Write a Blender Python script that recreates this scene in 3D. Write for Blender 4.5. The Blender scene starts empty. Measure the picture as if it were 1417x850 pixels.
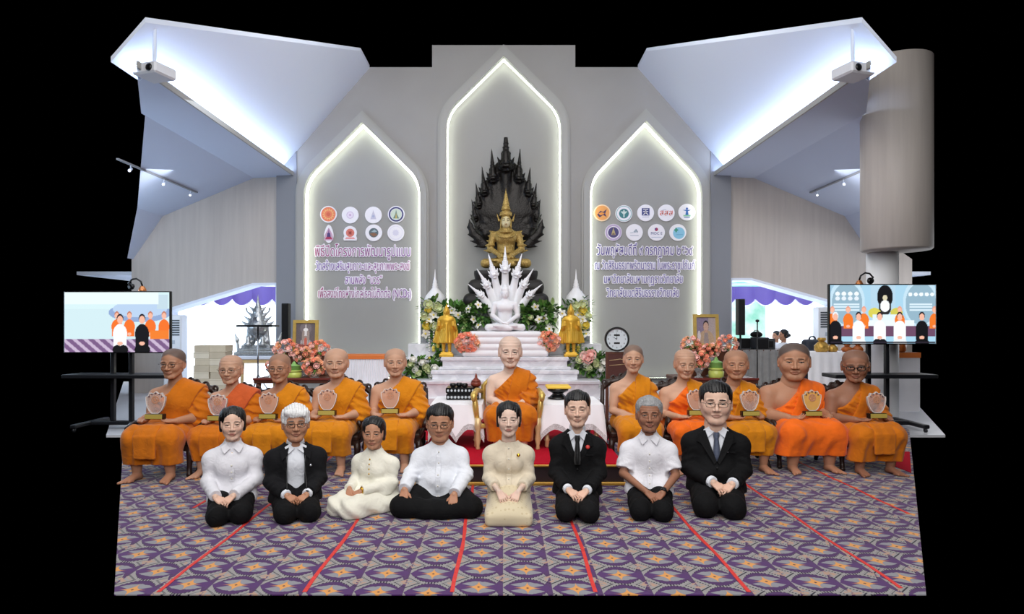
import bpy, math, random
import numpy as np
from mathutils import Vector, Matrix, Euler

SC = bpy.context.scene
COL = SC.collection
# ------------------------------------------------------------------ camera
FPX, CX, CY, CAMZ = 900.0, 697.0, 446.0, 1.4          # focal length in pixels, level view point, eye height
cam_d = bpy.data.cameras.new('camera'); cam = bpy.data.objects.new('camera', cam_d); COL.objects.link(cam)
cam.location = (0, 0, CAMZ); cam.rotation_euler = (math.pi/2, 0, 0)
cam_d.sensor_width = 36; cam_d.sensor_fit = 'HORIZONTAL'; cam_d.lens = 36*FPX/1417
cam_d.shift_x = (708.5-CX)/1417; cam_d.shift_y = (CY-425)/1417
cam_d.clip_start = .05; cam_d.clip_end = 100
SC.camera = cam
# ------------------------------------------------------------------ world, lights, exposure
wd = bpy.data.worlds.new('world'); SC.world = wd; wd.use_nodes = True
wd.node_tree.nodes['Background'].inputs[0].default_value = (0, 0, 0, 1)
wd.node_tree.nodes['Background'].inputs[1].default_value = 0.0
vs = SC.view_settings
vs.view_transform = 'Standard'; vs.look = 'None'; vs.gamma = 1; vs.exposure = 0.15; vs.use_curve_mapping = False

def area(name, loc, target, sx, sy, power, col=(1, 1, 1), spread=180):
    l = bpy.data.lights.new(name, 'AREA'); l.shape = 'RECTANGLE'; l.size = sx; l.size_y = sy
    l.energy = power; l.color = col; l.spread = math.radians(spread)
    o = bpy.data.objects.new(name, l); COL.objects.link(o); o.location = loc
    d = Vector(target)-Vector(loc); o.rotation_euler = d.to_track_quat('-Z', 'Y').to_euler()
    return o
area('nave_ceiling_light', (0, 3.2, 5.6), (0, 6.8, 0.0), 7, 3.5, 270, (1, .985, .97))
area('hall_flash_bounce', (0, -1.6, 4.2), (0, 6.5, 1.0), 6, 3.5, 330, (1, .99, .985))
area('altar_ceiling_light', (0, 8.6, 6.6), (0, 12, 1.5), 5, 1.6, 130, (1, .985, .97))
area('left_aisle_light', (-5.2, 7.6, 4.0), (-4.9, 8.6, 0), 2.4, 5, 85, (.82, .9, 1))
area('left_side_fill', (-7.7, 9.4, 1.7), (-4.6, 9.8, 3.9), 3.5, 2.0, 95, (.62, .80, 1))  # unseen fill lamp added to brighten the left aisle ceiling like side daylight
area('right_side_fill', (8.6, 11.2, 1.7), (5.0, 11.0, 3.9), 3.0, 2.0, 52, (.92, .95, 1))  # same added fill, out of view, for the right aisle ceiling
area('right_aisle_light', (5.9, 10.9, 3.7), (5.0, 10.4, 0), 2.0, 2.4, 30, (.9, .93, 1))

# ------------------------------------------------------------------ helpers
def P(px, py, d):
    return ((px-CX)/FPX*d, d, CAMZ+(CY-py)/FPX*d)
def s2l(c):
    return c/12.92 if c <= .04045 else ((c+.055)/1.055)**2.4
def C(h, a=1.0):
    if isinstance(h, str):
        h = h.lstrip('#'); h = [int(h[i:i+2], 16)/255 for i in (0, 2, 4)]
    return (s2l(h[0]), s2l(h[1]), s2l(h[2]), a)

MATS = {}
def mat(name, col='#808080', rough=.6, metal=0., emit=None, estr=1., noise=None, bump=None, trans=0., spec=.5, attr=None, sheen=0., sss=0., ior=1.45, coat=0.):
    """plain procedural material; noise=(scale, amount, detail) varies the colour, bump=(scale, strength), attr = colour attribute"""
    if name in MATS: return MATS[name]
    m = bpy.data.materials.new(name); m.use_nodes = True; MATS[name] = m
    nt = m.node_tree; b = nt.nodes['Principled BSDF']
    c = C(col) if isinstance(col, str) else tuple(col)
    b.inputs['Base Color'].default_value = c; b.inputs['Roughness'].default_value = rough
    b.inputs['Metallic'].default_value = metal; b.inputs['Specular IOR Level'].default_value = spec
    b.inputs['IOR'].default_value = ior
    if trans: b.inputs['Transmission Weight'].default_value = trans
    if sheen: b.inputs['Sheen Weight'].default_value = sheen
    if coat: b.inputs['Coat Weight'].default_value = coat
    if sss:
        b.inputs['Subsurface Weight'].default_value = sss; b.inputs['Subsurface Scale'].default_value = .012
        b.inputs['Subsurface Radius'].default_value = (1, .4, .25)
    src = None
    if attr:
        at = nt.nodes.new('ShaderNodeAttribute'); at.attribute_name = attr; src = at.outputs['Color']
        nt.links.new(src, b.inputs['Base Color'])
    if noise or bump:
        tc = nt.nodes.new('ShaderNodeTexCoord')
    if noise:
        n = nt.nodes.new('ShaderNodeTexNoise'); n.inputs['Scale'].default_value = noise[0]
        n.inputs['Detail'].default_value = noise[2] if len(noise) > 2 else 4
        nt.links.new(tc.outputs['Object'], n.inputs['Vector'])
        mr = nt.nodes.new('ShaderNodeMapRange'); mr.inputs[1].default_value = .3; mr.inputs[2].default_value = .7
        mr.inputs[3].default_value = 1-noise[1]; mr.inputs[4].default_value = 1+noise[1]
        nt.links.new(n.outputs['Fac'], mr.inputs[0])
        mx = nt.nodes.new('ShaderNodeVectorMath'); mx.operation = 'SCALE'
        if src is not None: nt.links.new(src, mx.inputs[0])
        else: mx.inputs[0].default_value = c[:3]
        nt.links.new(mr.outputs[0], mx.inputs['Scale']); nt.links.new(mx.outputs[0], b.inputs['Base Color'])
    if bump:
        n2 = nt.nodes.new('ShaderNodeTexNoise'); n2.inputs['Scale'].default_value = bump[0]; n2.inputs['Detail'].default_value = 5
        nt.links.new(tc.outputs['Object'], n2.inputs['Vector'])
        bp = nt.nodes.new('ShaderNodeBump'); bp.inputs['Strength'].default_value = bump[1]; bp.inputs['Distance'].default_value = .01
        nt.links.new(n2.outputs['Fac'], bp.inputs['Height']); nt.links.new(bp.outputs[0], b.inputs['Normal'])
    if emit is not None:
        if emit == 'attr': nt.links.new(src, b.inputs['Emission Color'])
        else: b.inputs['Emission Color'].default_value = C(emit)
        b.inputs['Emission Strength'].default_value = estr
    return m

def tag(o, label=None, cat=None, group=None, kind=None):
    if label: o['label'] = label
    if cat: o['category'] = cat
    if group: o['group'] = group
    if kind: o['kind'] = kind
    return o
def empty(name, loc=(0, 0, 0), rz=0.):
    o = bpy.data.objects.new(name, None); COL.objects.link(o); o.location = loc; o.rotation_euler = (0, 0, rz)
    o.empty_display_size = .1
    return o
def link(name, me, parent=None, loc=None, rz=0.):
    o = bpy.data.objects.new(name, me); COL.objects.link(o)
    if parent is not None: o.parent = parent
    if loc is not None: o.location = loc
    if rz: o.rotation_euler = (0, 0, rz)
    return o
def kids(o): return [c for c in bpy.data.objects if c.parent is o]
def copy_tree(o, parent=None):
    c = o.copy(); COL.objects.link(c); c.parent = parent
    for ch in kids(o): copy_tree(ch, c)
    return c

class MB:
    """collects shapes (numpy vertices, polygon index lists, one material index each) for ONE mesh object"""
    def __init__(s): s.v = []; s.f = []; s.mi = []; s.sm = []; s.c = []
    def add(s, v, f, mi=0, smooth=False, col=None):
        n = len(s.v); s.v.extend([tuple(p) for p in v])
        for q in f: s.f.append([n+i for i in q]); s.mi.append(mi); s.sm.append(smooth)
        s.c.extend([col or (1, 1, 1, 1)]*len(v))
        return s
    def box(s, lo, hi, mi=0, bev=0., rot=None, piv=None, col=None):
        x0, y0, z0 = lo; x1, y1, z1 = hi
        if bev > 0:
            b = min(bev, .49*min(abs(x1-x0), abs(y1-y0), abs(z1-z0)))
            bm = []
            vs_, idx = [], {}
            for sx in (0, 1):
                for sy in (0, 1):
                    for sz in (0, 1):
                        cx, cy, cz = (x1 if sx else x0), (y1 if sy else y0), (z1 if sz else z0)
                        dx, dy, dz = (-b if sx else b), (-b if sy else b), (-b if sz else b)
                        for a in range(3):
                            p = [cx+dx, cy+dy, cz+dz]; p[a] = (cx, cy, cz)[a]
                            idx[(sx, sy, sz, a)] = len(vs_); vs_.append(p)
            fs = []
            for a in range(3):
                o = [i for i in range(3) if i != a]
                for sg in (0, 1):
                    q = []
                    for (u, w) in ((0, 0), (1, 0), (1, 1), (0, 1)):
                        k = [0, 0, 0]; k[a] = sg; k[o[0]] = u; k[o[1]] = w; q.append(idx[(*k, a)])
                    if (sg == 0) == (a != 1): q.reverse()
                    fs.append(q)
                for u in (0, 1):
                    for w in (0, 1):
                        k0 = [0, 0, 0]; k1 = [0, 0, 0]; k0[o[0]] = u; k0[o[1]] = w; k1[:] = k0; k1[a] = 1
                        q = [idx[(*k0, o[0])], idx[(*k1, o[0])], idx[(*k1, o[1])], idx[(*k0, o[1])]]
                        fs.append(q)
            for sx in (0, 1):
                for sy in (0, 1):
                    for sz in (0, 1): fs.append([idx[(sx, sy, sz, a)] for a in range(3)])
            cen = np.mean(vs_, axis=0)
            out = []
            for q in fs:
                p = [np.array(vs_[i]) for i in q]
                nrm = np.cross(p[1]-p[0], p[2]-p[0])
                if np.dot(nrm, np.mean(p, axis=0)-cen) < 0: q = q[::-1]
                out.append(q)
            v, f = vs_, out
        else:
            v = [(x0, y0, z0), (x1, y0, z0), (x1, y1, z0), (x0, y1, z0), (x0, y0, z1), (x1, y0, z1), (x1, y1, z1), (x0, y1, z1)]
            f = [(0, 3, 2, 1), (4, 5, 6, 7), (0, 1, 5, 4), (1, 2, 6, 5), (2, 3, 7, 6), (3, 0, 4, 7)]
        if rot is not None:
            R = np.array(Euler(rot).to_matrix()); pv = np.array(piv if piv is not None else [(x0+x1)/2, (y0+y1)/2, (z0+z1)/2])
            v = [R@(np.array(p)-pv)+pv for p in v]
        return s.add(v, f, mi, False, col)
    def lathe(s, prof, c=(0, 0, 0), n=24, mi=0, smooth=True, sx=1., sy=1., axis='z', col=None):
        v, f = [], []
        for (r, z) in prof:
            for k in range(n):
                a = 2*math.pi*k/n; x, y = r*math.cos(a)*sx, r*math.sin(a)*sy
                if axis == 'z': p = (x, y, z)
                elif axis == 'y': p = (x, -z, y)
                else: p = (z, x, y)
                v.append((p[0]+c[0], p[1]+c[1], p[2]+c[2]))
        m = len(prof)
        for i in range(m-1):
            for k in range(n):
                k2 = (k+1) % n; f.append((i*n+k, i*n+k2, (i+1)*n+k2, (i+1)*n+k))
        f.append(tuple(range(n-1, -1, -1))); f.append(tuple(range((m-1)*n, m*n)))
        return s.add(v, f, mi, smooth, col)
    def tube(s, pts, r, n=8, mi=0, smooth=True, closed=False, col=None, flat=1.):
        pts = [np.array(p, float) for p in pts]; m = len(pts)
        rs = r if hasattr(r, '__len__') else [r]*m
        v, f = [], []; up = None
        for i in range(m):
            a = pts[i-1] if (i > 0 or closed) else pts[i]; b = pts[(i+1) % m] if (i < m-1 or closed) else pts[i]
            t = b-a; t = t/(np.linalg.norm(t)+1e-9)
            if up is None:
                up = np.array((0, 0, 1.)) if abs(t[2]) < .9 else np.array((0, 1., 0))
            u = np.cross(t, up); u /= np.linalg.norm(u)+1e-9; w = np.cross(u, t); up = w
            for k in range(n):
                an = 2*math.pi*k/n; v.append(pts[i]+rs[i]*(math.cos(an)*u+math.sin(an)*w*flat))
        for i in range(m if closed else m-1):
            j = (i+1) % m
            for k in range(n):
                k2 = (k+1) % n; f.append((i*n+k, i*n+k2, j*n+k2, j*n+k))
        if not closed: f.append(tuple(range(n-1, -1, -1))); f.append(tuple(range((m-1)*n, m*n)))
        return s.add(v, f, mi, smooth, col)
    def prism(s, poly, y0, y1, mi=0, plane='xz', col=None, smooth=False):
        """polygon in plane xz extruded y0..y1 (or xy extruded in z, yz in x)"""
        def mk(p, h): return (p[0], h, p[1]) if plane == 'xz' else ((p[0], p[1], h) if plane == 'xy' else (h, p[0], p[1]))
        n = len(poly); v = [mk(p, y0) for p in poly]+[mk(p, y1) for p in poly]
        f = [tuple(range(n)), tuple(range(2*n-1, n-1, -1))]
        for i in range(n): j = (i+1) % n; f.append((i, i+n, j+n, j))
        return s.add(v, f, mi, smooth, col)
    def ring(s, outer, inner, y0, y1, mi=0, plane='xz', closed=True):
        """band between two polylines of equal length, extruded"""
        def mk(p, h): return (p[0], h, p[1]) if plane == 'xz' else ((p[0], p[1], h) if plane == 'xy' else (h, p[0], p[1]))
        n = len(outer); v = [mk(p, y0) for p in outer]+[mk(p, y0) for p in inner]+[mk(p, y1) for p in outer]+[mk(p, y1) for p in inner]
        f = []
        for i in range(n if closed else n-1):
            j = (i+1) % n
            f += [(i, j, n+j, n+i), (2*n+i, 3*n+i, 3*n+j, 2*n+j), (i, 2*n+i, 2*n+j, j), (n+i, n+j, 3*n+j, 3*n+i)]
        if not closed: f += [(0, n, 3*n, 2*n), (n-1, 3*n-1, 4*n-1, 2*n-1)]
        return s.add(v, f, mi)
    def ball(s, c, r, n=10, m=7, mi=0, col=None):
        r = r if hasattr(r, '__len__') else (r, r, r)
        v = [(c[0], c[1], c[2]-r[2])]
        for i in range(1, m):
            t = -math.pi/2+math.pi*i/m
            for k in range(n):
                a = 2*math.pi*k/n; v.append((c[0]+r[0]*math.cos(t)*math.cos(a), c[1]+r[1]*math.cos(t)*math.sin(a), c[2]+r[2]*math.sin(t)))
        v.append((c[0], c[1], c[2]+r[2])); f = []
        for k in range(n): f.append((0, 1+(k+1) % n, 1+k))
        for i in range(m-2):
            for k in range(n): f.append((1+i*n+k, 1+i*n+(k+1) % n, 1+(i+1)*n+(k+1) % n, 1+(i+1)*n+k))
        L = len(v)-1
        for k in range(n): f.append((L, 1+(m-2)*n+k, 1+(m-2)*n+(k+1) % n))
        return s.add(v, f, mi, True, col)
    def build(s, name, mats, parent=None, loc=None, rz=0., fix=True):
        me = bpy.data.meshes.new(name); me.from_pydata([tuple(map(float, p)) for p in s.v], [], s.f)
        for m in (mats if isinstance(mats, (list, tuple)) else [mats]): me.materials.append(m)
        me.polygons.foreach_set('material_index', s.mi); me.polygons.foreach_set('use_smooth', s.sm)
        if any(c != (1, 1, 1, 1) for c in s.c):
            ca = me.color_attributes.new('Col', 'FLOAT_COLOR', 'POINT')
            ca.data.foreach_set('color', np.array(s.c, np.float32).ravel())
        me.update()
        if fix:
            import bmesh
            bm = bmesh.new(); bm.from_mesh(me); bmesh.ops.recalc_face_normals(bm, faces=bm.faces); bm.to_mesh(me); bm.free()
        return link(name, me, parent, loc, rz)

# ------------------------------------------------------------------ distance-field sculpting (numpy, surface nets)
def V(*a): return np.array(a if len(a) > 1 else a[0], float)
class G:
    def __init__(s, lo, hi, h):
        s.h = h; s.lo = V(lo)-2*h; s.n = np.ceil((V(hi)+2*h-s.lo)/h).astype(int)+1
        s.ax = [(s.lo[i]+h*np.arange(s.n[i])).astype(np.float32) for i in range(3)]
        s.a = np.full(tuple(s.n), 1.0, np.float32)
    def _box(s, lo, hi):
        i0 = np.clip(np.floor((lo-s.lo)/s.h).astype(int), 0, s.n); i1 = np.clip(np.ceil((hi-s.lo)/s.h).astype(int)+1, 0, s.n)
        if (i1 <= i0).any(): return None
        sl = tuple(slice(i0[k], i1[k]) for k in range(3))
        X = s.ax[0][sl[0]][:, None, None]; Y = s.ax[1][sl[1]][None, :, None]; Z = s.ax[2][sl[2]][None, None, :]
        return sl, X, Y, Z
    def _mix(s, sl, d, k, op):
        a = s.a[sl]
        if op == 'u':
            if k > 0:
                h = np.clip(.5+.5*(a-d)/k, 0, 1); s.a[sl] = a+(d-a)*h-k*h*(1-h)
            else: s.a[sl] = np.minimum(a, d)
        elif op == 's':
            if k > 0:
                h = np.clip(.5-.5*(a+d)/k, 0, 1); s.a[sl] = a+(-d-a)*h+k*h*(1-h)
            else: s.a[sl] = np.maximum(a, -d)
        elif op == 'i': s.a[sl] = np.maximum(a, d)
    def cone(s, a, b, ra, rb=None, k=.02, op='u', flat=None, cap=None):
        """tapered capsule a->b; cap=(t0,t1) cuts it flat at those fractions; flat=(axis vector, factor) squashes across that axis"""
        a, b = V(a), V(b); rb = ra if rb is None else rb
        m = k+3*s.h; R = max(ra, rb)
        bx = s._box(np.minimum(a, b)-R-m, np.maximum(a, b)+R+m)
        if bx is None: return s
        sl, X, Y, Z = bx; ba = b-a; L2 = float(ba@ba)+1e-12
        px, py, pz = X-a[0], Y-a[1], Z-a[2]
        tr = (px*ba[0]+py*ba[1]+pz*ba[2])/L2; t = np.clip(tr, 0, 1)
        qx, qy, qz = px-t*ba[0], py-t*ba[1], pz-t*ba[2]
        if flat is not None:
            n = V(flat[0]); n = n/np.linalg.norm(n); f = flat[1]
            e = (qx*n[0]+qy*n[1]+qz*n[2])*(1/f-1)
            d = np.sqrt((qx+e*n[0])**2+(qy+e*n[1])**2+(qz+e*n[2])**2)-(ra+(rb-ra)*t)
            d = d*max(f, .5) if f < 1 else d
        else: d = np.sqrt(qx*qx+qy*qy+qz*qz)-(ra+(rb-ra)*t)
        if cap is not None:
            L = math.sqrt(L2); d = np.maximum(d, np.maximum((cap[0]-tr)*L, (tr-cap[1])*L))
        s._mix(sl, d, k, op); return s
    def chain(s, pts, rs, k=.02, op='u', **kw):
        for i in range(len(pts)-1): s.cone(pts[i], pts[i+1], rs[i], rs[i+1], k, op, **kw)
        return s
    def ell(s, c, r, k=.02, R=None, op='u'):
        c = V(c); r = V(r) if hasattr(r, '__len__') else V(r, r, r); m = k+3*s.h
        bx = s._box(c-(max(r) if R is not None else r)-m, c+(max(r) if R is not None else r)+m)
        if bx is None: return s
        sl, X, Y, Z = bx; x, y, z = X-c[0], Y-c[1], Z-c[2]
        if R is not None:
            x, y, z = (R[0][0]*x+R[1][0]*y+R[2][0]*z, R[0][1]*x+R[1][1]*y+R[2][1]*z, R[0][2]*x+R[1][2]*y+R[2][2]*z)
        k0 = np.sqrt((x/r[0])**2+(y/r[1])**2+(z/r[2])**2); k1 = np.sqrt((x/r[0]**2)**2+(y/r[1]**2)**2+(z/r[2]**2)**2)+1e-9
        s._mix(sl, k0*(k0-1)/k1, k, op); return s
    def box(s, c, hlf, rnd=.005, k=.01, R=None, op='u'):
        c, hlf = V(c), V(hlf); m = k+3*s.h; ext = V([np.linalg.norm(hlf)]*3) if R is not None else hlf
        bx = s._box(c-ext-m, c+ext+m)
        if bx is None: return s
        sl, X, Y, Z = bx; x, y, z = X-c[0], Y-c[1], Z-c[2]
        if R is not None:
            x, y, z = (R[0][0]*x+R[1][0]*y+R[2][0]*z, R[0][1]*x+R[1][1]*y+R[2][1]*z, R[0][2]*x+R[1][2]*y+R[2][2]*z)
        qx, qy, qz = abs(x)-hlf[0]+rnd, abs(y)-hlf[1]+rnd, abs(z)-hlf[2]+rnd
        d = np.sqrt(np.maximum(qx, 0)**2+np.maximum(qy, 0)**2+np.maximum(qz, 0)**2)+np.minimum(np.maximum(np.maximum(qx, qy), qz), 0)-rnd
        s._mix(sl, d, k, op); return s
    def torus(s, c, R_, r, k=.01, Rm=None, op='u', sq=(1, 1)):
        c = V(c); m = k+3*s.h; e = R_*max(sq)+r
        bx = s._box(c-e-m, c+e+m)
        if bx is None: return s
        sl, X, Y, Z = bx; x, y, z = X-c[0], Y-c[1], Z-c[2]
        if Rm is not None:
            R = Rm; x, y, z = (R[0][0]*x+R[1][0]*y+R[2][0]*z, R[0][1]*x+R[1][1]*y+R[2][1]*z, R[0][2]*x+R[1][2]*y+R[2][2]*z)
        q = np.sqrt((x/sq[0])**2+(y/sq[1])**2)-R_
        s._mix(sl, np.sqrt(q*q+z*z)-r, k, op); return s
    def grid(s): return s.ax[0][:, None, None], s.ax[1][None, :, None], s.ax[2][None, None, :]
    def half(s, p, n, k=0.):
        """keep the side of the plane through p that n points AWAY from"""
        n = V(n)/np.linalg.norm(n); X, Y, Z = s.grid()
        d = (X-p[0])*n[0]+(Y-p[1])*n[1]+(Z-p[2])*n[2]
        if k > 0:
            h = np.clip(.5-.5*(s.a-d)/k, 0, 1); s.a = s.a+(d-s.a)*h+k*h*(1-h)
        else: s.a = np.maximum(s.a, d)
        return s
    def warp(s, fn, amp):
        """add a displacement fn(X,Y,Z) of that amplitude near the surface"""
        X, Y, Z = s.grid(); s.a = s.a+(amp*fn(X, Y, Z)).astype(np.float32); return s
    def mesh(s):
        a = s.a; ins = a < 0
        nx, ny, nz = a.shape
        cnt = np.zeros((nx-1, ny-1, nz-1), np.int8)
        for i in (0, 1):
            for j in (0, 1):
                for k in (0, 1): cnt += ins[i:nx-1+i, j:ny-1+j, k:nz-1+k]
        act = (cnt > 0) & (cnt < 8); ci = np.argwhere(act)
        if len(ci) == 0: return np.zeros((0, 3)), np.zeros((0, 4), int)
        idm = np.full(act.shape, -1, np.int32); idm[act] = np.arange(len(ci))
        cor = {}
        for i in (0, 1):
            for j in (0, 1):
                for k in (0, 1): cor[(i, j, k)] = a[ci[:, 0]+i, ci[:, 1]+j, ci[:, 2]+k]
        acc = np.zeros((len(ci), 3)); num = np.zeros(len(ci))
        for ax in range(3):
            o = [i for i in range(3) if i != ax]
            for u in (0, 1):
                for w in (0, 1):
                    c0 = [0, 0, 0]; c0[o[0]] = u; c0[o[1]] = w; c1 = list(c0); c1[ax] = 1
                    v0, v1 = cor[tuple(c0)], cor[tuple(c1)]; x = (v0 < 0) != (v1 < 0)
                    t = np.where(x, v0/np.where(x, v0-v1, 1), 0)
                    p = np.tile(np.array(c0, float), (len(ci), 1)); p[:, ax] = t
                    acc += p*x[:, None]; num += x
        vts = s.lo+s.h*(ci+acc/num[:, None])
        qs = []
        for ax in range(3):
            o = [(1, 2), (2, 0), (0, 1)][ax]
            s0 = [slice(None)]*3; s1 = [slice(None)]*3; s0[ax] = slice(0, -1); s1[ax] = slice(1, None)
            e = ins[tuple(s0)] != ins[tuple(s1)]
            idx = np.argwhere(e); fl = ins[tuple(s0)][e]
            ok = (idx[:, o[0]] > 0) & (idx[:, o[1]] > 0) & (idx[:, o[0]] < a.shape[o[0]]-1) & (idx[:, o[1]] < a.shape[o[1]]-1)
            idx = idx[ok]; fl = fl[ok]
            def g(du, dw):
                q = idx.copy(); q[:, o[0]] -= du; q[:, o[1]] -= dw; return idm[q[:, 0], q[:, 1], q[:, 2]]
            q = np.stack([g(0, 0), g(1, 0), g(1, 1), g(0, 1)], 1)
            q[~fl] = q[~fl][:, ::-1]
            qs.append(q)
        return vts, np.concatenate(qs)
def np_mesh(name, parts, mats, parent=None, loc=None, rz=0., col=None, mi=None, smooth=True):
    """parts: list of (verts, quads) joined into one mesh; col: list of per-part colours (array or tuple)"""
    vs_, fs, n = [], [], 0
    for v, q in parts: vs_.append(v); fs.append(q+n); n += len(v)
    v = np.concatenate(vs_).astype(np.float32); q = np.concatenate(fs).astype(np.int32)
    q = q[(q >= 0).all(1)]
    me = bpy.data.meshes.new(name)
    me.vertices.add(len(v)); me.vertices.foreach_set('co', v.ravel())
    me.loops.add(q.size); me.loops.foreach_set('vertex_index', q.ravel())
    me.polygons.add(len(q)); me.polygons.foreach_set('loop_start', np.arange(0, q.size, 4, dtype=np.int32))
    for m in (mats if isinstance(mats, (list, tuple)) else [mats]): me.materials.append(m)
    if mi is not None: me.polygons.foreach_set('material_index', mi)
    me.polygons.foreach_set('use_smooth', np.full(len(q), smooth))
    if col is not None:
        cc = np.concatenate([np.broadcast_to(np.array(c, np.float32), (len(p[0]), 4)) if not (isinstance(c, np.ndarray) and c.ndim == 2) else c.astype(np.float32) for c, p in zip(col, parts)])
        ca = me.color_attributes.new('Col', 'FLOAT_COLOR', 'POINT'); ca.data.foreach_set('color', np.ascontiguousarray(cc).ravel())
    me.update(calc_edges=True); me.validate()
    return link(name, me, parent, loc, rz)
def rotm(rx=0, ry=0, rz=0): return np.array(Euler((rx, ry, rz)).to_matrix())
def pnoise(X, Y, Z, seed=0):
    r = np.random.RandomState(seed); out = 0
    for i in range(5):
        k = r.normal(size=3); k /= np.linalg.norm(k); p = r.uniform(0, 6.28)
        out = out+np.sin(k[0]*X+k[1]*Y+k[2]*Z+p)
    return out/3.
# ================================================================== THE ROOM
WY = 12.8                                    # back wall of the nave
def wx(px, d=WY): return (px-CX)/FPX*d
def wz(py, d=WY): return CAMZ+(CY-py)/FPX*d
M_wall = mat('wall_grey', '#9c9b9a', .75, noise=(1.3, .03), bump=(60, .05))
M_wall2 = mat('molding_grey', '#a3a3a1', .6)
M_panel = mat('niche_grey', '#9b9b9a', .7, noise=(1., .02))
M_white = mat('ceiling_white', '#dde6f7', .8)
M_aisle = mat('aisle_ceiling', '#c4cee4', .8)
M_led = mat('led_strip', '#ffffff', .5, emit='#f4fbe6', estr=7.0)
M_pillar = mat('pillar_grey', '#858890', .7)

def wood_panel_mat():
    m = mat('beige_wall_panel', '#b7aea8', .6); nt = m.node_tree; b = nt.nodes['Principled BSDF']
    tc = nt.nodes.new('ShaderNodeTexCoord'); mp = nt.nodes.new('ShaderNodeMapping'); mp.inputs['Scale'].default_value = (5, 5, .3)
    n = nt.nodes.new('ShaderNodeTexNoise'); n.inputs['Scale'].default_value = 3; n.inputs['Detail'].default_value = 5
    r = nt.nodes.new('ShaderNodeValToRGB'); r.color_ramp.elements[0].position = .3; r.color_ramp.elements[1].position = .7
    r.color_ramp.elements[0].color = C('#b5ada8'); r.color_ramp.elements[1].color = C('#bfb7b1')
    nt.links.new(tc.outputs['Object'], mp.inputs[0]); nt.links.new(mp.outputs[0], n.inputs['Vector'])
    nt.links.new(n.outputs['Fac'], r.inputs[0]); nt.links.new(r.outputs[0], b.inputs['Base Color'])
    return m
M_beige = wood_panel_mat()

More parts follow.
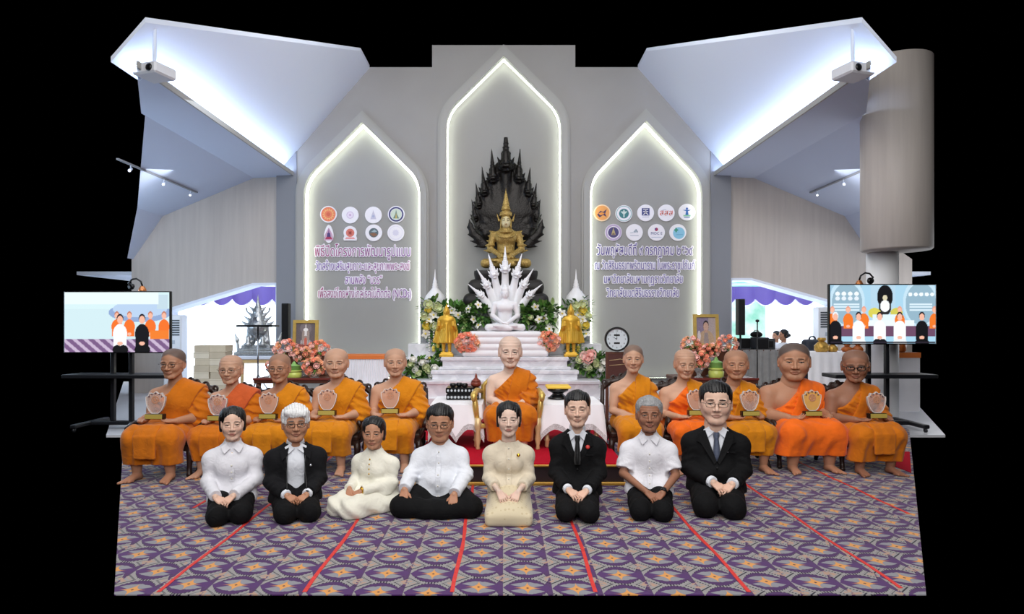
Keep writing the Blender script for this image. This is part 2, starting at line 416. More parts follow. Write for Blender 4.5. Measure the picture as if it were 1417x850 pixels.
def math_node(nt, op, a, b=None, c=None):
    n = nt.nodes.new('ShaderNodeMath'); n.operation = op
    for i, x in enumerate((a, b, c)):
        if x is None: continue
        if isinstance(x, (int, float)): n.inputs[i].default_value = x
        else: nt.links.new(x, n.inputs[i])
    return n.outputs[0]
def carpet_mat():
    m = mat('carpet_pattern', '#88878c', .95, spec=.1, sheen=.2); nt = m.node_tree; b = nt.nodes['Principled BSDF']
    M = lambda op, a, b_=None, c=None: math_node(nt, op, a, b_, c)
    tc = nt.nodes.new('ShaderNodeTexCoord'); sp = nt.nodes.new('ShaderNodeSeparateXYZ'); nt.links.new(tc.outputs['Object'], sp.inputs[0])
    x, y = sp.outputs[0], sp.outputs[1]
    cell = .2585
    strip = M('FLOOR', M('DIVIDE', M('ADD', x, .262), .775))               # carpet lengths laid side by side, each a little out of step
    yy = M('ADD', M('DIVIDE', y, .255), M('MULTIPLY', M('FRACT', M('MULTIPLY', strip, .371)), .55))
    xx = M('DIVIDE', M('ADD', x, .262), cell)
    yy = M('ADD', yy, M('MULTIPLY', xx, .05))
    u = M('SUBTRACT', M('FRACT', xx), .5); v = M('SUBTRACT', M('FRACT', yy), .5)
    au, av = M('ABSOLUTE', u), M('ABSOLUTE', v)
    u2 = M('MULTIPLY', u, u)
    lens = M('DIVIDE', av, M('MAXIMUM', M('SUBTRACT', .47, M('MULTIPLY', u2, 1.9)), .001))      # 1 on the rim of the almond
    nz = nt.nodes.new('ShaderNodeTexNoise'); nz.inputs['Scale'].default_value = 38; nz.inputs['Detail'].default_value = 1; nt.links.new(tc.outputs['Object'], nz.inputs['Vector'])
    lens = M('ADD', lens, M('MULTIPLY', M('SUBTRACT', nz.outputs['Fac'], .5), .22))
    ring = M('MULTIPLY', M('LESS_THAN', lens, 1.0), M('GREATER_THAN', lens, .62))
    spike = M('LESS_THAN', M('DIVIDE', av, M('MAXIMUM', M('MULTIPLY', M('SUBTRACT', au, .05), .50), .0001)), 1.0)
    spike = M('MULTIPLY', spike, M('LESS_THAN', lens, 1.0))
    star = M('LESS_THAN', M('ADD', M('POWER', M('DIVIDE', au, .32), .46), M('POWER', M('DIVIDE', av, .35), .46)), 1.0)
    core = M('LESS_THAN', M('ADD', au, av), .035)
    diag1 = M('ABSOLUTE', M('SUBTRACT', M('FRACT', M('ADD', M('MULTIPLY', M('ADD', u, v), 1.0), .5)), .5))
    dash = M('GREATER_THAN', M('SINE', M('MULTIPLY', M('SUBTRACT', u, v), 75)), -.15)
    outside = M('GREATER_THAN', lens, .97)
    dl = M('MULTIPLY', M('MULTIPLY', M('LESS_THAN', M('ABSOLUTE', M('SUBTRACT', M('ADD', M('ABSOLUTE', u), av), .74)), .03), dash), outside)
    rim = M('MULTIPLY', M('LESS_THAN', M('ABSOLUTE', M('SUBTRACT', lens, 1.03)), .055), M('GREATER_THAN', M('SINE', M('MULTIPLY', u, 100)), -.1))
    chip = M('MULTIPLY', M('LESS_THAN', M('ADD', M('SUBTRACT', .5, au), M('SUBTRACT', .5, av)), .19), M('GREATER_THAN', nz.outputs['Fac'], .5))
    ptri = M('MULTIPLY', M('MULTIPLY', M('GREATER_THAN', M('SUBTRACT', au, M('MULTIPLY', av, .35)), .29), outside), M('GREATER_THAN', M('ADD', u, v), 0))
    def mix(prev, fac, hexc):
        n = nt.nodes.new('ShaderNodeMix'); n.data_type = 'RGBA'; nt.links.new(fac, n.inputs['Factor'])
        nt.links.new(prev, n.inputs[6]); n.inputs[7].default_value = C(hexc); return n.outputs[2]
    rgb = nt.nodes.new('ShaderNodeRGB'); rgb.outputs[0].default_value = C('#8f8c8b'); c = rgb.outputs[0]
    c = mix(c, M('LESS_THAN', lens, .62), '#85858b')
    c = mix(c, ptri, '#4a2a5a'); c = mix(c, dl, '#1c1628'); c = mix(c, chip, '#a98a78')
    c = mix(c, ring, '#441f56'); c = mix(c, rim, '#1e1729'); c = mix(c, spike, '#4b2660')
    c = mix(c, star, '#d2924e'); c = mix(c, core, '#4a3030')
    nt.links.new(c, b.inputs['Base Color'])
    return m
M_carpet = carpet_mat()
# -- floors
def flat(name, pts, z, m, thick=.03):
    return MB().prism(pts, z-thick, z, plane='xy').build(name, m)
M_tile = mat('white_floor_tile', '#d3d4da', .25, noise=(.8, .04))
o = flat('floor', [(-4.95, 8.1), (5.5, 8.1), (9.3, 15.4), (-9.0, 15.4)], -.006, M_tile); tag(o, 'white polished tile floor of the aisles', 'floor', kind='structure')
o = flat('carpet', [(-2.0, 3.34), (2.17, 3.34), (5.3, 8.5), (5.3, 10.9), (-4.76, 10.9), (-4.76, 8.15)], .0, M_carpet, .005)
tag(o, 'grey and purple patterned wall-to-wall carpet under all the people', 'carpet', kind='structure')
# -- arched niches in the back wall
def round_poly(pts, rad, n=6):
    out = []; m = len(pts)
    for i in range(m):
        a, b, c = V(pts[i-1]), V(pts[i]), V(pts[(i+1) % m]); r = rad[i]
        if r <= 0: out.append(tuple(b)); continue
        u = (a-b)/np.linalg.norm(a-b); w = (c-b)/np.linalg.norm(c-b); h = math.acos(np.clip(u@w, -1, 1))/2
        t = min(r/math.tan(h), .45*np.linalg.norm(a-b), .45*np.linalg.norm(c-b)); p0, p1 = b+u*t, b+w*t
        for k in range(n+1):
            s = k/n; out.append(tuple((1-s)**2*p0+2*s*(1-s)*b+s*s*p1))
    return out
def niche_outline(xl, xr, zb, zs, za, off=0.):
    """pointed arch: straight sides to zs, rounded shoulders, straight slopes to the apex; off grows it outwards"""
    xc = (xl+xr)/2; hw = (xr-xl)/2+off; sl = (za-zs)/((xr-xl)/2)
    zs2 = zs+off*(math.sqrt(1+sl*sl)-sl) ; za2 = zs2+sl*hw
    return [(xc-hw, zb), (xc+hw, zb), (xc+hw, zs2), (xc, za2), (xc-hw, zs2)]
def outl(*a, off=0., r=.75):
    return round_poly(niche_outline(*a, off=off), [0, 0, r+off, 0, r+off], 8)
def wall_with_hole(name, x0, x1, z0, z1, hole, y, thick, m):
    c = V(((min(p[0] for p in hole)+max(p[0] for p in hole))/2, 3.0))
    H = [V(p) for p in hole]
    def ray(poly, ang):
        d = V(math.cos(ang), math.sin(ang)); best = None
        for i in range(len(poly)):
            a, b = V(poly[i])-c, V(poly[(i+1) % len(poly)])-c; e = b-a; den = d[0]*e[1]-d[1]*e[0]
            if abs(den) < 1e-9: continue
            t = (a[0]*e[1]-a[1]*e[0])/den; s = (a[0]*d[1]-a[1]*d[0])/den
            if t > 0 and -1e-6 <= s <= 1+1e-6: best = t if best is None else max(best, t)
        return c+d*best
    rect = [(x0, z0), (x1, z0), (x1, z1), (x0, z1)]
    an = sorted([math.atan2(*(V(p)-c)[::-1]) for p in hole]+[math.atan2(*(V(p)-c)[::-1]) for p in rect])
    return MB().ring([tuple(ray(rect, a)) for a in an], [tuple(ray(hole, a)) for a in an], y, y+thick).build(name, m)
ZTOP = 6.42
NICHES = []
def niche(k, pl, pr, ps, pa, x0, x1, depth, zb, wallname):
    """pl/pr sides, ps shoulder and pa apex as measured on the back wall"""
    xl, xr = wx(pl), wx(pr); zs, za = wz(ps), wz(pa)
    A = (xl, xr, zb, zs, za)
    hole = outl(*A)
    w = wall_with_hole(wallname, x0, x1, -.05, ZTOP if za < ZTOP else za+.25, hole, WY, .14, M_wall); tag(w, kind='structure')
    # raised double molding round the opening
    mb = MB()
    n0, n1, n2 = outl(*A, off=.0), outl(*A, off=.13), outl(*A, off=.17)
    mb.ring(n1, n0, WY-.10, WY+.02); mb.ring(n2, n1, WY-.06, WY+.02)
    tag(mb.build('trim_%d' % k, M_wall2), 'grey raised molding round a pointed arch niche', 'molding', kind='structure')
    # light strip hidden behind the inner edge, and the recessed panel it washes
    i0, i1 = outl(*A, off=.01), outl(*A, off=-.045 if k != 2 else -.03)
    tag(MB().ring(i0, i1, WY+.05, WY+.075).build('light_strip_%d' % k, M_led), 'glowing light strip edging an arch niche', 'light strip', kind='structure')
    bk = outl(*A, off=.045)
    rec = MB(); rec.prism(bk, WY+depth, WY+depth+.03)
    tag(rec.build('wall_niche_%d' % k, M_panel), 'recessed grey panel of an arch niche', 'niche', kind='structure')
XP = wx(411)
niche(1, 422, 582, 250, 171, XP, wx(598), .17, .3, 'wall_back_left')
niche(2, 618, 776, 158, 80, wx(598), wx(796), .17, 1.0, 'wall_back_center')
niche(3, 816, 970, 250, 169, wx(796), wx(984), .17, .3, 'wall_back_right')
# -- nave gable ceilings with cove, aisle ceilings
for sd, nm in ((-1, 'left'), (1, 'right')):
    def pf(pts, y0, y1, name, m, k='structure'):
        q = [(sd*x, z) for x, z in pts]
        return tag(MB().prism(q, y0, y1).build(name, m), kind=k)
    f = lambda x: 4.49+1.144*(x+4.31)
    g = [(x, f(x)) for x in (-4.44, -2.5)]
    v = [(sd*4.44, 7.35, f(-4.44)), (sd*4.05, 7.35, f(-4.05)), (sd*2.64, 12.0, f(-2.64)), (sd*2.64, WY, f(-2.64)), (sd*4.44, WY, f(-4.44))]
    tag(MB().add(v+[(a, b, c+.06) for a, b, c in v], [(0, 1, 2, 3, 4), (9, 8, 7, 6, 5)]+[(i, i+5, (i+1) % 5+5, (i+1) % 5) for i in range(5)]).build('ceiling_nave_'+nm, M_white), kind='structure')
    pf([(4.125, 4.278), (4.125, 4.355), (4.15, 4.355), (4.15, 4.278)], 7.35, WY, 'trim_cove_'+nm, M_wall2)
    o = pf([(4.165, 4.298), (4.165, 4.325), (4.26, 4.325), (4.26, 4.298)], 7.4, WY-.05, 'cove_light_strip_'+nm, mat('cove_led', '#ffffff', .5, emit='#cfe2ff', estr=15.0))
    tag(o, 'cold white cove light strip above the %s aisle edge' % nm, 'light strip')
    sec = [(4.152, 4.29), (4.96, 4.26), (6.76, 3.505), (7.35, 2.65)]
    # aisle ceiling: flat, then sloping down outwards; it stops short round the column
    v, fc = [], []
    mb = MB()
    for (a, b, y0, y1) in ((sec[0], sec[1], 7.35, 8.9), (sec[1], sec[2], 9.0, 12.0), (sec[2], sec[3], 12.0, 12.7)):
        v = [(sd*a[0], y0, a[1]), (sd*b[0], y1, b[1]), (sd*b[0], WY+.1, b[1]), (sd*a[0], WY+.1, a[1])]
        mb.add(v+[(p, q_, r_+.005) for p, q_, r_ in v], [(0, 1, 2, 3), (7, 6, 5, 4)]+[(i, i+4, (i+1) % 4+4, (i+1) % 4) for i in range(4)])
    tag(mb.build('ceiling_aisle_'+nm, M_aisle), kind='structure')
    # aisle end wall with its skewed opening
    xo, xi = 7.38, -XP
    if sd < 0: op = [(4.467, -.02), (4.467, wz(391)), (4.96, wz(391.5)), (6.7, wz(428)), (6.7, -.02)]
    else: op = [(4.467, -.02), (4.467, wz(384.5)), (4.90, wz(384.5)), (6.6, wz(418)), (6.6, -.02)]
    mb = MB()
    top = [(4.467, 4.28), (4.96, 4.26), (6.7 if sd < 0 else 6.6, 3.62), ]
    xo = 7.38 if sd < 0 else 8.1
    polys = [[op[1], top[0], top[1], op[2]], [op[2], top[1], top[2], op[3]], [op[4], op[3], top[2], (6.9, 3.48), (xo, 2.65), (xo, -.02)]]
    for p in polys: mb.prism([(sd*x, z) for x, z in p], WY+.1, WY+.28)
    tag(mb.build('wall_aisle_'+nm, M_beige), kind='structure')
    # white reveal round the opening
    inn = [(p[0], p[1]) for p in op]; k_ = .045
    out_ = [(op[0][0]+k_, op[0][1]), (op[1][0]+k_, op[1][1]-k_), (op[2][0], op[2][1]-k_), (op[3][0]-k_, op[3][1]-k_), (op[4][0]-k_, op[4][1])]
    tag(MB().ring([(sd*x, z) for x, z in inn], [(sd*x, z) for x, z in out_], WY+.06, WY+.5, closed=False).build('trim_opening_'+nm, mat('reveal_white', '#dfe6f5', .5)), kind='structure')
    tag(MB().box((min(sd*4.467, sd*-XP), WY-.02, -.02), (max(sd*4.467, sd*-XP), WY+.3, 4.80)).build('wall_pillar_'+nm, M_pillar), kind='structure')
    # room behind: soffit, end wall, pelmet, sheer curtains, daylight outside
    tag(MB().box((min(sd*4.2, sd*8.6), WY+.3, 2.35), (max(sd*4.2, sd*8.6), 15.3, 2.42)).build('ceiling_porch_'+nm, M_white), kind='structure')
    tag(MB().box((min(sd*4.2, sd*4.26), WY+.3, -.02), (max(sd*4.2, sd*4.26), 15.3, 2.42)).build('wall_porch_'+nm, M_white), kind='structure')
    def curtain(x0, x1, y, z0, z1, name, m, wl=.16, am=.035):
        n = max(8, int(abs(x1-x0)/wl*8)); p = []
        for i in range(n+1):
            t = i/n; p.append((x0+(x1-x0)*t, y+am*math.sin(t*abs(x1-x0)/wl*2*math.pi)+.012*math.sin(t*31)))
        q = p+[(a, b+.004) for a, b in p[::-1]]
        mb = MB(); nn = len(p)
        v = [(a, b, z0) for a, b in p]+[(a, b, z1) for a, b in p]; mb.add(v, [(i, i+1, nn+i+1, nn+i) for i in range(nn-1)], smooth=True)
        return mb.build(name, m)
    if 'sheer' not in MATS:
        m = mat('sheer', '#f2f6fb', .9); nt = m.node_tree; b = nt.nodes['Principled BSDF']
        tr = nt.nodes.new('ShaderNodeBsdfTranslucent'); tr.inputs[0].default_value = C('#f4f8ff'); mx = nt.nodes.new('ShaderNodeMixShader'); mx.inputs[0].default_value = .75
        nt.links.new(b.outputs[0], mx.inputs[1]); nt.links.new(tr.outputs[0], mx.inputs[2]); nt.links.new(mx.outputs[0], nt.nodes['Material Output'].inputs[0])
    spans = [(-8.3, -4.3)] if sd < 0 else [(4.35, 4.72), (6.0, 8.6)]
    for (a, b) in spans:
        o = curtain(a, b, 14.9, .02, 2.3, 'curtain', MATS['sheer'])
        tag(o, {-8.3: 'long white sheer curtain behind the silver shrine', 4.35: 'narrow white sheer curtain strip beside the black column loudspeaker', 6.0: 'white sheer curtain behind the two seated operators'}[a], 'curtain', kind='thing')
    # scalloped purple pelmet with white fringe
    mb = MB(); fr = MB()
    x0 = 4.3; n = 9; w = .45
    for i in range(n):
        xa = x0+i*w; K = 10
        for j in range(K):
            t0, t1 = j/K, (j+1)/K; dp = lambda t: .28+.14*math.sin(math.pi*t)**.8
            yb = lambda t: 14.62-.05*math.sin(math.pi*t)
            xs0, xs1 = sd*(xa+w*t0), sd*(xa+w*t1)
            mb.add([(xs0, yb(t0), 2.2), (xs1, yb(t1), 2.2), (xs1, yb(t1), 2.2-dp(t1)), (xs0, yb(t0), 2.2-dp(t0))], [(0, 1, 2, 3)], smooth=True)
        pts = [(sd*(xa+w*t/12), 14.60-.05*math.sin(math.pi*t/12), 2.2-(.30+.14*math.sin(math.pi*t/12)**.8)) for t in range(13)]
        fr.tube(pts, .016, 5)
    pel = mb.build('pelmet', mat('purple_satin', '#5d4a9c', .45, sheen=.3)); fr.build('fringe', mat('white_fringe', '#e8e6f2', .8), pel)
    tag(pel, 'purple scalloped curtain pelmet with white fringe over the %s opening' % ('shrine' if sd < 0 else 'equipment desk'), 'pelmet')
    # daylight outside the curtains
    area('daylight_'+nm, (sd*6.2, 16.6, 1.7), (sd*6.2, 14, 1.2), 4.5, 2.8, 300, (.88, .96, 1))
    area('porch_fill_'+nm, (sd*6.0, 13.28, 2.33), (sd*6.0, 14.5, 1.2), 3.0, .4, 45, (.9, .96, 1))  # added fill lamp hidden behind the header, brightens curtain and pelmet
# garden outside the right-hand window (overexposed greenery and sky)
def garden_mat():
    m = mat('bright_garden', '#000000', .9, emit='#ffffff', estr=1.15); nt = m.node_tree; b = nt.nodes['Principled BSDF']
    tc = nt.nodes.new('ShaderNodeTexCoord'); n = nt.nodes.new('ShaderNodeTexNoise'); n.inputs['Scale'].default_value = 1.6; n.inputs['Detail'].default_value = 6
    r = nt.nodes.new('ShaderNodeValToRGB'); e = r.color_ramp.elements
    e[0].position = .38; e[0].color = C('#8fd8c6'); e[1].position = .62; e[1].color = C('#eafaff')
    nt.links.new(tc.outputs['Object'], n.inputs['Vector']); nt.links.new(n.outputs['Fac'], r.inputs[0]); nt.links.new(r.outputs[0], b.inputs['Emission Color'])
    return m
o = MB().box((4.2, 18.0, -.5), (9.6, 18.05, 3.4)).build('exterior_garden', garden_mat()); tag(o, 'overexposed green garden seen through the window', 'garden', kind='structure')
o = MB().ring([(4.68, .75), (6.1, .75), (6.1, 2.3), (4.68, 2.3)], [(4.73, .8), (6.05, .8), (6.05, 2.25), (4.73, 2.25)], 14.98, 15.04).build('window_1', M_white); tag(o, kind='structure')
# -- round timber-clad column and the white column under it
def drum(name, px, r, d, z0, z1, m, label):
    mb = MB(); x = wx(px, d); mb.lathe([(r-.02, z0), (r, z0+.02), (r, z1)], (x, d, 0), 48)
    return tag(mb.build(name, m), label, 'column', kind='structure')
drum('trim_column_cladding', 1240, .44, 9.0, wz(347, 9.0), 5.0, M_beige, 'wide beige timber clad upper part of the round column')
drum('wall_column', 1221, .205, 9.3, -.01, wz(340, 9.3), mat('column_white', '#ebecee', .5), 'white round column under the timber cladding')
# -- red runner carpets and red seam tapes
M_red = mat('red_carpet', '#b01228', .95, spec=.1, bump=(300, .2))
def runner(pts, lab, z=.006):
    return tag(flat('red_carpet', pts, z, M_red, .006), lab, 'carpet')
runner([(-1.05, 7.7), (1.28, 7.7), (1.28, 11.0), (-1.05, 11.0)], 'red runner on the patterned carpet behind the throne platform')
runner([(-1.75, 9.6), (-1.06, 9.6), (-1.06, 11.0), (-1.75, 11.0)], 'red runner piece behind the monk in front of the white skirted table')
runner([(4.05, 6.35), (4.9, 6.9), (5.25, 7.1), (4.35, 5.75)][::-1] if False else [(3.79, 6.46), (3.78, 6.03), (4.37, 7.0), (4.17, 7.06)], 'red runner corner on the carpet right of the monk in black glasses')
runner([(2.5, 7.2), (3.2, 7.2), (3.2, 9.4), (2.5, 9.4)], 'red runner between the chairs beside the large monk')
M_tape = mat('red_tape', '#cf3530', .6, noise=(30, .15))
tx = {'leftmost': (-2.33, 4.9), 'second from the left': (-1.79, 3.37), 'third from the left': (-1.03, 3.37), 'left of centre': (-.262, 3.37), 'right of centre': (.48, 3.37), 'third from the right': (1.275, 3.37), 'second from the right': (2.09, 3.42), 'rightmost': (2.95, 4.75)}
for k, (x, y0) in tx.items():
    mb = MB(); n = 24; r = random.Random(k)
    L = [(x+.006*math.sin(i*.9+x*9), y0+(7.3-y0)*i/n) for i in range(n+1)]
    mb.ring([(a-.009-.004*r.random(), b) for a, b in L], [(a+.009+.004*r.random(), b) for a, b in L], .001, .003, plane='xy', closed=False)
    tag(mb.build('seam_tape', M_tape), 'red tape strip along a carpet seam, %s of the strips' % k if k not in ('left of centre', 'right of centre') else 'red tape strip along a carpet seam just %s' % k, 'tape', 'red seam tapes on the carpet')
# ================================================================== PEOPLE: heads, hands, bodies
SKIN = {'fair': '#d9b49f', 'mid': '#c79c82', 'tan': '#b48468', 'dark': '#986b54', 'pale': '#dcbfae'}
M_skin = mat('skin', '#c39a80', .5, attr='Col', spec=.35, sss=.12, noise=(9, .05))
M_eyew = mat('eye_white', '#b9aca2', .3); M_iris = mat('eye_iris', '#24160f', .25); M_brow = mat('eyebrow_hair', '#2a2120', .9); M_browg = mat('eyebrow_hair_grey', '#6d6562', .9)
M_hairb = mat('hair_black', '#0b090a', .4, noise=(60, .3), bump=(90, .4)); M_hairg = mat('hair_grey', '#8b8b8c', .6, noise=(55, .25), bump=(90, .6)); M_hairw = mat('hair_white', '#dcdcdc', .7, noise=(50, .12), bump=(80, .6))
M_glass = mat('lens_glass', '#ffffff', .05, trans=1., spec=.4, ior=1.05); M_frame_black = mat('glasses_black', '#141416', .3); M_frame_metal = mat('glasses_metal', '#5b4c42', .3, metal=.7)

def hp(c, H, R, p):
    """head units -> body coordinates"""
    return V(c)+H*(R@V(p))
def head_field(c, H, R, neck, vox, wd=1., age=0., fat=0., seed=0, nose=1., fem=False):
    """a head of height H centred between crown and chin, its neck running down to the point neck"""
    c = V(c); lo = np.minimum(c-H*.62, V(neck)-H*.25); hi = np.maximum(c+H*.62, V(neck)+H*.25); lo[2] = min(lo[2], neck[2]-.01)
    g = G(lo, hi, vox); q = lambda x, y, z: hp(c, H, R, (x*wd, y, z))
    S = lambda *r: [H*r[0]*wd, H*r[1], H*r[2]] if len(r) == 3 else H*r[0]
    E = lambda p, r, k, op='u': g.ell(q(*p), S(*r) if isinstance(r, tuple) else H*r, k*H, R, op)
    K = lambda a, b, ra, rb, k, op='u': g.cone(q(*a), q(*b), ra*H, rb*H, k*H, op)
    g.cone(q(0, .10, -.22), neck, .185*H*(1+.25*fat), .215*H*(1+.35*fat), 0)
    E((0, .05, .12), (.315, .395, .375), .05)
    for s in (-1, 1): E((s*.13, .06, .20), (.21, .30, .245), .08)
    E((0, -.07, -.10), (.272+.03*fat, .285, .345), .06)
    for s in (-1, 1):
        K((s*.225, .02, -.20), (s*.10, -.225, -.395), .085+.03*fat-.02*fem, .07+.03*fat-.015*fem, .09)
        E((s*.165, -.225, -.115-.02*age), .10+.03*fat, .08)
        K((s*.05, -.315, .085), (s*.20, -.265, .08), .036-.014*fem, .03-.012*fem, .05)
        E((s*.30, -.02, .0), (.04, .12, .16), .05)
    E((0, -.262, -.405), .078+.02*fat, .06)
    for s in (-1, 1):
        E((s*.132, -.385, .012), (.075, .07, .05), .045, 's')
        E((s*.132, -.285, .008), (.066, .058, .046), .02)
        K((s*.185, -.33, -.035), (s*.075, -.345, -.04), .01, .012, .02)
    K((0, -.325, .05), (0, -.425*(.98+.02*nose), -.125), .028, .043*nose, .035)
    for s in (-1, 1): E((s*.052*nose, -.375, -.143), (.036*nose, .045, .03), .025)
    K((-.085, -.322, -.252), (.085, -.322, -.252), .026, .026, .03)
    E((0, -.345, -.245), (.06, .03, .022), .02)
    E((0, -.335, -.29), (.075, .035, .026), .02)
    K((-.095, -.375, -.268), (.095, -.375, -.268), .012, .012, .012, 's')
    if age > 0:
        for s in (-1, 1): K((s*.085, -.385, -.15), (s*.145, -.335, -.27), .012, .012, .02, 's')
    for s in (-1, 1):
        E((s*.350, .045, -.01), (.032, .09, .145), .02)
        E((s*.372, .02, .005), (.018, .04, .08), .012, 's')
        E((s*.348, .0, -.13), (.026, .038, .045), .02)
    if age > .5:
        ph = seed
        g.warp(lambda X, Y, Z: np.sin((Z-c[2])/H*70+ph)*((Z-c[2])/H > .14)*((Y-c[1])/H < -.15), .004*H)
    return g
def head_colors(v, c, H, R, skin, wd=1., stubble=0., lips=1., blush=.5, brow_shade=None, seed=0):
    p = ((v-V(c))@R)/H; p = p/np.array([wd, 1, 1])         # rows: R^T (v-c)
    base = np.array(C(skin)); col = np.tile(base, (len(v), 1))
    def blend(w, c2, f):
        w = np.clip(w, 0, 1)[:, None]*f; col[:, :3] = col[:, :3]*(1-w)+np.array(c2[:3])*w
    lip = C('#9c5a50') if lips <= 1 else C('#a8453f')
    w = np.exp(-((p[:, 0]/.085)**2)**2)*np.exp(-((p[:, 2]+.268)/.042)**4)*(p[:, 1] < -.28)
    blend(w, lip, .75*min(lips, 1.2)/1.2)
    w = np.exp(-((p[:, 0]/.09)**4))*np.exp(-((p[:, 2]+.268)/.009)**2)*(p[:, 1] < -.27); blend(w, C('#5a2f2a'), .7)
    for s in (-1, 1):
        w = np.exp(-(((p[:, 0]-s*.17)/.10)**2+((p[:, 2]+.12)/.09)**2))*(p[:, 1] < -.1); blend(w, (base[0]*1.0, base[1]*.82, base[2]*.80), blush*.5)
        w = np.exp(-(((p[:, 0]-s*.045)/.018)**2+((p[:, 2]+.165)/.012)**2))*(p[:, 1] < -.33); blend(w, C('#3a221c'), .75)
        w = np.exp(-(((p[:, 0]-s*.345)/.05)**2+((p[:, 2])/.12)**2)); blend(w, (base[0]*1.0, base[1]*.8, base[2]*.78), .35)
    if stubble:
        hl = .285-.55*np.maximum(p[:, 1]+.0, 0)-.0; front = p[:, 2]-(.33+.0*p[:, 0])
        scal = np.clip((p[:, 2]-(.24-.62*(p[:, 1]+.20)-.25*np.abs(p[:, 0])))/.05, 0, 1)*np.clip((.30-np.abs(p[:, 0])*.0+p[:, 1]+.05)/.1, 0, 1)
        blend(scal, C('#4a4443'), stubble)
    col[:, 3] = 1
    return col.astype(np.float32)
def face_bits(body, c, H, R, wd=1., brow=M_brow, browh=1., lid=.5, gaze=0., bw=1.):
    q = lambda x, y, z: hp(c, H, R, (x*wd, y, z))
    for s in (-1, 1):
        mb = MB(); mb.ball((0, 0, 0), (1, 1, 1), 12, 8, 0)
        for i in range(len(mb.v)):
            p = mb.v[i]; mb.v[i] = tuple(q(s*.132+.058*p[0], -.318+.034*p[1], .006+.021*lid*2*p[2]*(1-.5*abs(p[0])**2)-.004))
        e0 = len(mb.v); mb.ball((0, 0, 0), (1, 1, 1), 10, 7, 1)
        for i in range(e0, len(mb.v)):
            p = mb.v[i]; mb.v[i] = tuple(q(s*.132+.024*p[0]+gaze, -.332+.026*p[1], .003+.021*lid*2*p[2]))
        pts = [q(s*.132+.066*t, -.338-.012*(1-t*t)+.012*abs(t)+.0*t, .010+.034*lid*(1-t*t)+.006*(t*s > 0)*abs(t)) for t in (-1, -.6, -.2, .2, .6, 1)]
        mb.tube(pts, [H*.005, H*.009, H*.0105, H*.0105, H*.009, H*.005], 5, 2)
        mb.build('eye', [M_eyew, M_iris, M_brow], body)
        mb = MB()
        pts = [q(s*(.055+.165*t), -.352+.0*t+.075*t*t, .100+.016*math.sin(t*2.6)-.030*t) for t in (0, .25, .5, .75, 1)]
        mb.tube(pts, [H*.011*bw, H*.015*bw, H*.0145*bw, H*.011*bw, H*.004], 6, 0)
        mb.build('eyebrow', brow, body)
def glasses(body, c, H, R, m, wd=1., r=.088, sq=.72, thick=.008, tint=None):
    q = lambda x, y, z: hp(c, H, R, (x*wd, y, z)); mb = MB(); ls = []
    for s in (-1, 1):
        pts = []
        for k in range(20):
            a = 2*math.pi*k/20; ca, sa = math.cos(a), math.sin(a); n = (abs(ca)**3+abs(sa)**3)**(-1/3)
            pts.append(q(s*.136+r*1.12*ca*n, -.405+.03*abs(s*.136+r*ca)/.2, -.005+r*sq*sa*n))
        mb.tube(pts, H*thick, 6, closed=True)
        mb.tube([q(s*(.136+r*1.1), -.385, .02), q(s*.325, -.30, .03), q(s*.352, .0, .045), q(s*.35, .08, .01)], H*thick*.9, 6)
        cc = q(s*.136, -.402, -.005); le = MB(); ls.append(le); le.add([cc]+[tuple(p) for p in pts], [(0, 1+k, 1+(k+1) % 20) for k in range(20)])
    mb.tube([q(-.05, -.415, .01), q(0, -.43, .025), q(.05, -.415, .01)], H*thick, 6)
    o = mb.build('glasses', m, body)
    for le in ls: le.build('lens', M_glass, o)

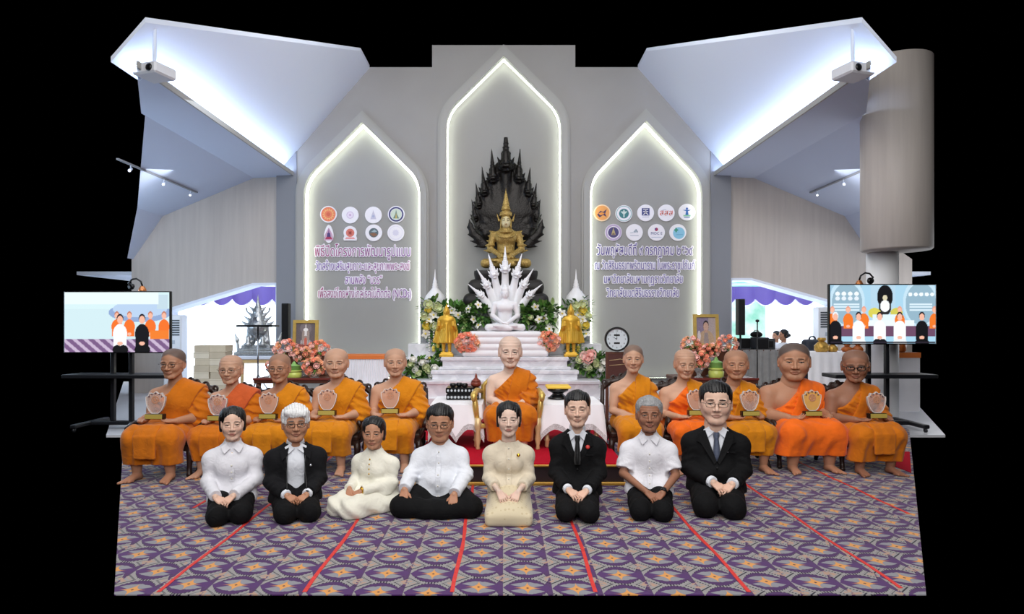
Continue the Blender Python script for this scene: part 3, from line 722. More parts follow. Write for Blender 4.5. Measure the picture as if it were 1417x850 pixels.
def hair_mesh(body, c, H, R, style, m, wd=1., vox=.006, seed=0, bun=False):
    c = V(c); g = G(c-H*.75, c+H*.78, vox); q = lambda x, y, z: hp(c, H, R, (x*wd, y, z))
    E = lambda p, r, k, op='u': g.ell(q(*p), [H*r[0]*wd, H*r[1], H*r[2]] if isinstance(r, tuple) else H*r, k*H, R, op)
    rr = np.random.RandomState(seed)
    for s in (-1, 1): E((s*.135, .07, .205), (.245, .335, .285), .05)
    if style == 'short':           # men's short cut, side parted
        E((0, .06, .16), (.345, .405, .385), 0)
        E((0, .30, -.10), (.24, .16, .22), .1)
        for s in (-1, 1): E((s*.315, .0, .06), (.045, .11, .12), .04)
        g.box(q(.0, -.42, -.20), (.262*H*wd, .30*H, .455*H), .12*H, .05*H, R, 's')
        for s in (-1, 1): E((s*.42, -.12, -.22), (.14, .24, .27), .03, 's')
        E((0, .1, -.55), (.5, .6, .28), .04, 's')
    elif style == 'thick':         # fuller fringe swept across the forehead
        E((0, .05, .165), (.36, .42, .385), 0)
        E((0, .30, -.10), (.25, .18, .24), .1)
        for s in (-1, 1): E((s*.325, -.01, .05), (.05, .13, .14), .04)
        E((-.02, -.235, .30), (.285, .15, .125), .04)
        g.cone(q(-.24, -.27, .33), q(.22, -.30, .25), .075*H, .05*H, .04*H)
        g.box(q(0, -.46, -.30), (.268*H*wd, .27*H, .49*H), .12*H, .03*H, R, 's')
        for s in (-1, 1): E((s*.42, -.12, -.22), (.14, .24, .27), .03, 's')
        E((0, .1, -.55), (.5, .6, .28), .04, 's')
    elif style == 'receding':
        E((0, .08, .14), (.338, .40, .385), 0)
        E((0, .30, -.10), (.24, .16, .22), .1)
        for s in (-1, 1): E((s*.315, .02, .05), (.04, .11, .13), .04)
        E((0, -.47, .0), (.29, .36, .49), .05, 's')
        for s in (-1, 1): E((s*.42, -.12, -.2), (.14, .22, .27), .03, 's')
        E((0, .1, -.55), (.5, .6, .28), .04, 's')
    elif style == 'bun':           # combed back into a low bun
        E((0, .06, .15), (.345, .405, .385), 0)
        E((0, .33, -.04), (.25, .16, .25), .08)
        E((0, .50, -.02), (.18, .15, .17), .05)
        for s in (-1, 1): E((s*.322, .05, -.02), (.060, .17, .25), .05)
        E((0, -.46, -.10), (.31, .36, .47), .05, 's')
        for s in (-1, 1): E((s*.40, -.27, -.22), (.14, .20, .30), .03, 's')
        E((0, .1, -.62), (.5, .6, .26), .04, 's')
        if bun:
            for s in (-1, 1): E((s*.29, .25, -.06), (.06, .13, .20), .06)
            E((0, .36, -.30), (.20, .17, .16), .06)
    elif style == 'parted':        # smooth side parting framing the face
        E((0, .05, .15), (.36, .42, .385), 0)
        E((0, .33, -.06), (.27, .16, .27), .08); E((0, .48, -.08), (.17, .14, .15), .05)
        for s in (-1, 1): E((s*.315, -.05, -.02), (.058, .16, .24), .05)
        g.box(q(.02, -.47, -.24), (.245*H*wd, .30*H, .545*H), .22*H, .04*H, R, 's')
        g.cone(q(-.09, -.42, .37), q(-.04, .05, .56), H*.012, H*.010, .03*H, 's')
        for s in (-1, 1): E((s*.46, -.05, -.32), (.15, .22, .24), .03, 's')
        E((0, .1, -.62), (.5, .6, .28), .04, 's')
    if bun:
        for s in (-1, 1): g.box(q(s*.36, .0, -.46), (.12*H, .20*H, .22*H), .03*H, .02*H, R, 's')
    L = 95/H
    g.warp(lambda X, Y, Z: np.sin(X*L+.6*np.sin(Z*L*.3+seed))*.6+pnoise(X*L*.35, Y*L*.2, Z*L*.2, seed)*.8, (.016 if style == 'thick' else .007)*H)
    return np_mesh('hair', [g.mesh()], m, body)

def frame_from(d, n):
    """orthonormal hand frame: d fingers, n back-of-hand normal -> columns side, d, n"""
    d = V(d)/np.linalg.norm(d); n = V(n)-d*(V(n)@d); n = n/np.linalg.norm(n); return np.stack([np.cross(d, n), d, n], 1)
def hand_field(w, d, n, L, thumb, curl=(.35, .5, .4), vox=.0038, arm=None, spread=.10, tcurl=.3, r_wrist=None, fat=1.):
    """hand of length L at wrist w; thumb=+1/-1 the side (along d x n) it leaves from; curl bends the three finger joints towards the palm"""
    F = frame_from(d, n); w = V(w); U = L/.19
    T = lambda x, y, z: w+F@V(x*U, y*U, z*U)
    lo, hi = w-L*1.15, w+L*1.15
    if arm is not None:
        a = V(arm); a = w+(a-w)/np.linalg.norm(a-w)*min(np.linalg.norm(a-w), L*.55)
    g = G(lo, hi, vox)
    rw = r_wrist or .028*U
    if arm is not None: g.cone(w, a, rw*.95, rw*1.12, .01*U)
    wr = [.030, .012, -.008, -.027]; kn = [.036, .013, -.011, -.033]
    s = -thumb                                  # finger 0 (index) sits on the thumb's side
    for i in range(4):
        x0, x1 = -s*wr[i]*.75, -s*kn[i]
        g.cone(T(x0, .006, 0), T(x1, .088-.005*abs(i-1), .002), .0155*U*fat, .0125*U*fat, .014*U)
    g.ell(T(-s*.018, .03, -.010), V(.02, .03, .014)*U*fat, .012*U, F)
    ln = [.074, .082, .076, .060]
    for i in range(4):
        x = -s*kn[i]; p = V(x, .088-.005*abs(i-1), .002); sx = -s*(1.5-i)*spread; ang = 0
        r = [.0098, .0088, .008, .0068]; seg = [.45, .31, .24]
        for j in range(3):
            ang += curl[j]*(1+.08*i)
            dv = V(math.sin(sx)*math.cos(ang), math.cos(sx)*math.cos(ang), -math.sin(ang))
            q = p+dv*ln[i]*seg[j]
            g.cone(T(*p), T(*q), r[j]*U*fat*(1 if i < 3 else .88), r[j+1]*U*fat*(1 if i < 3 else .88), .0025*U if j else .005*U); p = q
    # thumb: from the side of the palm near its base
    p = V(-s*.026, .022, -.006); b = [V(-s*.7, .72, -.15-.2*tcurl), V(-s*(.42-.3*tcurl), .88, -.2-.3*tcurl), V(-s*(.2-.5*tcurl), .95, -.2-.35*tcurl)]
    for j, (ll, r0, r1) in enumerate(((.042, .0145, .0118), (.032, .0118, .0105), (.026, .0105, .0085))):
        dv = b[j]/np.linalg.norm(b[j]); q = p+dv*ll; g.cone(T(*p), T(*q), r0*U*fat, r1*U*fat, .008*U if j == 0 else .003*U); p = q
    return g
def foot_field(an, toe, r, vox=.0055, side=1):
    """bare foot from ankle to toe tip, five toes; side +1 puts the big toe on -x"""
    an, toe = V(an), V(toe); d = toe-an; d[2] = 0; L = np.linalg.norm(d); d /= L; sx = V(-d[1], d[0], 0)*-1
    U = L/.2; z = lambda p, h: V(p[0], p[1], h)
    g = G(np.minimum(an, toe)-.12*U, np.maximum(an, toe)+.14*U, vox)
    base = z(an, 0)
    g.cone(an+V(0, 0, .12*U), z(an, .055*U), r, r*.95, 0)
    g.ell(base-d*.035*U+V(0, 0, .03*U), V(.034, .04, .032)*U, .03*U)
    for o, rr in ((-.022, .026), (.0, .026), (.022, .022)):
        g.cone(base+V(0, 0, .05*U)+sx*o*.4*U, base+d*.15*U+sx*o*1.4*U+V(0, 0, .02*U), .034*U, .018*U, .02*U)
    for i in range(5):
        o = side*(-.042+.021*i); l = .205-.010*i-.004*i*i; rr = .0145 if i == 0 else .0098-.0006*i
        g.cone(base+d*.15*U+sx*o*.92*U+V(0, 0, .018*U), base+d*l*U+sx*o*1.05*U+V(0, 0, .012*U), rr*1.1*U, rr*U, .004*U)
    g.half((0, 0, .0005), (0, 0, -1))
    return g
# ================================================================== THE EIGHT KNEELING PEOPLE
def cloth(name, col, rough=.85, sheen=.15, amt=.05, bump=None):
    m = mat(name, col, rough, noise=(14, amt), bump=bump or (13, .34), sheen=sheen, spec=.25)
    for n in m.node_tree.nodes:
        if n.type == 'BUMP': n.inputs['Distance'].default_value = .022
        if n.type == 'TEX_NOISE' and abs(n.inputs['Scale'].default_value-13) < .1: n.inputs['Distortion'].default_value = 1.4; n.inputs['Detail'].default_value = 3
    return m
M_black = cloth('cloth_black', '#0b0b0d', .85, .0); M_black2 = cloth('cloth_charcoal', '#111114', .85, .0); M_trouser = cloth('cloth_trouser_black', '#08080a', .85, .0)
M_wshirt = cloth('cloth_white', '#dbdae0', .8, .1, .02); M_wshirt2 = cloth('cloth_white_cool', '#dcdfe6', .8, .1, .02)
M_cream = cloth('cloth_cream', '#e2dfd0', .7, .15, .02); M_beigec = cloth('cloth_beige', '#d2c6b0', .75, .2, .03)
M_tie = cloth('cloth_tie_black', '#0b0b0d', .5); M_tieb = cloth('cloth_tie_slate', '#4a5163', .5)
M_button = mat('button_pale', '#d8d4c8', .4); M_gold = mat('gold', '#d2a53a', .25, metal=1.); M_red_pin = mat('pin_red', '#c23a34', .4); M_steel = mat('steel', '#9a9da3', .25, metal=1.); M_blackp = mat('black_plastic', '#111113', .35)
def skirt_mat():
    m = mat('brocade', '#b9a684', .6, sheen=.3); nt = m.node_tree; b = nt.nodes['Principled BSDF']
    tc = nt.nodes.new('ShaderNodeTexCoord'); sp = nt.nodes.new('ShaderNodeSeparateXYZ'); nt.links.new(tc.outputs['Object'], sp.inputs[0])
    M = lambda op, a, b_=None: math_node(nt, op, a, b_)
    s = M('ADD', sp.outputs[0], M('MULTIPLY', sp.outputs[1], .0)); t = M('SUBTRACT', M('MULTIPLY', sp.outputs[2], 1.0), M('MULTIPLY', sp.outputs[1], 1.0))
    vo = nt.nodes.new('ShaderNodeTexVoronoi'); vo.inputs['Scale'].default_value = 34; vo.inputs['Randomness'].default_value = .25; nt.links.new(tc.outputs['Object'], vo.inputs['Vector'])
    f = M('SUBTRACT', vo.outputs['Distance'], .15)
    n = nt.nodes.new('ShaderNodeMix'); n.data_type = 'RGBA'; nt.links.new(M('GREATER_THAN', f, .15), n.inputs['Factor'])
    n.inputs[6].default_value = C('#c2b18f'); n.inputs[7].default_value = C('#d0c2a2'); nt.links.new(n.outputs[2], b.inputs['Base Color'])
    return m
M_brocade = skirt_mat()

def fold_fn(seed, fx=26, amp=1.):
    return lambda X, Y, Z: pnoise(X*fx, Y*fx*.8, Z*fx*.7, seed)*.6*amp+pnoise(X*fx*2.2, Y*fx*2, Z*fx*1.6, seed+7)*.3*amp
def ball_part(name, pts, r, m, parent):
    for p in pts: MB().ball(p, r, 8, 6).build(name, m, parent)
def person_body(name, parts, cols, label, loc, rz):
    o = np_mesh('person', parts, M_skin, None, loc, rz, col=cols); tag(o, label, 'person'); return o

def kneeler(k):
    d = k['d']; zc = CAMZ+(CY-k['chin'])/FPX*d; H = (k['chin']-k['top'])/FPX*d; T = zc/.603; W = k['sw']*d/FPX/.465
    loc = (P(k['px'], 0, d)[0], d, 0); rz = math.atan2(-loc[0], d)+math.radians(k.get('yaw', 0))
    J = lambda x, y, z: V(x*W, y*T, z*T)
    fem = k.get('fem', False); ex = k.get('belly', 0.)
    # ---- skeleton
    sh = {s: J(s*.150, .02, .440) for s in (-1, 1)}; el = {s: J(s*.180, -.02, .262) for s in (-1, 1)}
    el.update({s: J(*p) for s, p in k.get('elbow', {}).items()})
    wr = {s: J(*p) for s, p in k.get('wrist', {-1: (-.068, -.29, .20), 1: (.068, -.29, .195)}).items()}
    hd = k.get('hands', {-1: ((.75, -.50, -.52), (.1, -.55, .8)), 1: ((-.72, -.48, -.55), (-.1, -.5, .8))})
    hip = {s: J(s*.08, .05, .14) for s in (-1, 1)}
    kn = {s: J(*k.get('knee', {-1: (-.082, -.41, .075), 1: (.082, -.41, .075)})[s]) for s in (-1, 1)}
    an = {s: J(*k.get('ankle', {-1: (-.09, .10, .05), 1: (.09, .10, .05)})[s]) for s in (-1, 1)}
    nb = J(0, .015, .572); hc = V(k.get('hx', 0)*W, -.02*T, zc+H/2)
    R = rotm(math.radians(k.get('pitch', 0)), math.radians(k.get('roll', 0)), math.radians(k.get('hyaw', 0)))
    # ---- body: one continuous surface
    g = G((-.36*W, -.62*T, 0), (.36*W, .32*T, .60*T), .009)
    F = ((0, 1, 0), .72)
    g.cone(J(0, .04, .16), J(0, .03, .28), .10*W, .085*W, .03, flat=F); g.cone(J(0, .03, .28), J(0, .015, .43), .085*W, .10*W, .04, flat=F)
    g.cone(sh[-1], sh[1], .045*W, .045*W, .05); g.cone(J(0, .02, .42), nb, .085*W, .05*W, .04)
    for s in (-1, 1):
        g.chain([sh[s], el[s], wr[s]], [.042*W, .033*W, .022*W], .01)
        g.chain([hip[s], kn[s], an[s]], [.06*W, .036*W, .028*W], .015); g.cone(an[s], an[s]+(J(0, .12, -.02) if 'knee' not in k else J(.03, .04, -.01)), .03*W, .022*W, .01)
    g.cone(nb, hc+V(0, .05*H, -.35*H), .052*W, .19*H, .03)
    parts = [g.mesh()]; skin = SKIN.get(k['skin'], k['skin']); base = np.array(C(skin)); cols = [base]
    wd = k.get('hw', 1.)
    hg = head_field(hc, H, R, nb, .0036, wd, k.get('age', 0), k.get('fat', 0), seed=k['px'], nose=k.get('nose', .9 if fem else 1), fem=fem); m = hg.mesh(); parts.append(m)
    cols.append(head_colors(m[0], hc, H, R, skin, wd, 0, k.get('lips', .8)))
    L = k.get('hand', .135)*T*.5+k.get('hand', .135)*W*.5
    for s in (-1, 1):
        dv, nv = hd[s]; m = hand_field(wr[s], dv, nv, L, s, k.get('curl', (.25, .35, .3)), .0034, arm=el[s], fat=1.08).mesh(); parts.append(m); cols.append(base*np.array([1.0, .95, .93, 1]))
    b = person_body('person', parts, cols, k['label'], loc, rz)
    face_bits(b, hc, H, R, wd, k.get('brow', M_brow), bw=k.get('bw', .6 if fem else 1.), lid=k.get('lid', .31))
    hair_mesh(b, hc, H, R, k['hair'], k.get('hairm', M_hairb), wd, .0046, k['px'], fem)
    if 'glasses' in k: glasses(b, hc, H, R, k['glasses'], wd, thick=k.get('gth', .007))
    # ---- clothes
    vx = .0058
    def torso(inf, hem, wide=1., sleeves=1., slr=0., bust=0., y=0.):
        g = G((-.40*W, -.52*T, -.0), (.40*W, .30*T, .62*T), vx); hz = max(hem, .2)
        g.cone(J(0, .03, .17), J(0, .025, .28), (.135*wide+ex)*W+inf, (.112*wide+ex)*W+inf, 0, flat=((0, 1, 0), .78))
        g.cone(J(0, .025, .28), J(0, .01, .40), (.112*wide+ex)*W+inf, .122*W+inf, .05, flat=((0, 1, 0), .74))
        for s in (-1, 1): g.cone(J(s*.03, .025, .536), sh[s]+V(0, 0, .0), .040*W+inf*.8, .048*W+inf, .03); g.cone(J(0, .015, .41), sh[s], .09*W+inf, .05*W+inf, .05, flat=((0, 1, 0), .8))
        g.cone(J(0, .02, .44), nb, .09*W+inf, .052*W+inf*.6, .04)
        if ex: g.ell(J(0, -.05, .26), (.105*W+ex*W+inf, .085*W+ex*W+inf, .10*T), .06)
        if bust:
            for s in (-1, 1): g.ell(J(s*.06, -.07, .385), (.052*W, .035*W, .05*T), .05)
        if hem < .2:
            for s in (-1, 1): g.cone(J(s*.07, .02, .2), J(s*.085, -.05, hem+.02), .085*W+inf, .092*W+inf, .05)
        return g
    def sleeve(g, inf, upto=1., r0=.057, r1=.043, r2=.034):
        for s in (-1, 1):
            if upto <= .5:
                e = sh[s]+(el[s]-sh[s])*min(1, upto*2); g.cone(sh[s]+V(0, 0, .0), e, r0*W+inf, (r0+.006)*W+inf, .03, cap=(-9, 1.0))
            else:
                g.cone(sh[s], el[s], r0*W+inf, r1*W+inf, .035)
                g.cone(el[s], wr[s], r1*W+inf, r2*W+inf, .02, cap=(-9, (upto-.5)*2))
        return g
    def folds(g, sd, a=.006):
        def fn(X, Y, Z):
            f = fold_fn(sd, 22/max(T, .8))(X, Y, Z)
            sl = np.clip((np.abs(X)-.12*W)/(.04*W), 0, 1)
            return f+sl*.45*np.sin(Z*95+X*35*np.sign(X)+Y*40+2*np.sin(Y*21+Z*9+sd))*np.exp(-((Z-.31*T)/(.10*T))**2)
        g.warp(fn, a)
    tp = k['top_kind']; nr = .062*W
    NF = V(0, -.06*T, .52*T)
    def necksub(g, vz, vw, r=None):
        """open the neckline: round hole and a V running down the chest"""
        g.cone(nb+V(0, .01, -.01), nb+V(0, -.015, .12), r or nr*.92, (r or nr)*1.1, .004, 's')
        if vz is not None: g.cone(V(0, -.16*T, .575*T), V(0, -.22*T, vz*T), vw*W, .004, .003, 's', flat=((0, 1, 0), 3.0))
    def collar(g, h=.028, gap=.35, flaps=False):
        cg = G(nb-V(.13, .13, .06), nb+V(.13, .13, .09), .004)
        a, c = nb+V(0, .012, -.012*T), nb+V(0, .0, h*T+.005)
        cg.cone(a, c, nr*1.13, nr*1.02, 0, cap=(0, 1)); cg.cone(a-V(0, 0, .02), c+V(0, 0, .02), nr*.90, nr*.82, 0, 's')
        cg.cone(nb+V(0, -.14*T, .07*T), nb+V(0, -.06*T, -.02*T), gap*.09*W, gap*.02*W, .002, 's', flat=((0, 1, 0), 3.))
        return cg.mesh()
    def flap_parts(top, m):
        mv = np.array([v.co for v in top.data.vertices])
        def fy(x, z):
            c = mv[(np.abs(mv[:, 2]-z) < .022) & (np.abs(mv[:, 0]-x) < .022) & (mv[:, 1] < 0)]; return c[:, 1].min() if len(c) else -.07*T
        for s in (-1, 1):
            pts = [(s*.012, .548), (s*.042, .588), (s*.080, .562), (s*.070, .530), (s*.054, .508)]
            pp = [(x*W, (min(fy(x*W, z*T), -.05*T) if z < .57 else -.045*T)-.007, z*T) for x, z in pts]
            MB().add(pp+[(p[0], p[1]+.007, p[2]-.002) for p in pp], [(0, 1, 2, 3, 4), (9, 8, 7, 6, 5)]+[(i, (i+1) % 5, (i+1) % 5+5, i+5) for i in range(5)]).build('collar', m, top)
    if tp in ('shirt', 'raj', 'blouse', 'short', 'jacket_beige'):
        hem = k.get('hem', .13); m = k['topm']
        g = torso(.014, hem, 1.06 if tp != 'short' else 1.03, bust=1 if fem else 0)
        up = {'short': .40, 'jacket_beige': .80}.get(tp, .97)
        sleeve(g, .012 if tp != 'short' else .017, up, r0=.048, r1=.039, r2=.034)
        folds(g, k['px'], .007 if tp != 'jacket_beige' else .0045)
        for s in (-1, 1):               # arms stay clear of the body
            pass
        hz = hem*T
        g.warp(lambda X, Y, Z: 0*X+0*Y+0*Z, 1)
        g.half((0, 0, hz), (0, .0, -1))
        if tp == 'raj' and k.get('split'):
            g.cone(V(0, -.30*T, .02*T), V(0, -.20*T, .225*T), .09*W, .004, .004, 's', flat=((0, 1, 0), 3.))
        if tp in ('shirt', 'short'): necksub(g, k.get('vz', .43), .055); cl = collar(g, .03, 1.0, True)
        elif tp in ('raj', 'blouse'): necksub(g, None, 0); cl = collar(g, .036, .30)
        else: necksub(g, None, 0, nr*1.25); cl = None
        sh_o = np_mesh({'shirt': 'shirt', 'short': 'shirt', 'raj': 'mandarin_jacket', 'blouse': 'blouse', 'jacket_beige': 'jacket'}[tp], [g.mesh()]+([cl] if cl else []), m, b)
        # placket and buttons
        fy = lambda z: None
        mv = np.array([v.co for v in sh_o.data.vertices]); fr = mv[(np.abs(mv[:, 0]) < .012)]
        def front(z):
            c = fr[np.abs(fr[:, 2]-z) < .02]; return c[:, 1].min() if len(c) else -.12*T
        z0, z1 = k.get('plz', hem+.03)*T, (k.get('vz', .52) if tp in ('shirt', 'short') else .515)*T
        n = k.get('buttons', 6); zs = [z0+(z1-z0)*i/(n-1) for i in range(n)]
        bm = k.get('buttonm', M_button)
        ball_part('button', [(k.get('bx', .0), front(z)-.001, z) for z in zs], (.0065, .004, .0065), bm, sh_o)
        mb = MB(); zz = [z0-.02+(z1-z0+.01)*i/14 for i in range(15)]
        for i in range(14):
            mb.add([(-.017, front(zz[i])-.0015, zz[i]), (.017, front(zz[i])-.0015, zz[i]), (.017, front(zz[i+1])-.0015, zz[i+1]), (-.017, front(zz[i+1])-.0015, zz[i+1])], [(0, 1, 2, 3)], smooth=True)
        mb.build('placket', m, sh_o)
        if tp in ('shirt', 'short'): flap_parts(sh_o, m)
        topo = sh_o
    else:
        # suit or jacket open over a shirt
        g = torso(.0, .22, .90); necksub(g, k.get('vz', .50) if tp == 'open' else None, .03); g.half((0, 0, .17*T), (0, 0, -1))
        cl = collar(g, .036, .8, True); so_ = np_mesh('shirt', [g.mesh(), cl], k.get('shirtm', M_wshirt2), b); flap_parts(so_, k.get('shirtm', M_wshirt2))
        g = torso(.022, k.get('hem', .10), 1.08); sleeve(g, .015, .93, r0=.048, r1=.039, r2=.034); folds(g, k['px'], .0055)
        g.half((0, 0, k.get('hem', .10)*T), (0, 0, -1))
        g.cone(nb+V(0, .015, -.01), nb+V(0, -.02, .14), nr*1.22, nr*1.4, .004, 's')
        if tp == 'suit': g.cone(V(k.get('vx', 0)*W, -.16*T, .60*T), V(k.get('vx', 0)*W, -.20*T, .335*T), .105*W, .004, .003, 's', flat=((0, 1, 0), 3.2))
        else:
            g.cone(V(0, -.16*T, .58*T), V(0.0, -.20*T, .12*T), .062*W, .075*W, .003, 's', flat=((0, 1, 0), 3.2))
        topo = np_mesh('jacket', [g.mesh()], k['topm'], b)
        mv = np.array([v.co for v in topo.data.vertices])
        def fronty(x, z):
            c = mv[(np.abs(mv[:, 2]-z) < .025) & (np.abs(mv[:, 0]-x) < .025)]; return c[:, 1].min() if len(c) else -.13*T
        if tp == 'suit':                # lapels, tie, breast pocket
            for s in (-1, 1):
                pts = [(s*.070, .560), (s*.112, .535), (s*.128, .478), (s*.098, .465), (s*.016, .325), (s*.002, .345)]
                pp = [(x*W, min(fronty(x*W, z*T), -.062*T)-.006, z*T) for x, z in pts]
                mb = MB(); mb.add([tuple(p) for p in pp]+[(p[0], p[1]+.006, p[2]) for p in pp], [tuple(range(6)), tuple(range(11, 5, -1))]+[(i, (i+1) % 6, (i+1) % 6+6, i+6) for i in range(6)])
                mb.build('lapel', k['topm'], topo)
            tz = [.548, .525, .50, .44, .38, .345]; tw = [.015, .017, .011, .017, .020, .018]; tm = k['tiem']
            gy = [-.083, -.092, -.094, -.118, -.128, -.130]
            mb = MB(); v = []
            for z, w_, y in zip(tz, tw, gy): v += [(-w_*W, y*T, z*T), (0, y*T-.012, z*T), (w_*W, y*T, z*T)]
            f = [];
            for i in range(5): f += [(3*i, 3*i+1, 3*i+4, 3*i+3), (3*i+1, 3*i+2, 3*i+5, 3*i+4)]
            mb.add(v, f, smooth=True); t = mb.build('necktie', tm, b, fix=False)
            so = t.modifiers.new('thick', 'SOLIDIFY'); so.thickness = .008
            x = .098*W; z = .405*T; MB().box((x-.028, fronty(x, z)-.004, z-.004), (x+.028, fronty(x, z)+.004, z+.005)).build('breast_pocket', k['topm'], topo)
            ball_part('button', [(0.0, fronty(0, .30*T)-.003, .30*T)], (.008, .005, .008), M_blackp, topo)
        else:
            for s in (-1, 1):
                pts = [(s*.05, .56), (s*.115, .525), (s*.10, .455), (s*.062, .50)]
                pp = [(x*W, fronty(x*W, z*T)-.005, z*T) for x, z in pts]
                MB().add(pp+[(p[0], p[1]+.006, p[2]) for p in pp], [(0, 1, 2, 3), (7, 6, 5, 4)]+[(i, (i+1) % 4, (i+1) % 4+4, i+4) for i in range(4)]).build('collar', k['topm'], topo)
                MB().tube([(s*.068*W, fronty(s*.085*W, z*T)-.002, z*T) for z in (.49, .42, .35, .28, .22, .16)], .0045, 6).build('zip_edge', M_blackp, topo)
        # white shirt cuffs at the wrists
        for s in (-1, 1):
            a = el[s]+(wr[s]-el[s])*.89; c = el[s]+(wr[s]-el[s])*.99
            cg = G(np.minimum(a, c)-.08, np.maximum(a, c)+.08, .006); cg.cone(a, c, .038*W, .037*W, 0, cap=(0, 1))
            np_mesh('shirt_cuff', [cg.mesh()], k.get('shirtm', M_wshirt2), b)
    # ---- lower clothes
    lk = k['low_kind']; m = k['lowm']
    g = G((-.55*W, -.64*T, 0), (.62*W, .34*T, .30*T), .0085)
    if lk == 'trousers':
        g.cone(J(-.05, .05, .15), J(.05, .05, .15), .13*W, .13*W, 0, flat=((0, 1, 0), .85))
        for s in (-1, 1):
            g.cone(hip[s], kn[s]+V(0, .02, .0), .100*W, .074*W, .035); g.cone(kn[s]+V(0, .03, -.005), an[s], .075*W, .055*W, .025)
            g.cone(an[s], an[s]+J(0, .10, -.01), .045*W, .03*W, .02)
        g.warp(lambda X, Y, Z: fold_fn(k['px']+3, 20)(X, Y, Z)+.5*np.sin(Y*60+X*30*np.sign(X)), .006)
    elif lk == 'skirt':
        g.cone(J(-.04, .05, .15), J(.04, .05, .15), .14*W, .14*W, 0)
        for s in (-1, 1): g.cone(J(s*.075, .02, .15), J(s*.08, -.37, .075), .105*W, .085*W, .05); g.cone(J(s*.09, -.37, .05), J(s*.10, .14, .05), .08*W, .08*W, .03)
        g.cone(J(0, .0, .15), J(0, -.38, .08), .12*W, .085*W, .06); g.box(J(0, -.18, .05), J(.195, .28, .05), .03, .04)
        g.warp(lambda X, Y, Z: fold_fn(k['px']+3, 16)(X, Y, Z), .008)
    elif lk == 'side_skirt':
        g.cone(J(-.02, .05, .14), J(.06, .05, .14), .145*W, .145*W, 0)
        g.cone(J(-.08, .0, .14), J(-.20, -.36, .10), .12*W, .10*W, .05); g.cone(J(.06, .0, .14), J(-.06, -.40, .09), .12*W, .095*W, .05)
        g.cone(J(-.16, -.30, .07), J(-.02, -.38, .06), .10*W, .08*W, .05); g.cone(J(-.06, -.40, .07), J(.24, .0, .055), .075*W, .065*W, .05)
        g.cone(J(.24, .0, .06), J(.24, .12, .04), .06*W, .045*W, .03)
        g.warp(lambda X, Y, Z: fold_fn(k['px']+3, 15)(X, Y, Z)+.7*np.sin(X*50+Z*60+Y*15), .008)
    elif lk == 'cross':
        g.cone(J(-.05, .05, .12), J(.05, .05, .12), .14*W, .14*W, 0)
        for s in (-1, 1):
            kk = J(s*.245, -.30, .085); aa = J(-s*.08, -.36, .06)
            g.cone(J(s*.08, .02, .13), kk, .115*W, .085*W, .04); g.cone(kk, aa, .08*W, .06*W, .03)
        g.ell(J(0, -.22, .07), (.16*W, .16*T, .065*T), .05)
        g.warp(lambda X, Y, Z: fold_fn(k['px']+3, 18)(X, Y, Z)+.4*np.sin(X*55+Y*30), .007)
    g.half((0, 0, .002), (0, 0, -1))
    np_mesh({'trousers': 'trousers', 'cross': 'trousers'}.get(lk, 'skirt'), [g.mesh()], m, b)
    # ---- accessories
    if 'watch' in k:
        s, wm = k['watch']; a = el[s]+(wr[s]-el[s])*(k.get('wt', .94)); ax = (wr[s]-el[s])/np.linalg.norm(wr[s]-el[s])
        cg = G(a-.06, a+.06, .004); cg.cone(a-ax*.009, a+ax*.009, .029*W, .029*W, 0, cap=(0, 1)); up = V(0, -.6, .8); up = up-ax*(ax@up); up /= np.linalg.norm(up)
        cg.cone(a+up*.024*W, a+up*.034*W, .018, .017, .003, cap=(0, 1)); np_mesh('wristwatch', [cg.mesh()], wm, b)
    if 'pin' in k:
        x, z, r, pm = k['pin']; x *= W; z *= T; mv = np.array([v.co for v in topo.data.vertices]); c = mv[(np.abs(mv[:, 2]-z) < .025) & (np.abs(mv[:, 0]-x) < .025)]; y = c[:, 1].min()
        MB().lathe([(0, .0), (r, .001), (r*.8, .006), (0, .008)], (x, y, z), 12, axis='y').build('lapel_pin', pm, topo)
    if k.get('necklace'):
        MB().tube([(.062*W*math.sin(a), -.055*T*math.cos(a)*1.1-.012, (.535-.028*math.cos(a))*T) for a in np.linspace(-1.3, 1.3, 15)], .0028, 6).build('necklace', M_gold, b)
    return b

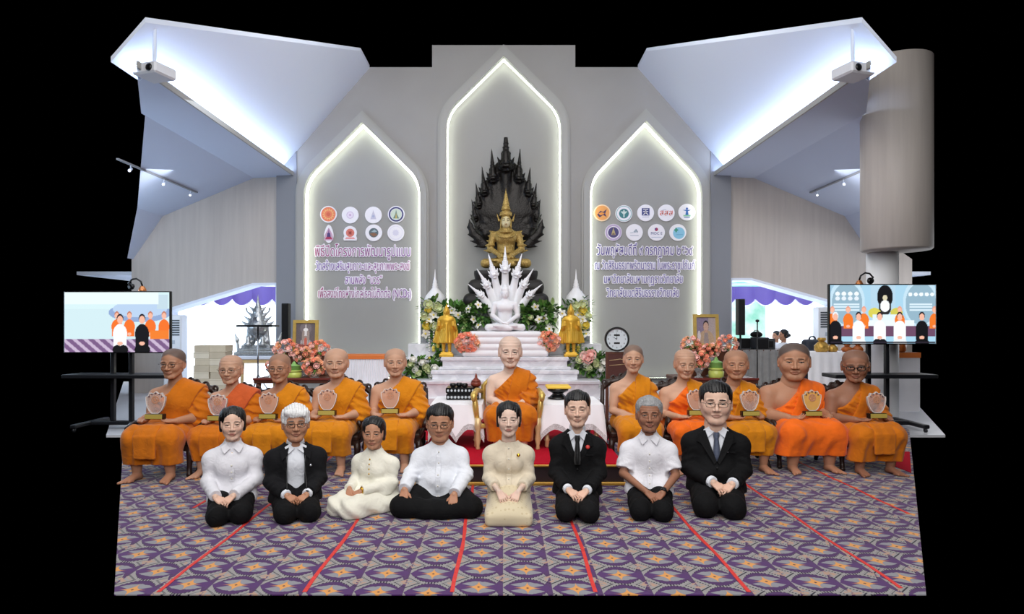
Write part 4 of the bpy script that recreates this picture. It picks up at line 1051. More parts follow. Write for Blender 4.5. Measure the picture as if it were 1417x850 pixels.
D = lambda y: 1260/(y-446)+.46
KNEELERS = [
    dict(px=322, top=563, chin=609, sw=80, d=D(735), yaw=-4, hyaw=2, fem=True, skin='fair', lips=1.1, hair='bun', top_kind='shirt', topm=M_wshirt, hem=.105, vz=.41, plz=.30, buttons=3, low_kind='trousers', lowm=M_trouser, necklace=True,
         wrist={-1: (-.10, -.30, .20), 1: (.02, -.30, .20)}, label='kneeling woman in a white collared long-sleeved shirt with dark hair tied back'),
    dict(px=409, top=560, chin=610, sw=84, d=D(732), yaw=2, skin='tan', age=.6, hair='thick', hairm=M_hairw, brow=M_browg, glasses=M_frame_metal, top_kind='open', topm=M_black2, hem=.10, low_kind='trousers', lowm=M_trouser, watch=(1, M_blackp), pin=(.105, .40, .012, M_steel),
         curl=(.5, .6, .5), label='kneeling white-haired man with glasses in an open black jacket over a white shirt'),
    dict(px=518, top=577, chin=621, sw=70, d=D(728), yaw=-24, hyaw=16, fem=True, skin='tan', age=.3, hair='bun', lips=1.0, top_kind='blouse', topm=M_cream, hem=.16, plz=.37, buttons=4, buttonm=M_gold, knee={-1: (-.18, -.33, .09), 1: (-.05, -.36, .09)}, ankle={-1: (.16, -.08, .05), 1: (.24, -.02, .05)}, low_kind='side_skirt', lowm=M_cream, watch=(1, M_gold),
         wrist={-1: (-.13, -.28, .245), 1: (-.02, -.29, .235)}, hands={-1: ((.35, -.70, -.62), (-.1, -.6, .75)), 1: ((-.75, -.45, -.45), (-.1, -.5, .8))}, label='woman in an all-cream buttoned blouse and skirt sitting on folded legs'),
    dict(px=609, top=560, chin=609, sw=84, d=D(729)+.02, yaw=-6, skin='tan', fat=.5, hw=1.04, hair='short', glasses=M_frame_metal, top_kind='raj', topm=M_wshirt2, hem=.11, split=True, belly=.018, knee={-1: (-.23, -.28, .09), 1: (.23, -.28, .09)}, ankle={-1: (.06, -.30, .05), 1: (-.06, -.30, .05)}, foot0=True, buttons=5, low_kind='cross', lowm=M_trouser, pitch=6, hyaw=3,
         elbow={-1: (-.21, -.06, .32), 1: (.20, -.06, .31)}, wrist={-1: (-.235, -.29, .225), 1: (.13, -.33, .195)}, hands={-1: ((-.0, -.62, -.78), (-.15, -.78, .6)), 1: ((-.05, -.60, -.80), (.1, -.8, .6))}, hand=.15, curl=(.2, .35, .3),
         label='man with glasses in a white mandarin-collar jacket sitting cross-legged in black trousers'),
    dict(px=704, top=556, chin=603, sw=72, d=D(733), fem=True, skin='pale', lips=1.2, hair='bun', top_kind='jacket_beige', topm=M_beigec, hem=.165, buttons=5, low_kind='skirt', lowm=M_brocade, pin=(.085, .465, .014, M_gold), hw=.97,
         wrist={-1: (-.078, -.325, .228), 1: (.078, -.325, .228)}, hands={-1: ((.45, -.55, -.75), (.0, -.75, .65)), 1: ((-.45, -.55, -.77), (0, -.75, .65))}, label='kneeling woman in a short beige jacket and patterned gold-beige skirt'),
    dict(px=799, top=541, chin=590, sw=79, d=D(728), skin='fair', hair='short', top_kind='suit', topm=M_black, tiem=M_tie, hem=.12, low_kind='trousers', lowm=M_black, pin=(.082, .465, .017, M_red_pin), hw=.98,
         label='kneeling man in a black suit, black tie and small red lapel badge'),
    dict(px=898, top=549, chin=597, sw=80, d=D(727), skin='dark', age=.8, yaw=3, hair='short', hairm=M_hairg, brow=M_brow, top_kind='short', topm=M_wshirt, hem=.125, vz=.44, low_kind='trousers', lowm=M_trouser, watch=(1, M_blackp), hw=1.02,
         elbow={-1: (-.205, -.05, .27), 1: (.205, -.05, .27)}, wrist={-1: (-.03, -.31, .19), 1: (.085, -.31, .19)}, label='kneeling grey-haired man in a white short-sleeved shirt with a dark watch'),
    dict(px=990, top=528, chin=586, sw=95, d=D(721), skin='fair', fat=.7, hw=1.03, yaw=4, hair='short', glasses=M_frame_metal, gth=.006, top_kind='suit', topm=M_black, tiem=M_tieb, hem=.11, belly=.008, low_kind='trousers', lowm=M_trouser, pin=(.07, .41, .008, M_steel),
         wrist={-1: (-.03, -.27, .215), 1: (.085, -.27, .21)}, label='large kneeling man with glasses in a black suit and slate-blue tie'),
]
for k in KNEELERS: kneeler(k)
# ================================================================== THE MONKS
def robe_mat(name, col):
    return mat(name, col, .85, noise=(12, .07), bump=(11, .32), sheen=.15, spec=.2)
_rm = robe_mat
def robe_mat(name, col):
    m = _rm(name, col)
    for n in m.node_tree.nodes:
        if n.type == 'BUMP': n.inputs['Distance'].default_value = .025
        if n.type == 'TEX_NOISE' and abs(n.inputs['Scale'].default_value-11) < .1: n.inputs['Distortion'].default_value = 1.6; n.inputs['Detail'].default_value = 2.5
    return m
ROBE = {'orange': robe_mat('robe_orange', '#d07a12'), 'deep': robe_mat('robe_deep_orange', '#c76d10'), 'rust': robe_mat('robe_rust', '#c65a2c'), 'bright': robe_mat('robe_bright_orange', '#ee6c18'), 'gold': robe_mat('robe_gold_orange', '#cf8011'), 'yellow': robe_mat('sash_yellow', '#eda23a')}
M_browm = mat('eyebrow_monk', '#57443c', .9)

def monk(k):
    d = k['d']; base_z = k.get('base', 0.); zc = CAMZ+(CY-k['chin'])/FPX*d-base_z; H = (k['chin']-k['top'])/FPX*d
    T = zc/.87 if 'T' not in k else k['T']; W = k['sw']*d/FPX/.47
    loc = (P(k['px'], 0, d)[0], d, base_z); rz = math.radians(k.get('yaw', 0))
    J = lambda x, y, z: V(x*W, y*T, z*T)
    zt = zc/T                                    # chin height in template units
    up = zt-.87                                  # taller or shorter upper body
    U = lambda x, y, z: J(x, y, .36+(z-.36)*(zt-.36)/.51)
    hcx = k.get('hx', 0.)*W; hc = V(hcx, -.045*T, zc+H/2)
    R = rotm(math.radians(k.get('pitch', 4)), math.radians(k.get('roll', 0)), math.radians(k.get('hyaw', 0)))
    nb = U(0, .015, .825); sh = {s: U(s*.168, .03, .705) for s in (-1, 1)}
    hz = k.get('hz', .525); hy = k.get('hy', -.30); hxo = k.get('hxo', 0.)
    el = {-1: U(-.205, .0, .50), 1: U(.205, -.01, .51)}; hgap = k.get('hgap', .145)
    wr = {s: J(hxo+s*hgap, hy+.02, hz-.01) for s in (-1, 1)}
    if 'wrist' in k: wr = {s: J(*k['wrist'][s]) for s in (-1, 1)}
    spread = k.get('knee', .125); kz = k.get('kz', .375)
    hip = {s: J(s*.10, .06, .42) for s in (-1, 1)}; kn = {s: J(s*spread, -.40, kz) for s in (-1, 1)}
    fx = k.get('feet', .13); an = {s: J(s*fx, -.36, .075) for s in (-1, 1)}
    fat = k.get('fat', 0.)
    # ---- body
    g = G((-.36*W, -.60*T, 0), (.36*W, .30*T, zc+.02), .0085); F = ((0, 1, 0), .74)
    g.cone(J(0, .05, .38), U(0, .04, .52), .125*W, (.115+.03*fat)*W, .03, flat=F); g.cone(U(0, .04, .52), U(0, .03, .655), (.115+.03*fat)*W, (.125+.01*fat)*W, .04, flat=F)
    g.cone(sh[-1], sh[1], (.052+.012*fat)*W, (.052+.012*fat)*W, .06); g.cone(U(0, .03, .69), nb, .085*W, .05*W, .05)
    for s in (-1, 1):
        g.cone(U(s*.03, .035, .79), sh[s], .042*W, .052*W, .05)
        g.ell(U(s*.07, -.045, .645), V(.075, .05, .06)*W, .05)
        g.chain([sh[s], el[s]], [(.052+.012*fat)*W, (.040+.01*fat)*W], .03); g.cone(sh[s]+(el[s]-sh[s])*.35, sh[s]+(el[s]-sh[s])*.6, (.050+.012*fat)*W, (.046+.01*fat)*W, .03)
        g.cone(el[s], el[s]+(wr[s]-el[s])*.35, (.040+.01*fat)*W, (.040+.008*fat)*W, .01); g.cone(el[s]+(wr[s]-el[s])*.35, wr[s], (.040+.008*fat)*W, .025*W, .012)
        g.chain([hip[s], kn[s]], [.085*W, .062*W], .02); g.cone(kn[s], an[s]+(kn[s]-an[s])*.62, .055*W, .058*W, .02); g.cone(an[s]+(kn[s]-an[s])*.62, an[s], .058*W, .034*W, .02)
        g.cone(U(s*.015, -.045, .74), U(s*.14, .0, .745), .012*W, .012*W, .02)            # collarbones
    g.cone(nb, hc+V(0, .08*H, -.32*H), .055*W, .19*H, .03)
    parts = [g.mesh()]; skin = SKIN.get(k['skin'], k['skin']); base = np.array(C(skin)); cols = [base]
    wd = k.get('hw', 1.)*1.1
    m = head_field(hc, H, R, nb, .0038, wd, k.get('age', 0), fat, seed=k['px'], nose=k.get('nose', 1.05)).mesh(); parts.append(m)
    cols.append(head_colors(m[0], hc, H, R, skin, wd, k.get('stubble', .35), k.get('lips', .7)))
    L = k.get('hand', .15)*(T+W)/2
    hands = k.get('hands') or {s: ((-s*.86, -.42, .02), (0, .25, -.97)) for s in (-1, 1)}
    for s in (-1, 1):
        dv, nv = hands[s]; m = hand_field(wr[s], dv, nv, L, s, k.get('curl', (.30, .30, .25)), .0038, arm=el[s], fat=1.1, tcurl=k.get('tcurl', .0)).mesh(); parts.append(m); cols.append(base*np.array([1, .95, .93, 1]))
        to = an[s]+V(s*.02*W, -.17*T, 0); m = foot_field(an[s], to, .034*W, .0055, side=s*1).mesh(); parts.append(m); cols.append(base*np.array([.93, .88, .86, 1]))
    b = np_mesh('person', parts, M_skin, None, loc, rz, col=cols); tag(b, k['label'], 'person')
    face_bits(b, hc, H, R, wd, M_browm, bw=k.get('bw', .8), lid=k.get('lid', .42))
    if 'glasses' in k: glasses(b, hc, H, R, k['glasses'], wd, thick=k.get('gth', .006))
    # ---- upper robe, right shoulder bare
    mr = ROBE[k['robe']]; inf = .022
    g = G((-.38*W, -.56*T, .20*T), (.40*W, .30*T, zc+.04), .0066); bl = k.get('belly', 0.)
    g.cone(J(0, .05, .36), U(0, .035, .52), (.145+.02*fat+bl)*W+inf, (.125+.035*fat+bl)*W+inf, 0, flat=((0, 1, 0), .8)); g.cone(U(0, .035, .52), U(0, .03, .65), (.125+.035*fat+bl)*W+inf, (.135+.015*fat)*W+inf, .05, flat=((0, 1, 0), .78))
    for s in (-1, 1): g.ell(U(s*.07, -.05, .645), V(.085, .058, .065)*W+inf*.4, .05)
    g.cone(U(.02, .03, .70), sh[1], .085*W+inf, .058*W+inf, .05); g.cone(U(.035, .03, .795), sh[1], .042*W+inf*.8, .056*W+inf, .04)
    if k.get('sleeve', True):                    # left arm wrapped to the forearm
        g.cone(sh[1], el[1]+V(.015*W, .0, -.0), .062*W+inf, .078*W+inf, .03); e2 = el[1]+(wr[1]-el[1])*k.get('sl', .28)
        g.cone(el[1]+V(.012*W, 0, -.0), e2, .078*W+inf, .062*W+inf, .03, cap=(-9, 1))
        g.cone(el[1]+V(.01*W, .0, -.01*T), el[1]+V(.0, .03, -.11*T), .06*W+inf, .035*W+inf, .04)
    p0 = U(.050, -.02, .825); nrm = V(-.68, -.05, .73)
    ph = k['px']*.7
    def fold(X, Y, Z):
        a = (X/W)*.64+(Z/T)*.77                  # across the drape running down from the shoulder
        c = (X/W)*.77-(Z/T)*.64
        w = np.sin(a*95+5*np.sin(c*9+ph)+ph)*.55+np.sin(a*58+4*np.sin(c*6+1.3*ph))*.55+np.sin(a*160+3*np.sin(c*14+ph))*.25
        sl = np.clip((X/W-.17)/.05, 0, 1)
        return w*(1-.4*sl)+sl*.9*np.sin((Z/T)*85+(X/W)*25+3*np.sin((Y/T)*14+ph))+.5*pnoise(X*16, Y*14, Z*13, k['px'])
    g.warp(fold, .0088)
    sv = g.a.copy()
    g.half(p0, nrm, .006)
    g.half((0, 0, J(0, 0, .30)[2]), (0, 0, -1))
    g.a = np.maximum(g.a, -(sv+.020)*0-9) if False else g.a
    g.ell(U(-.235, .02, .60), V(.075*W, .16*T, .16*T), .01, op='s')
    np_mesh('robe', [g.mesh()], mr, b)
    # rolled edge where the robe crosses the chest
    # ---- folded outer robe laid over the left shoulder
    if k.get('sash', True):
        ms = ROBE[k.get('sashm', k['robe'])]; g2 = G((-.26*W, -.40*T, .26*T), (.34*W, .30*T, zc+.06), .0066)
        g2.a = np.full(g2.a.shape, 1., np.float32)
        i2 = inf+.019
        g2.cone(J(0, .05, .34), U(0, .035, .52), (.145+.02*fat+bl)*W+i2, (.125+.035*fat+bl)*W+i2, 0, flat=((0, 1, 0), .8)); g2.cone(U(0, .035, .52), U(0, .03, .65), (.125+.035*fat+bl)*W+i2, (.135+.015*fat)*W+i2, .05, flat=((0, 1, 0), .78))
        for s in (-1, 1): g2.ell(U(s*.07, -.05, .645), V(.085, .058, .065)*W+i2*.4, .05)
        g2.cone(U(.02, .03, .70), sh[1], .085*W+i2, .060*W+i2, .05); g2.cone(U(.035, .03, .795), sh[1], .042*W+i2*.8, .058*W+i2, .04)
        if k.get('sleeve', True): g2.cone(sh[1], sh[1]+(el[1]-sh[1])*.45, .060*W+i2, .066*W+i2, .03)
        sw_ = k.get('sashw', .15); tilt = k.get('tilt', .30); sx = k.get('sashx', .115)
        c0 = U(sx, 0, .77); nn = V(math.cos(tilt), 0, -math.sin(tilt)*1.0)
        g2.warp(lambda X, Y, Z: np.sin((X/W*math.cos(tilt)-Z/T*math.sin(tilt))*110+ph)*.35+pnoise(X*12, Y*9, Z*9, k['px']+5)*.4, .0035)
        g2.half(c0+nn*sw_*.5*W, nn, .0); g2.half(c0-nn*sw_*.5*W, -nn, .0)
        zb = k.get('sashb', .40); g2.half((0, 0, zb*T), (0, 0, -1))
        g2.half((0, .14*T, 0), (0, 1, 0))
        if k.get('sashtop'): pass
        np_mesh('folded_outer_robe', [g2.mesh()], ms, b)
    # ---- lower robe over lap and shins
    g = G((-.44*W, -.62*T, .0), (.46*W, .30*T, .56*T), .0075); hem = k.get('hem', .17); fl = k.get('flare', 0.)
    g.cone(J(-.06, .06, .37), J(.06, .06, .37), .145*W, .145*W, 0)
    for s in (-1, 1):
        g.cone(J(s*.09, .03, .375), kn[s]+V(0, .01, .0), .115*W, .095*W, .06)
        g.cone(kn[s], V(an[s][0]*1.05+s*fl*W, an[s][1]+.02, hem*T*.8), .093*W, (.088+fl*.3)*W, .05)
    g.cone(J(0, .02, .385), (kn[-1]+kn[1])/2+V(0, .03, .0), .11*W, .075*W, .09)
    g.cone((kn[-1]+kn[1])/2+V(0, .05, -.0), (an[-1]+an[1])/2+V(0, .05, .04), .085*W, .085*W, .10)
    g.cone(J(-.10, .02, .28), J(.10, .02, .28), .09*W, .09*W, .05)
    def lf(X, Y, Z):
        lap = np.clip((Z/T-.30)/.08, 0, 1)
        r = np.sin((X/W)*52+2.2*np.sin((Z/T)*7+ph)+ph)*.8+np.sin((X/W)*95+1.5*np.sin((Z/T)*11+2*ph))*.35
        h = np.sin((Y/T)*46+3*np.sin((X/W)*9+ph))*.55+np.sin(((X/W)+(Y/T)*.8)*60+ph)*.3
        return (1-lap)*r+lap*h+.5*pnoise(X*11, Y*10, Z*10, k['px']+2)
    g.warp(lf, .0105)
    g.box((0, .21*T, .0), (.6*W, .47*T, .332*T), .01, .012, op='s')
    g.half((0, 0, hem*T), (k.get('hemtilt', 0.), .0, -1))
    g.half(J(0, .14, .3), (0, 1, .0))
    lo = np_mesh('lower_robe', [g.mesh()], ROBE[k.get('lowm', k['robe'])], b)
    if k.get('flap', True):                       # folded front panel hanging over the knees
        g = G((-.2*W, -.66*T, .1*T), (.2*W, .0, .55*T), .0066); x0 = k.get('flapx', 0.)
        yk = -.40*T-.10*W; zt_ = kz*T+.095*W
        g.cone(V(x0*W, -.24*T, zt_-.012), V(x0*W, -.40*T, zt_-.022), .014, .014, 0); g.a[:] = 1
        g.box(V(x0*W, -.30*T, zt_-.006), V(.085*W, .13*T, .012), .010, 0)
        g.cone(V((x0-.06)*W, -.40*T, kz*T), V((x0+.06)*W, -.40*T, kz*T), .10*W, .10*W, .03)
        g.box(V(x0*W, yk+.012, (kz-.06)*T), V(.085*W, .014, k.get('flapl', .10)*T), .010, .02)
        g.warp(lambda X, Y, Z: np.sin((X/W)*70+ph)*.5+pnoise(X*14, Y*9, Z*9, k['px'])*.5, .004)
        g.half(V((x0+.088)*W, 0, 0), (1, 0, 0)); g.half(V((x0-.088)*W, 0, 0), (-1, 0, 0))
        np_mesh('front_fold', [g.mesh()], ROBE[k.get('lowm', k['robe'])], lo)
    return b, J, dict(T=T, W=W, loc=loc, rz=rz, hand=(wr[-1]+wr[1])/2, kn=kn)

MONKS = [
    dict(px=243, top=482, chin=524, sw=80, d=6.12, yaw=-2, hyaw=2, skin='tan', robe='deep', stubble=.85, glasses=M_frame_metal, hem=.15, flap=True, sashw=.20, tilt=.42, hx=.0, hw=.95,
         label='monk in deep orange robes at the left end beside the television', award='clear', alabel='glass shield award held by the monk at the left end'),
    dict(px=322, top=491, chin=531, sw=70, d=6.25, yaw=-2, hyaw=4, skin='mid', age=.8, robe='deep', sashm='rust', glasses=M_frame_metal, sashw=.19, tilt=.5, stubble=.15, flap=True, lowm='deep', hem=.16,
         label='older monk with glasses wearing a rust-red sash over his orange robe', award='clear', alabel='glass shield award held by the monk with the rust-red sash'),
    dict(px=389, top=489, chin=529, sw=66, d=6.35, yaw=-2, hyaw=3, skin='tan', age=.3, robe='gold', glasses=M_frame_metal, stubble=.35, sashw=.16, tilt=.45, hw=.92,
         label='slim monk with glasses in golden-orange robes seated behind the white-haired man', award='pink', alabel='pinkish glass shield award held behind the white-haired man'),
    dict(px=467, top=482, chin=522, sw=70, d=6.40, yaw=-2, hyaw=8, skin='mid', fat=.4, robe='gold', stubble=.12, sashw=.17, tilt=.45, hw=1.05, lid=.3,
         label='stocky monk with pale shaven head in golden-orange robes, fourth from the left', award='pink', alabel='pinkish glass shield award held by the stocky fourth monk from the left'),
    dict(px=548, top=482, chin=520, sw=71, d=6.50, yaw=0, hyaw=9, skin='mid', fat=.15, robe='gold', stubble=.2, sashw=.17, tilt=.50, hw=1.0,
         label='monk in golden-orange robes seated behind the woman in cream', award='pink', alabel='pinkish glass shield award held behind the woman in cream'),
    dict(px=706, top=465, chin=508, sw=64, d=6.5, base=.186, yaw=0, hyaw=0, skin='pale', age=1., robe='deep', stubble=.12, sashw=.17, tilt=.22, sashx=.11, sashb=.42, hw=.95, sleeve=True, sl=.75, knee=.155, hem=.10, flap=False,
         wrist={-1: (-.055, -.27, .475), 1: (.10, -.20, .485)}, hands={-1: ((.45, -.75, -.45), (-.2, -.5, .8)), 1: ((-.6, -.7, -.3), (.1, -.5, .85))}, label='elderly monk enthroned on the golden armchair in the centre', award=None),
    dict(px=875, top=477, chin=515, sw=62, d=6.50, yaw=0, hyaw=-10, skin='mid', robe='gold', stubble=.75, sashw=.16, tilt=.12, sashx=.10, sashb=.36, hw=.9, sleeve=True, sl=.1,
         wrist={-1: (.02, -.24, .45), 1: (.11, -.22, .45)}, hands={-1: ((.75, -.55, -.35), (-.1, -.5, .85)), 1: ((-.75, -.5, -.35), (.1, -.5, .85))}, label='slim monk with empty folded hands seated beside the wall clock', award=None),
    dict(px=946, top=483, chin=523, sw=66, d=6.45, yaw=2, hyaw=-4, pitch=10, skin='mid', age=.9, robe='bright', sashm='gold', lowm='bright', stubble=.15, sashw=.17, tilt=.06, sashx=.10, sashb=.32, lid=.25, hw=.93, hxo=.02,
         label='older monk in bright orange robes with a golden sash over his shoulder', award='pink', alabel='glass shield award beside the golden sash of the older monk'),
    dict(px=1016, top=484, chin=524, sw=66, d=6.42, yaw=4, hyaw=-20, skin='tan', fat=.4, robe='gold', stubble=.25, sashw=.17, tilt=.30, hw=1.04, lid=.3, hxo=.01,
         label='round-faced monk in golden-orange robes behind the suited man with glasses', award='clear', alabel='glass shield award held behind the suited man with glasses'),
    dict(px=1096, top=474, chin=525, sw=90, d=6.45, yaw=4, hyaw=-24, skin='tan', fat=1., robe='bright', stubble=.9, sashw=.20, tilt=.42, hw=1.02, belly=.01, hem=.17, flare=.03, flap=False, lid=.3, hxo=.02,
         label='very large monk in bright orange robes with cropped black hair', award='amber', alabel='amber-backed glass shield award held by the very large monk'),
    dict(px=1180, top=484, chin=528, sw=76, d=6.35, yaw=4, hyaw=-30, pitch=8, skin='dark', robe='deep', stubble=.35, glasses=M_frame_black, gth=.012, sashw=.18, tilt=.35, hxo=.03, hw=1.0, hem=.13,
         label='monk with black-rimmed glasses in deep orange robes at the right end', award='clear', alabel='glass shield award held by the monk with black-rimmed glasses'),
]
M_award = mat('award_glass', '#f8efec', .08, trans=.80, ior=1.25, spec=.5); M_awardp = mat('award_glass_pink', '#f3cfb9', .1, trans=.6, ior=1.25); M_awarda = mat('award_glass_amber', '#f6c873', .12, trans=.35, ior=1.25)
M_plate = mat('award_plate_gold', '#b9a652', .4, metal=.15); M_abase = mat('award_base_black', '#15120f', .25); M_emb = mat('award_emblem', '#c08a6c', .5); M_star = mat('award_star', '#4a2f3e', .5)
def award(k, info):
    kind = k['award']; T = info['T']; ax = {'clear': 0, 'pink': 0, 'amber': 0}[kind]
    hp_ = V(info['hand']); r = empty('glass_award', (0, 0, 0)); tag(r, k['alabel'], 'award', 'glass shield awards held by the monks')
    c, s_ = math.cos(info['rz']), math.sin(info['rz']); lx, ly = hp_[0], hp_[1]-.055*T
    r.location = (info['loc'][0]+c*lx-s_*ly, info['loc'][1]+s_*lx+c*ly, info['loc'][2]+hp_[2]+.022*T); r.rotation_euler = (math.radians(-4), 0, info['rz']*.5)
    S = 1.0
    MB().box((-.082, -.030, 0), (.082, .030, .048), bev=.004).build('base', M_abase, r)
    MB().box((-.077, -.0345, .005), (.077, -.031, .044)).build('name_plate', M_plate, r)
    w, h = .088, .235
    pts = [(-.03, .05), (.03, .05), (.055, .072), (.078, .12), (w, .17), (w, h-.035), (w-.018, h-.03), (.055, h), (.028, h-.01), (0, h+.012), (-.028, h-.01), (-.055, h), (-w+.018, h-.03), (-w, h-.035), (-w, .17), (-.078, .12), (-.055, .072)]
    MB().prism(pts, -.011, .011).build('glass_shield', {'clear': M_award, 'pink': M_awardp, 'amber': M_awarda}[kind], r)
    cxz = (0, .14); inn = [(cxz[0]+(a-cxz[0])*.93, cxz[1]+(b_-cxz[1])*.94) for a, b_ in pts]
    MB().ring(pts, inn, -.0125, .0125).build('polished_rim', mat('award_rim', '#f6efec', .15, trans=.2), r)
    mb = MB(); mb.ring([(.034*math.cos(a), .172+.034*math.sin(a)) for a in np.linspace(0, 2*math.pi, 25)[:-1]], [(.024*math.cos(a), .172+.024*math.sin(a)) for a in np.linspace(0, 2*math.pi, 25)[:-1]], -.0145, -.0115)
    mb.prism([(.016*(1+.5*math.cos(5*a))*math.cos(a), .172+.016*(1+.5*math.cos(5*a))*math.sin(a)) for a in np.linspace(0, 2*math.pi, 41)[:-1]], -.0145, -.0115)
    mb.build('emblem', M_emb, r)
    for i in range(5):
        a = math.radians(150-30*i); cx, cz = .066*math.cos(a), .172+.055*math.sin(a)
        MB().prism([(cx+(.010 if j % 2 == 0 else .0045)*math.sin(j*math.pi/5), cz+(.010 if j % 2 == 0 else .0045)*math.cos(j*math.pi/5)) for j in range(10)], -.0145, -.0115).build('star', M_star, r)
for k in MONKS:
    b, J, info = monk(k)
    k['info'] = info
    if k['award']: award(k, info)
# ================================================================== ALTAR, STATUES, FLOWERS
def marble_mat():
    m = mat('white_marble', '#e9e8ec', .25); nt = m.node_tree; b = nt.nodes['Principled BSDF']
    tc = nt.nodes.new('ShaderNodeTexCoord'); n = nt.nodes.new('ShaderNodeTexNoise'); n.inputs['Scale'].default_value = 2.2; n.inputs['Detail'].default_value = 8; n.inputs['Distortion'].default_value = 2.2
    r = nt.nodes.new('ShaderNodeValToRGB'); e = r.color_ramp.elements; e[0].position = .40; e[0].color = C('#dcdce0'); e[1].position = .60; e[1].color = C('#efeef2'); x = e.new(.47); x.color = C('#dddce2')
    nt.links.new(tc.outputs['Object'], n.inputs['Vector']); nt.links.new(n.outputs['Fac'], r.inputs[0]); nt.links.new(r.outputs[0], b.inputs['Base Color'])
    return m
M_marble = marble_mat(); M_wstone = mat('statue_white', '#f1f0f3', .4, noise=(7, .03))
def slab(mb, xc, hw, y0, y1, z0, z1, lip=.03):
    """a marble step: plain riser under a projecting rounded nosing"""
    mb.box((xc-hw+lip, y0+lip, z0), (xc+hw-lip, y1, z1-.07)); mb.box((xc-hw, y0, z1-.07), (xc+hw, y1, z1), bev=.015)
al = empty('altar', (.05, 12.0, 0)); tag(al, 'tiered white marble altar under the statues at the back wall', 'altar')
def apart(name, f, m=None):
    mb = MB(); f(mb); o = mb.build(name, m or M_marble, al); o.location = (-.05, -12.0, 0); return o
AX = .02
def t0(mb):
    slab(mb, AX, 1.62, 11.0, 12.78, .12, .41); mb.box((AX-1.72, 10.95, 0), (AX+1.72, 12.78, .12), bev=.01)
    mb.box((AX-2.9, 11.05, 0), (AX+2.75, 12.78, .29), bev=.01)
apart('base_tier', t0)
apart('middle_tier', lambda mb: slab(mb, AX, 1.28, 11.2, 12.78, .41, .57))
apart('upper_tier', lambda mb: (slab(mb, AX, 1.12, 11.35, 12.78, .57, .79), mb.box((AX-1.15, 11.33, .57), (AX+1.15, 12.7, .62), bev=.01)))
apart('rear_pedestal', lambda mb: (slab(mb, AX, .84, 12.1, 12.78, .79, 1.34), mb.box((AX-1.45, 12.22, .79), (AX+1.45, 12.78, 1.14), bev=.01)))
for s in (-1, 1): apart('wing_step', lambda mb: (mb.box((AX+s*1.55-.38, 11.6, .41), (AX+s*1.55+.38, 12.78, .72), bev=.012), mb.box((AX+s*1.5-.3, 12.1, .70), (AX+s*1.5+.3, 12.78, 1.0), bev=.012)))

# ---- seated Buddha figures
def seated_buddha(T, vox, robe=True, crown=False, clean=True):
    """lotus-seated figure, unit height T from lap base to the top of the head; returns its field"""
    g = G((-.45*T, -.38*T, -.02*T), (.45*T, .30*T, (1.45 if crown else 1.12)*T), vox); J = lambda x, y, z: V(x, y, z)*T
    F = ((0, 1, 0), .72)
    for s in (-1, 1):
        g.cone(J(s*.10, .04, .09), J(s*.36, -.12, .07), .10*T, .075*T, .04*T); g.cone(J(s*.36, -.12, .075), J(-s*.12, -.24, .075+.02*s), .072*T, .05*T, .03*T)
        g.ell(J(-s*.18, -.25, .11), V(.09, .05, .03)*T, .02*T)
    g.cone(J(0, .04, .10), J(0, .03, .30), .17*T, .135*T, .04*T, flat=F); g.cone(J(0, .03, .30), J(0, .02, .50), .135*T, .175*T, .05*T, flat=F)
    g.cone(J(-.17, .02, .58), J(.17, .02, .58), .065*T, .065*T, .06*T); g.cone(J(0, .02, .56), J(0, .01, .70), .10*T, .065*T, .04*T)
    for s in (-1, 1):
        g.ell(J(s*.085, -.075, .51), V(.09, .05, .07)*T, .05*T)
        g.cone(J(s*.225, .03, .575), J(s*.275, .0, .34), .062*T, .05*T, .03*T); g.cone(J(s*.275, .0, .34), J(s*.07, -.21, .185), .05*T, .034*T, .02*T)
    for s in (-1, 1):
        for i in range(4): g.cone(J(s*.07, -.215, .175+.006*i), J(-s*.06, -.245+.018*i, .16+.012*s), .018*T, .013*T, .006*T)
    hc = J(0, -.005, .82); H = .25*T; q = lambda x, y, z: hc+H*V(x, y, z)
    g.ell(q(0, .04, .05), V(.36, .40, .44)*H, .02*T); g.ell(q(0, -.05, -.20), V(.29, .32, .32)*H, .02*T)
    g.cone(q(0, -.34, .05), q(0, -.42, -.12), .025*H, .05*H, .01*T); g.cone(q(-.07, -.345, -.24), q(.07, -.345, -.24), .03*H, .03*H, .008*T)
    for s in (-1, 1):
        g.ell(q(s*.14, -.385, .02), V(.085, .05, .03)*H, .008*T, op='s'); g.ell(q(s*.14, -.33, .012), V(.08, .05, .03)*H, .005*T)
        g.cone(q(s*.05, -.37, .09), q(s*.24, -.30, .10), .02*H, .015*H, .01*T); g.cone(q(s*.355, .03, .10), q(s*.36, .02, -.42), .05*H, .055*H, .008*T)
    if not crown:
        g.ell(q(0, .05, .30), V(.35, .38, .30)*H, .01*T); g.ell(q(0, .06, .58), V(.18, .18, .17)*H, .02*T); g.cone(q(0, .06, .70), q(0, .06, .98), .09*H, .015*H, .01*T)
    if robe:                                       # edge of the robe across the chest
        g.cone(J(.15, -.085, .62), J(-.19, -.10, .40), .014*T, .014*T, .01*T); g.cone(J(.10, -.115, .57), J(.12, -.14, .22), .03*T, .03*T, .012*T, flat=((0, 1, 0), .5))
    return g
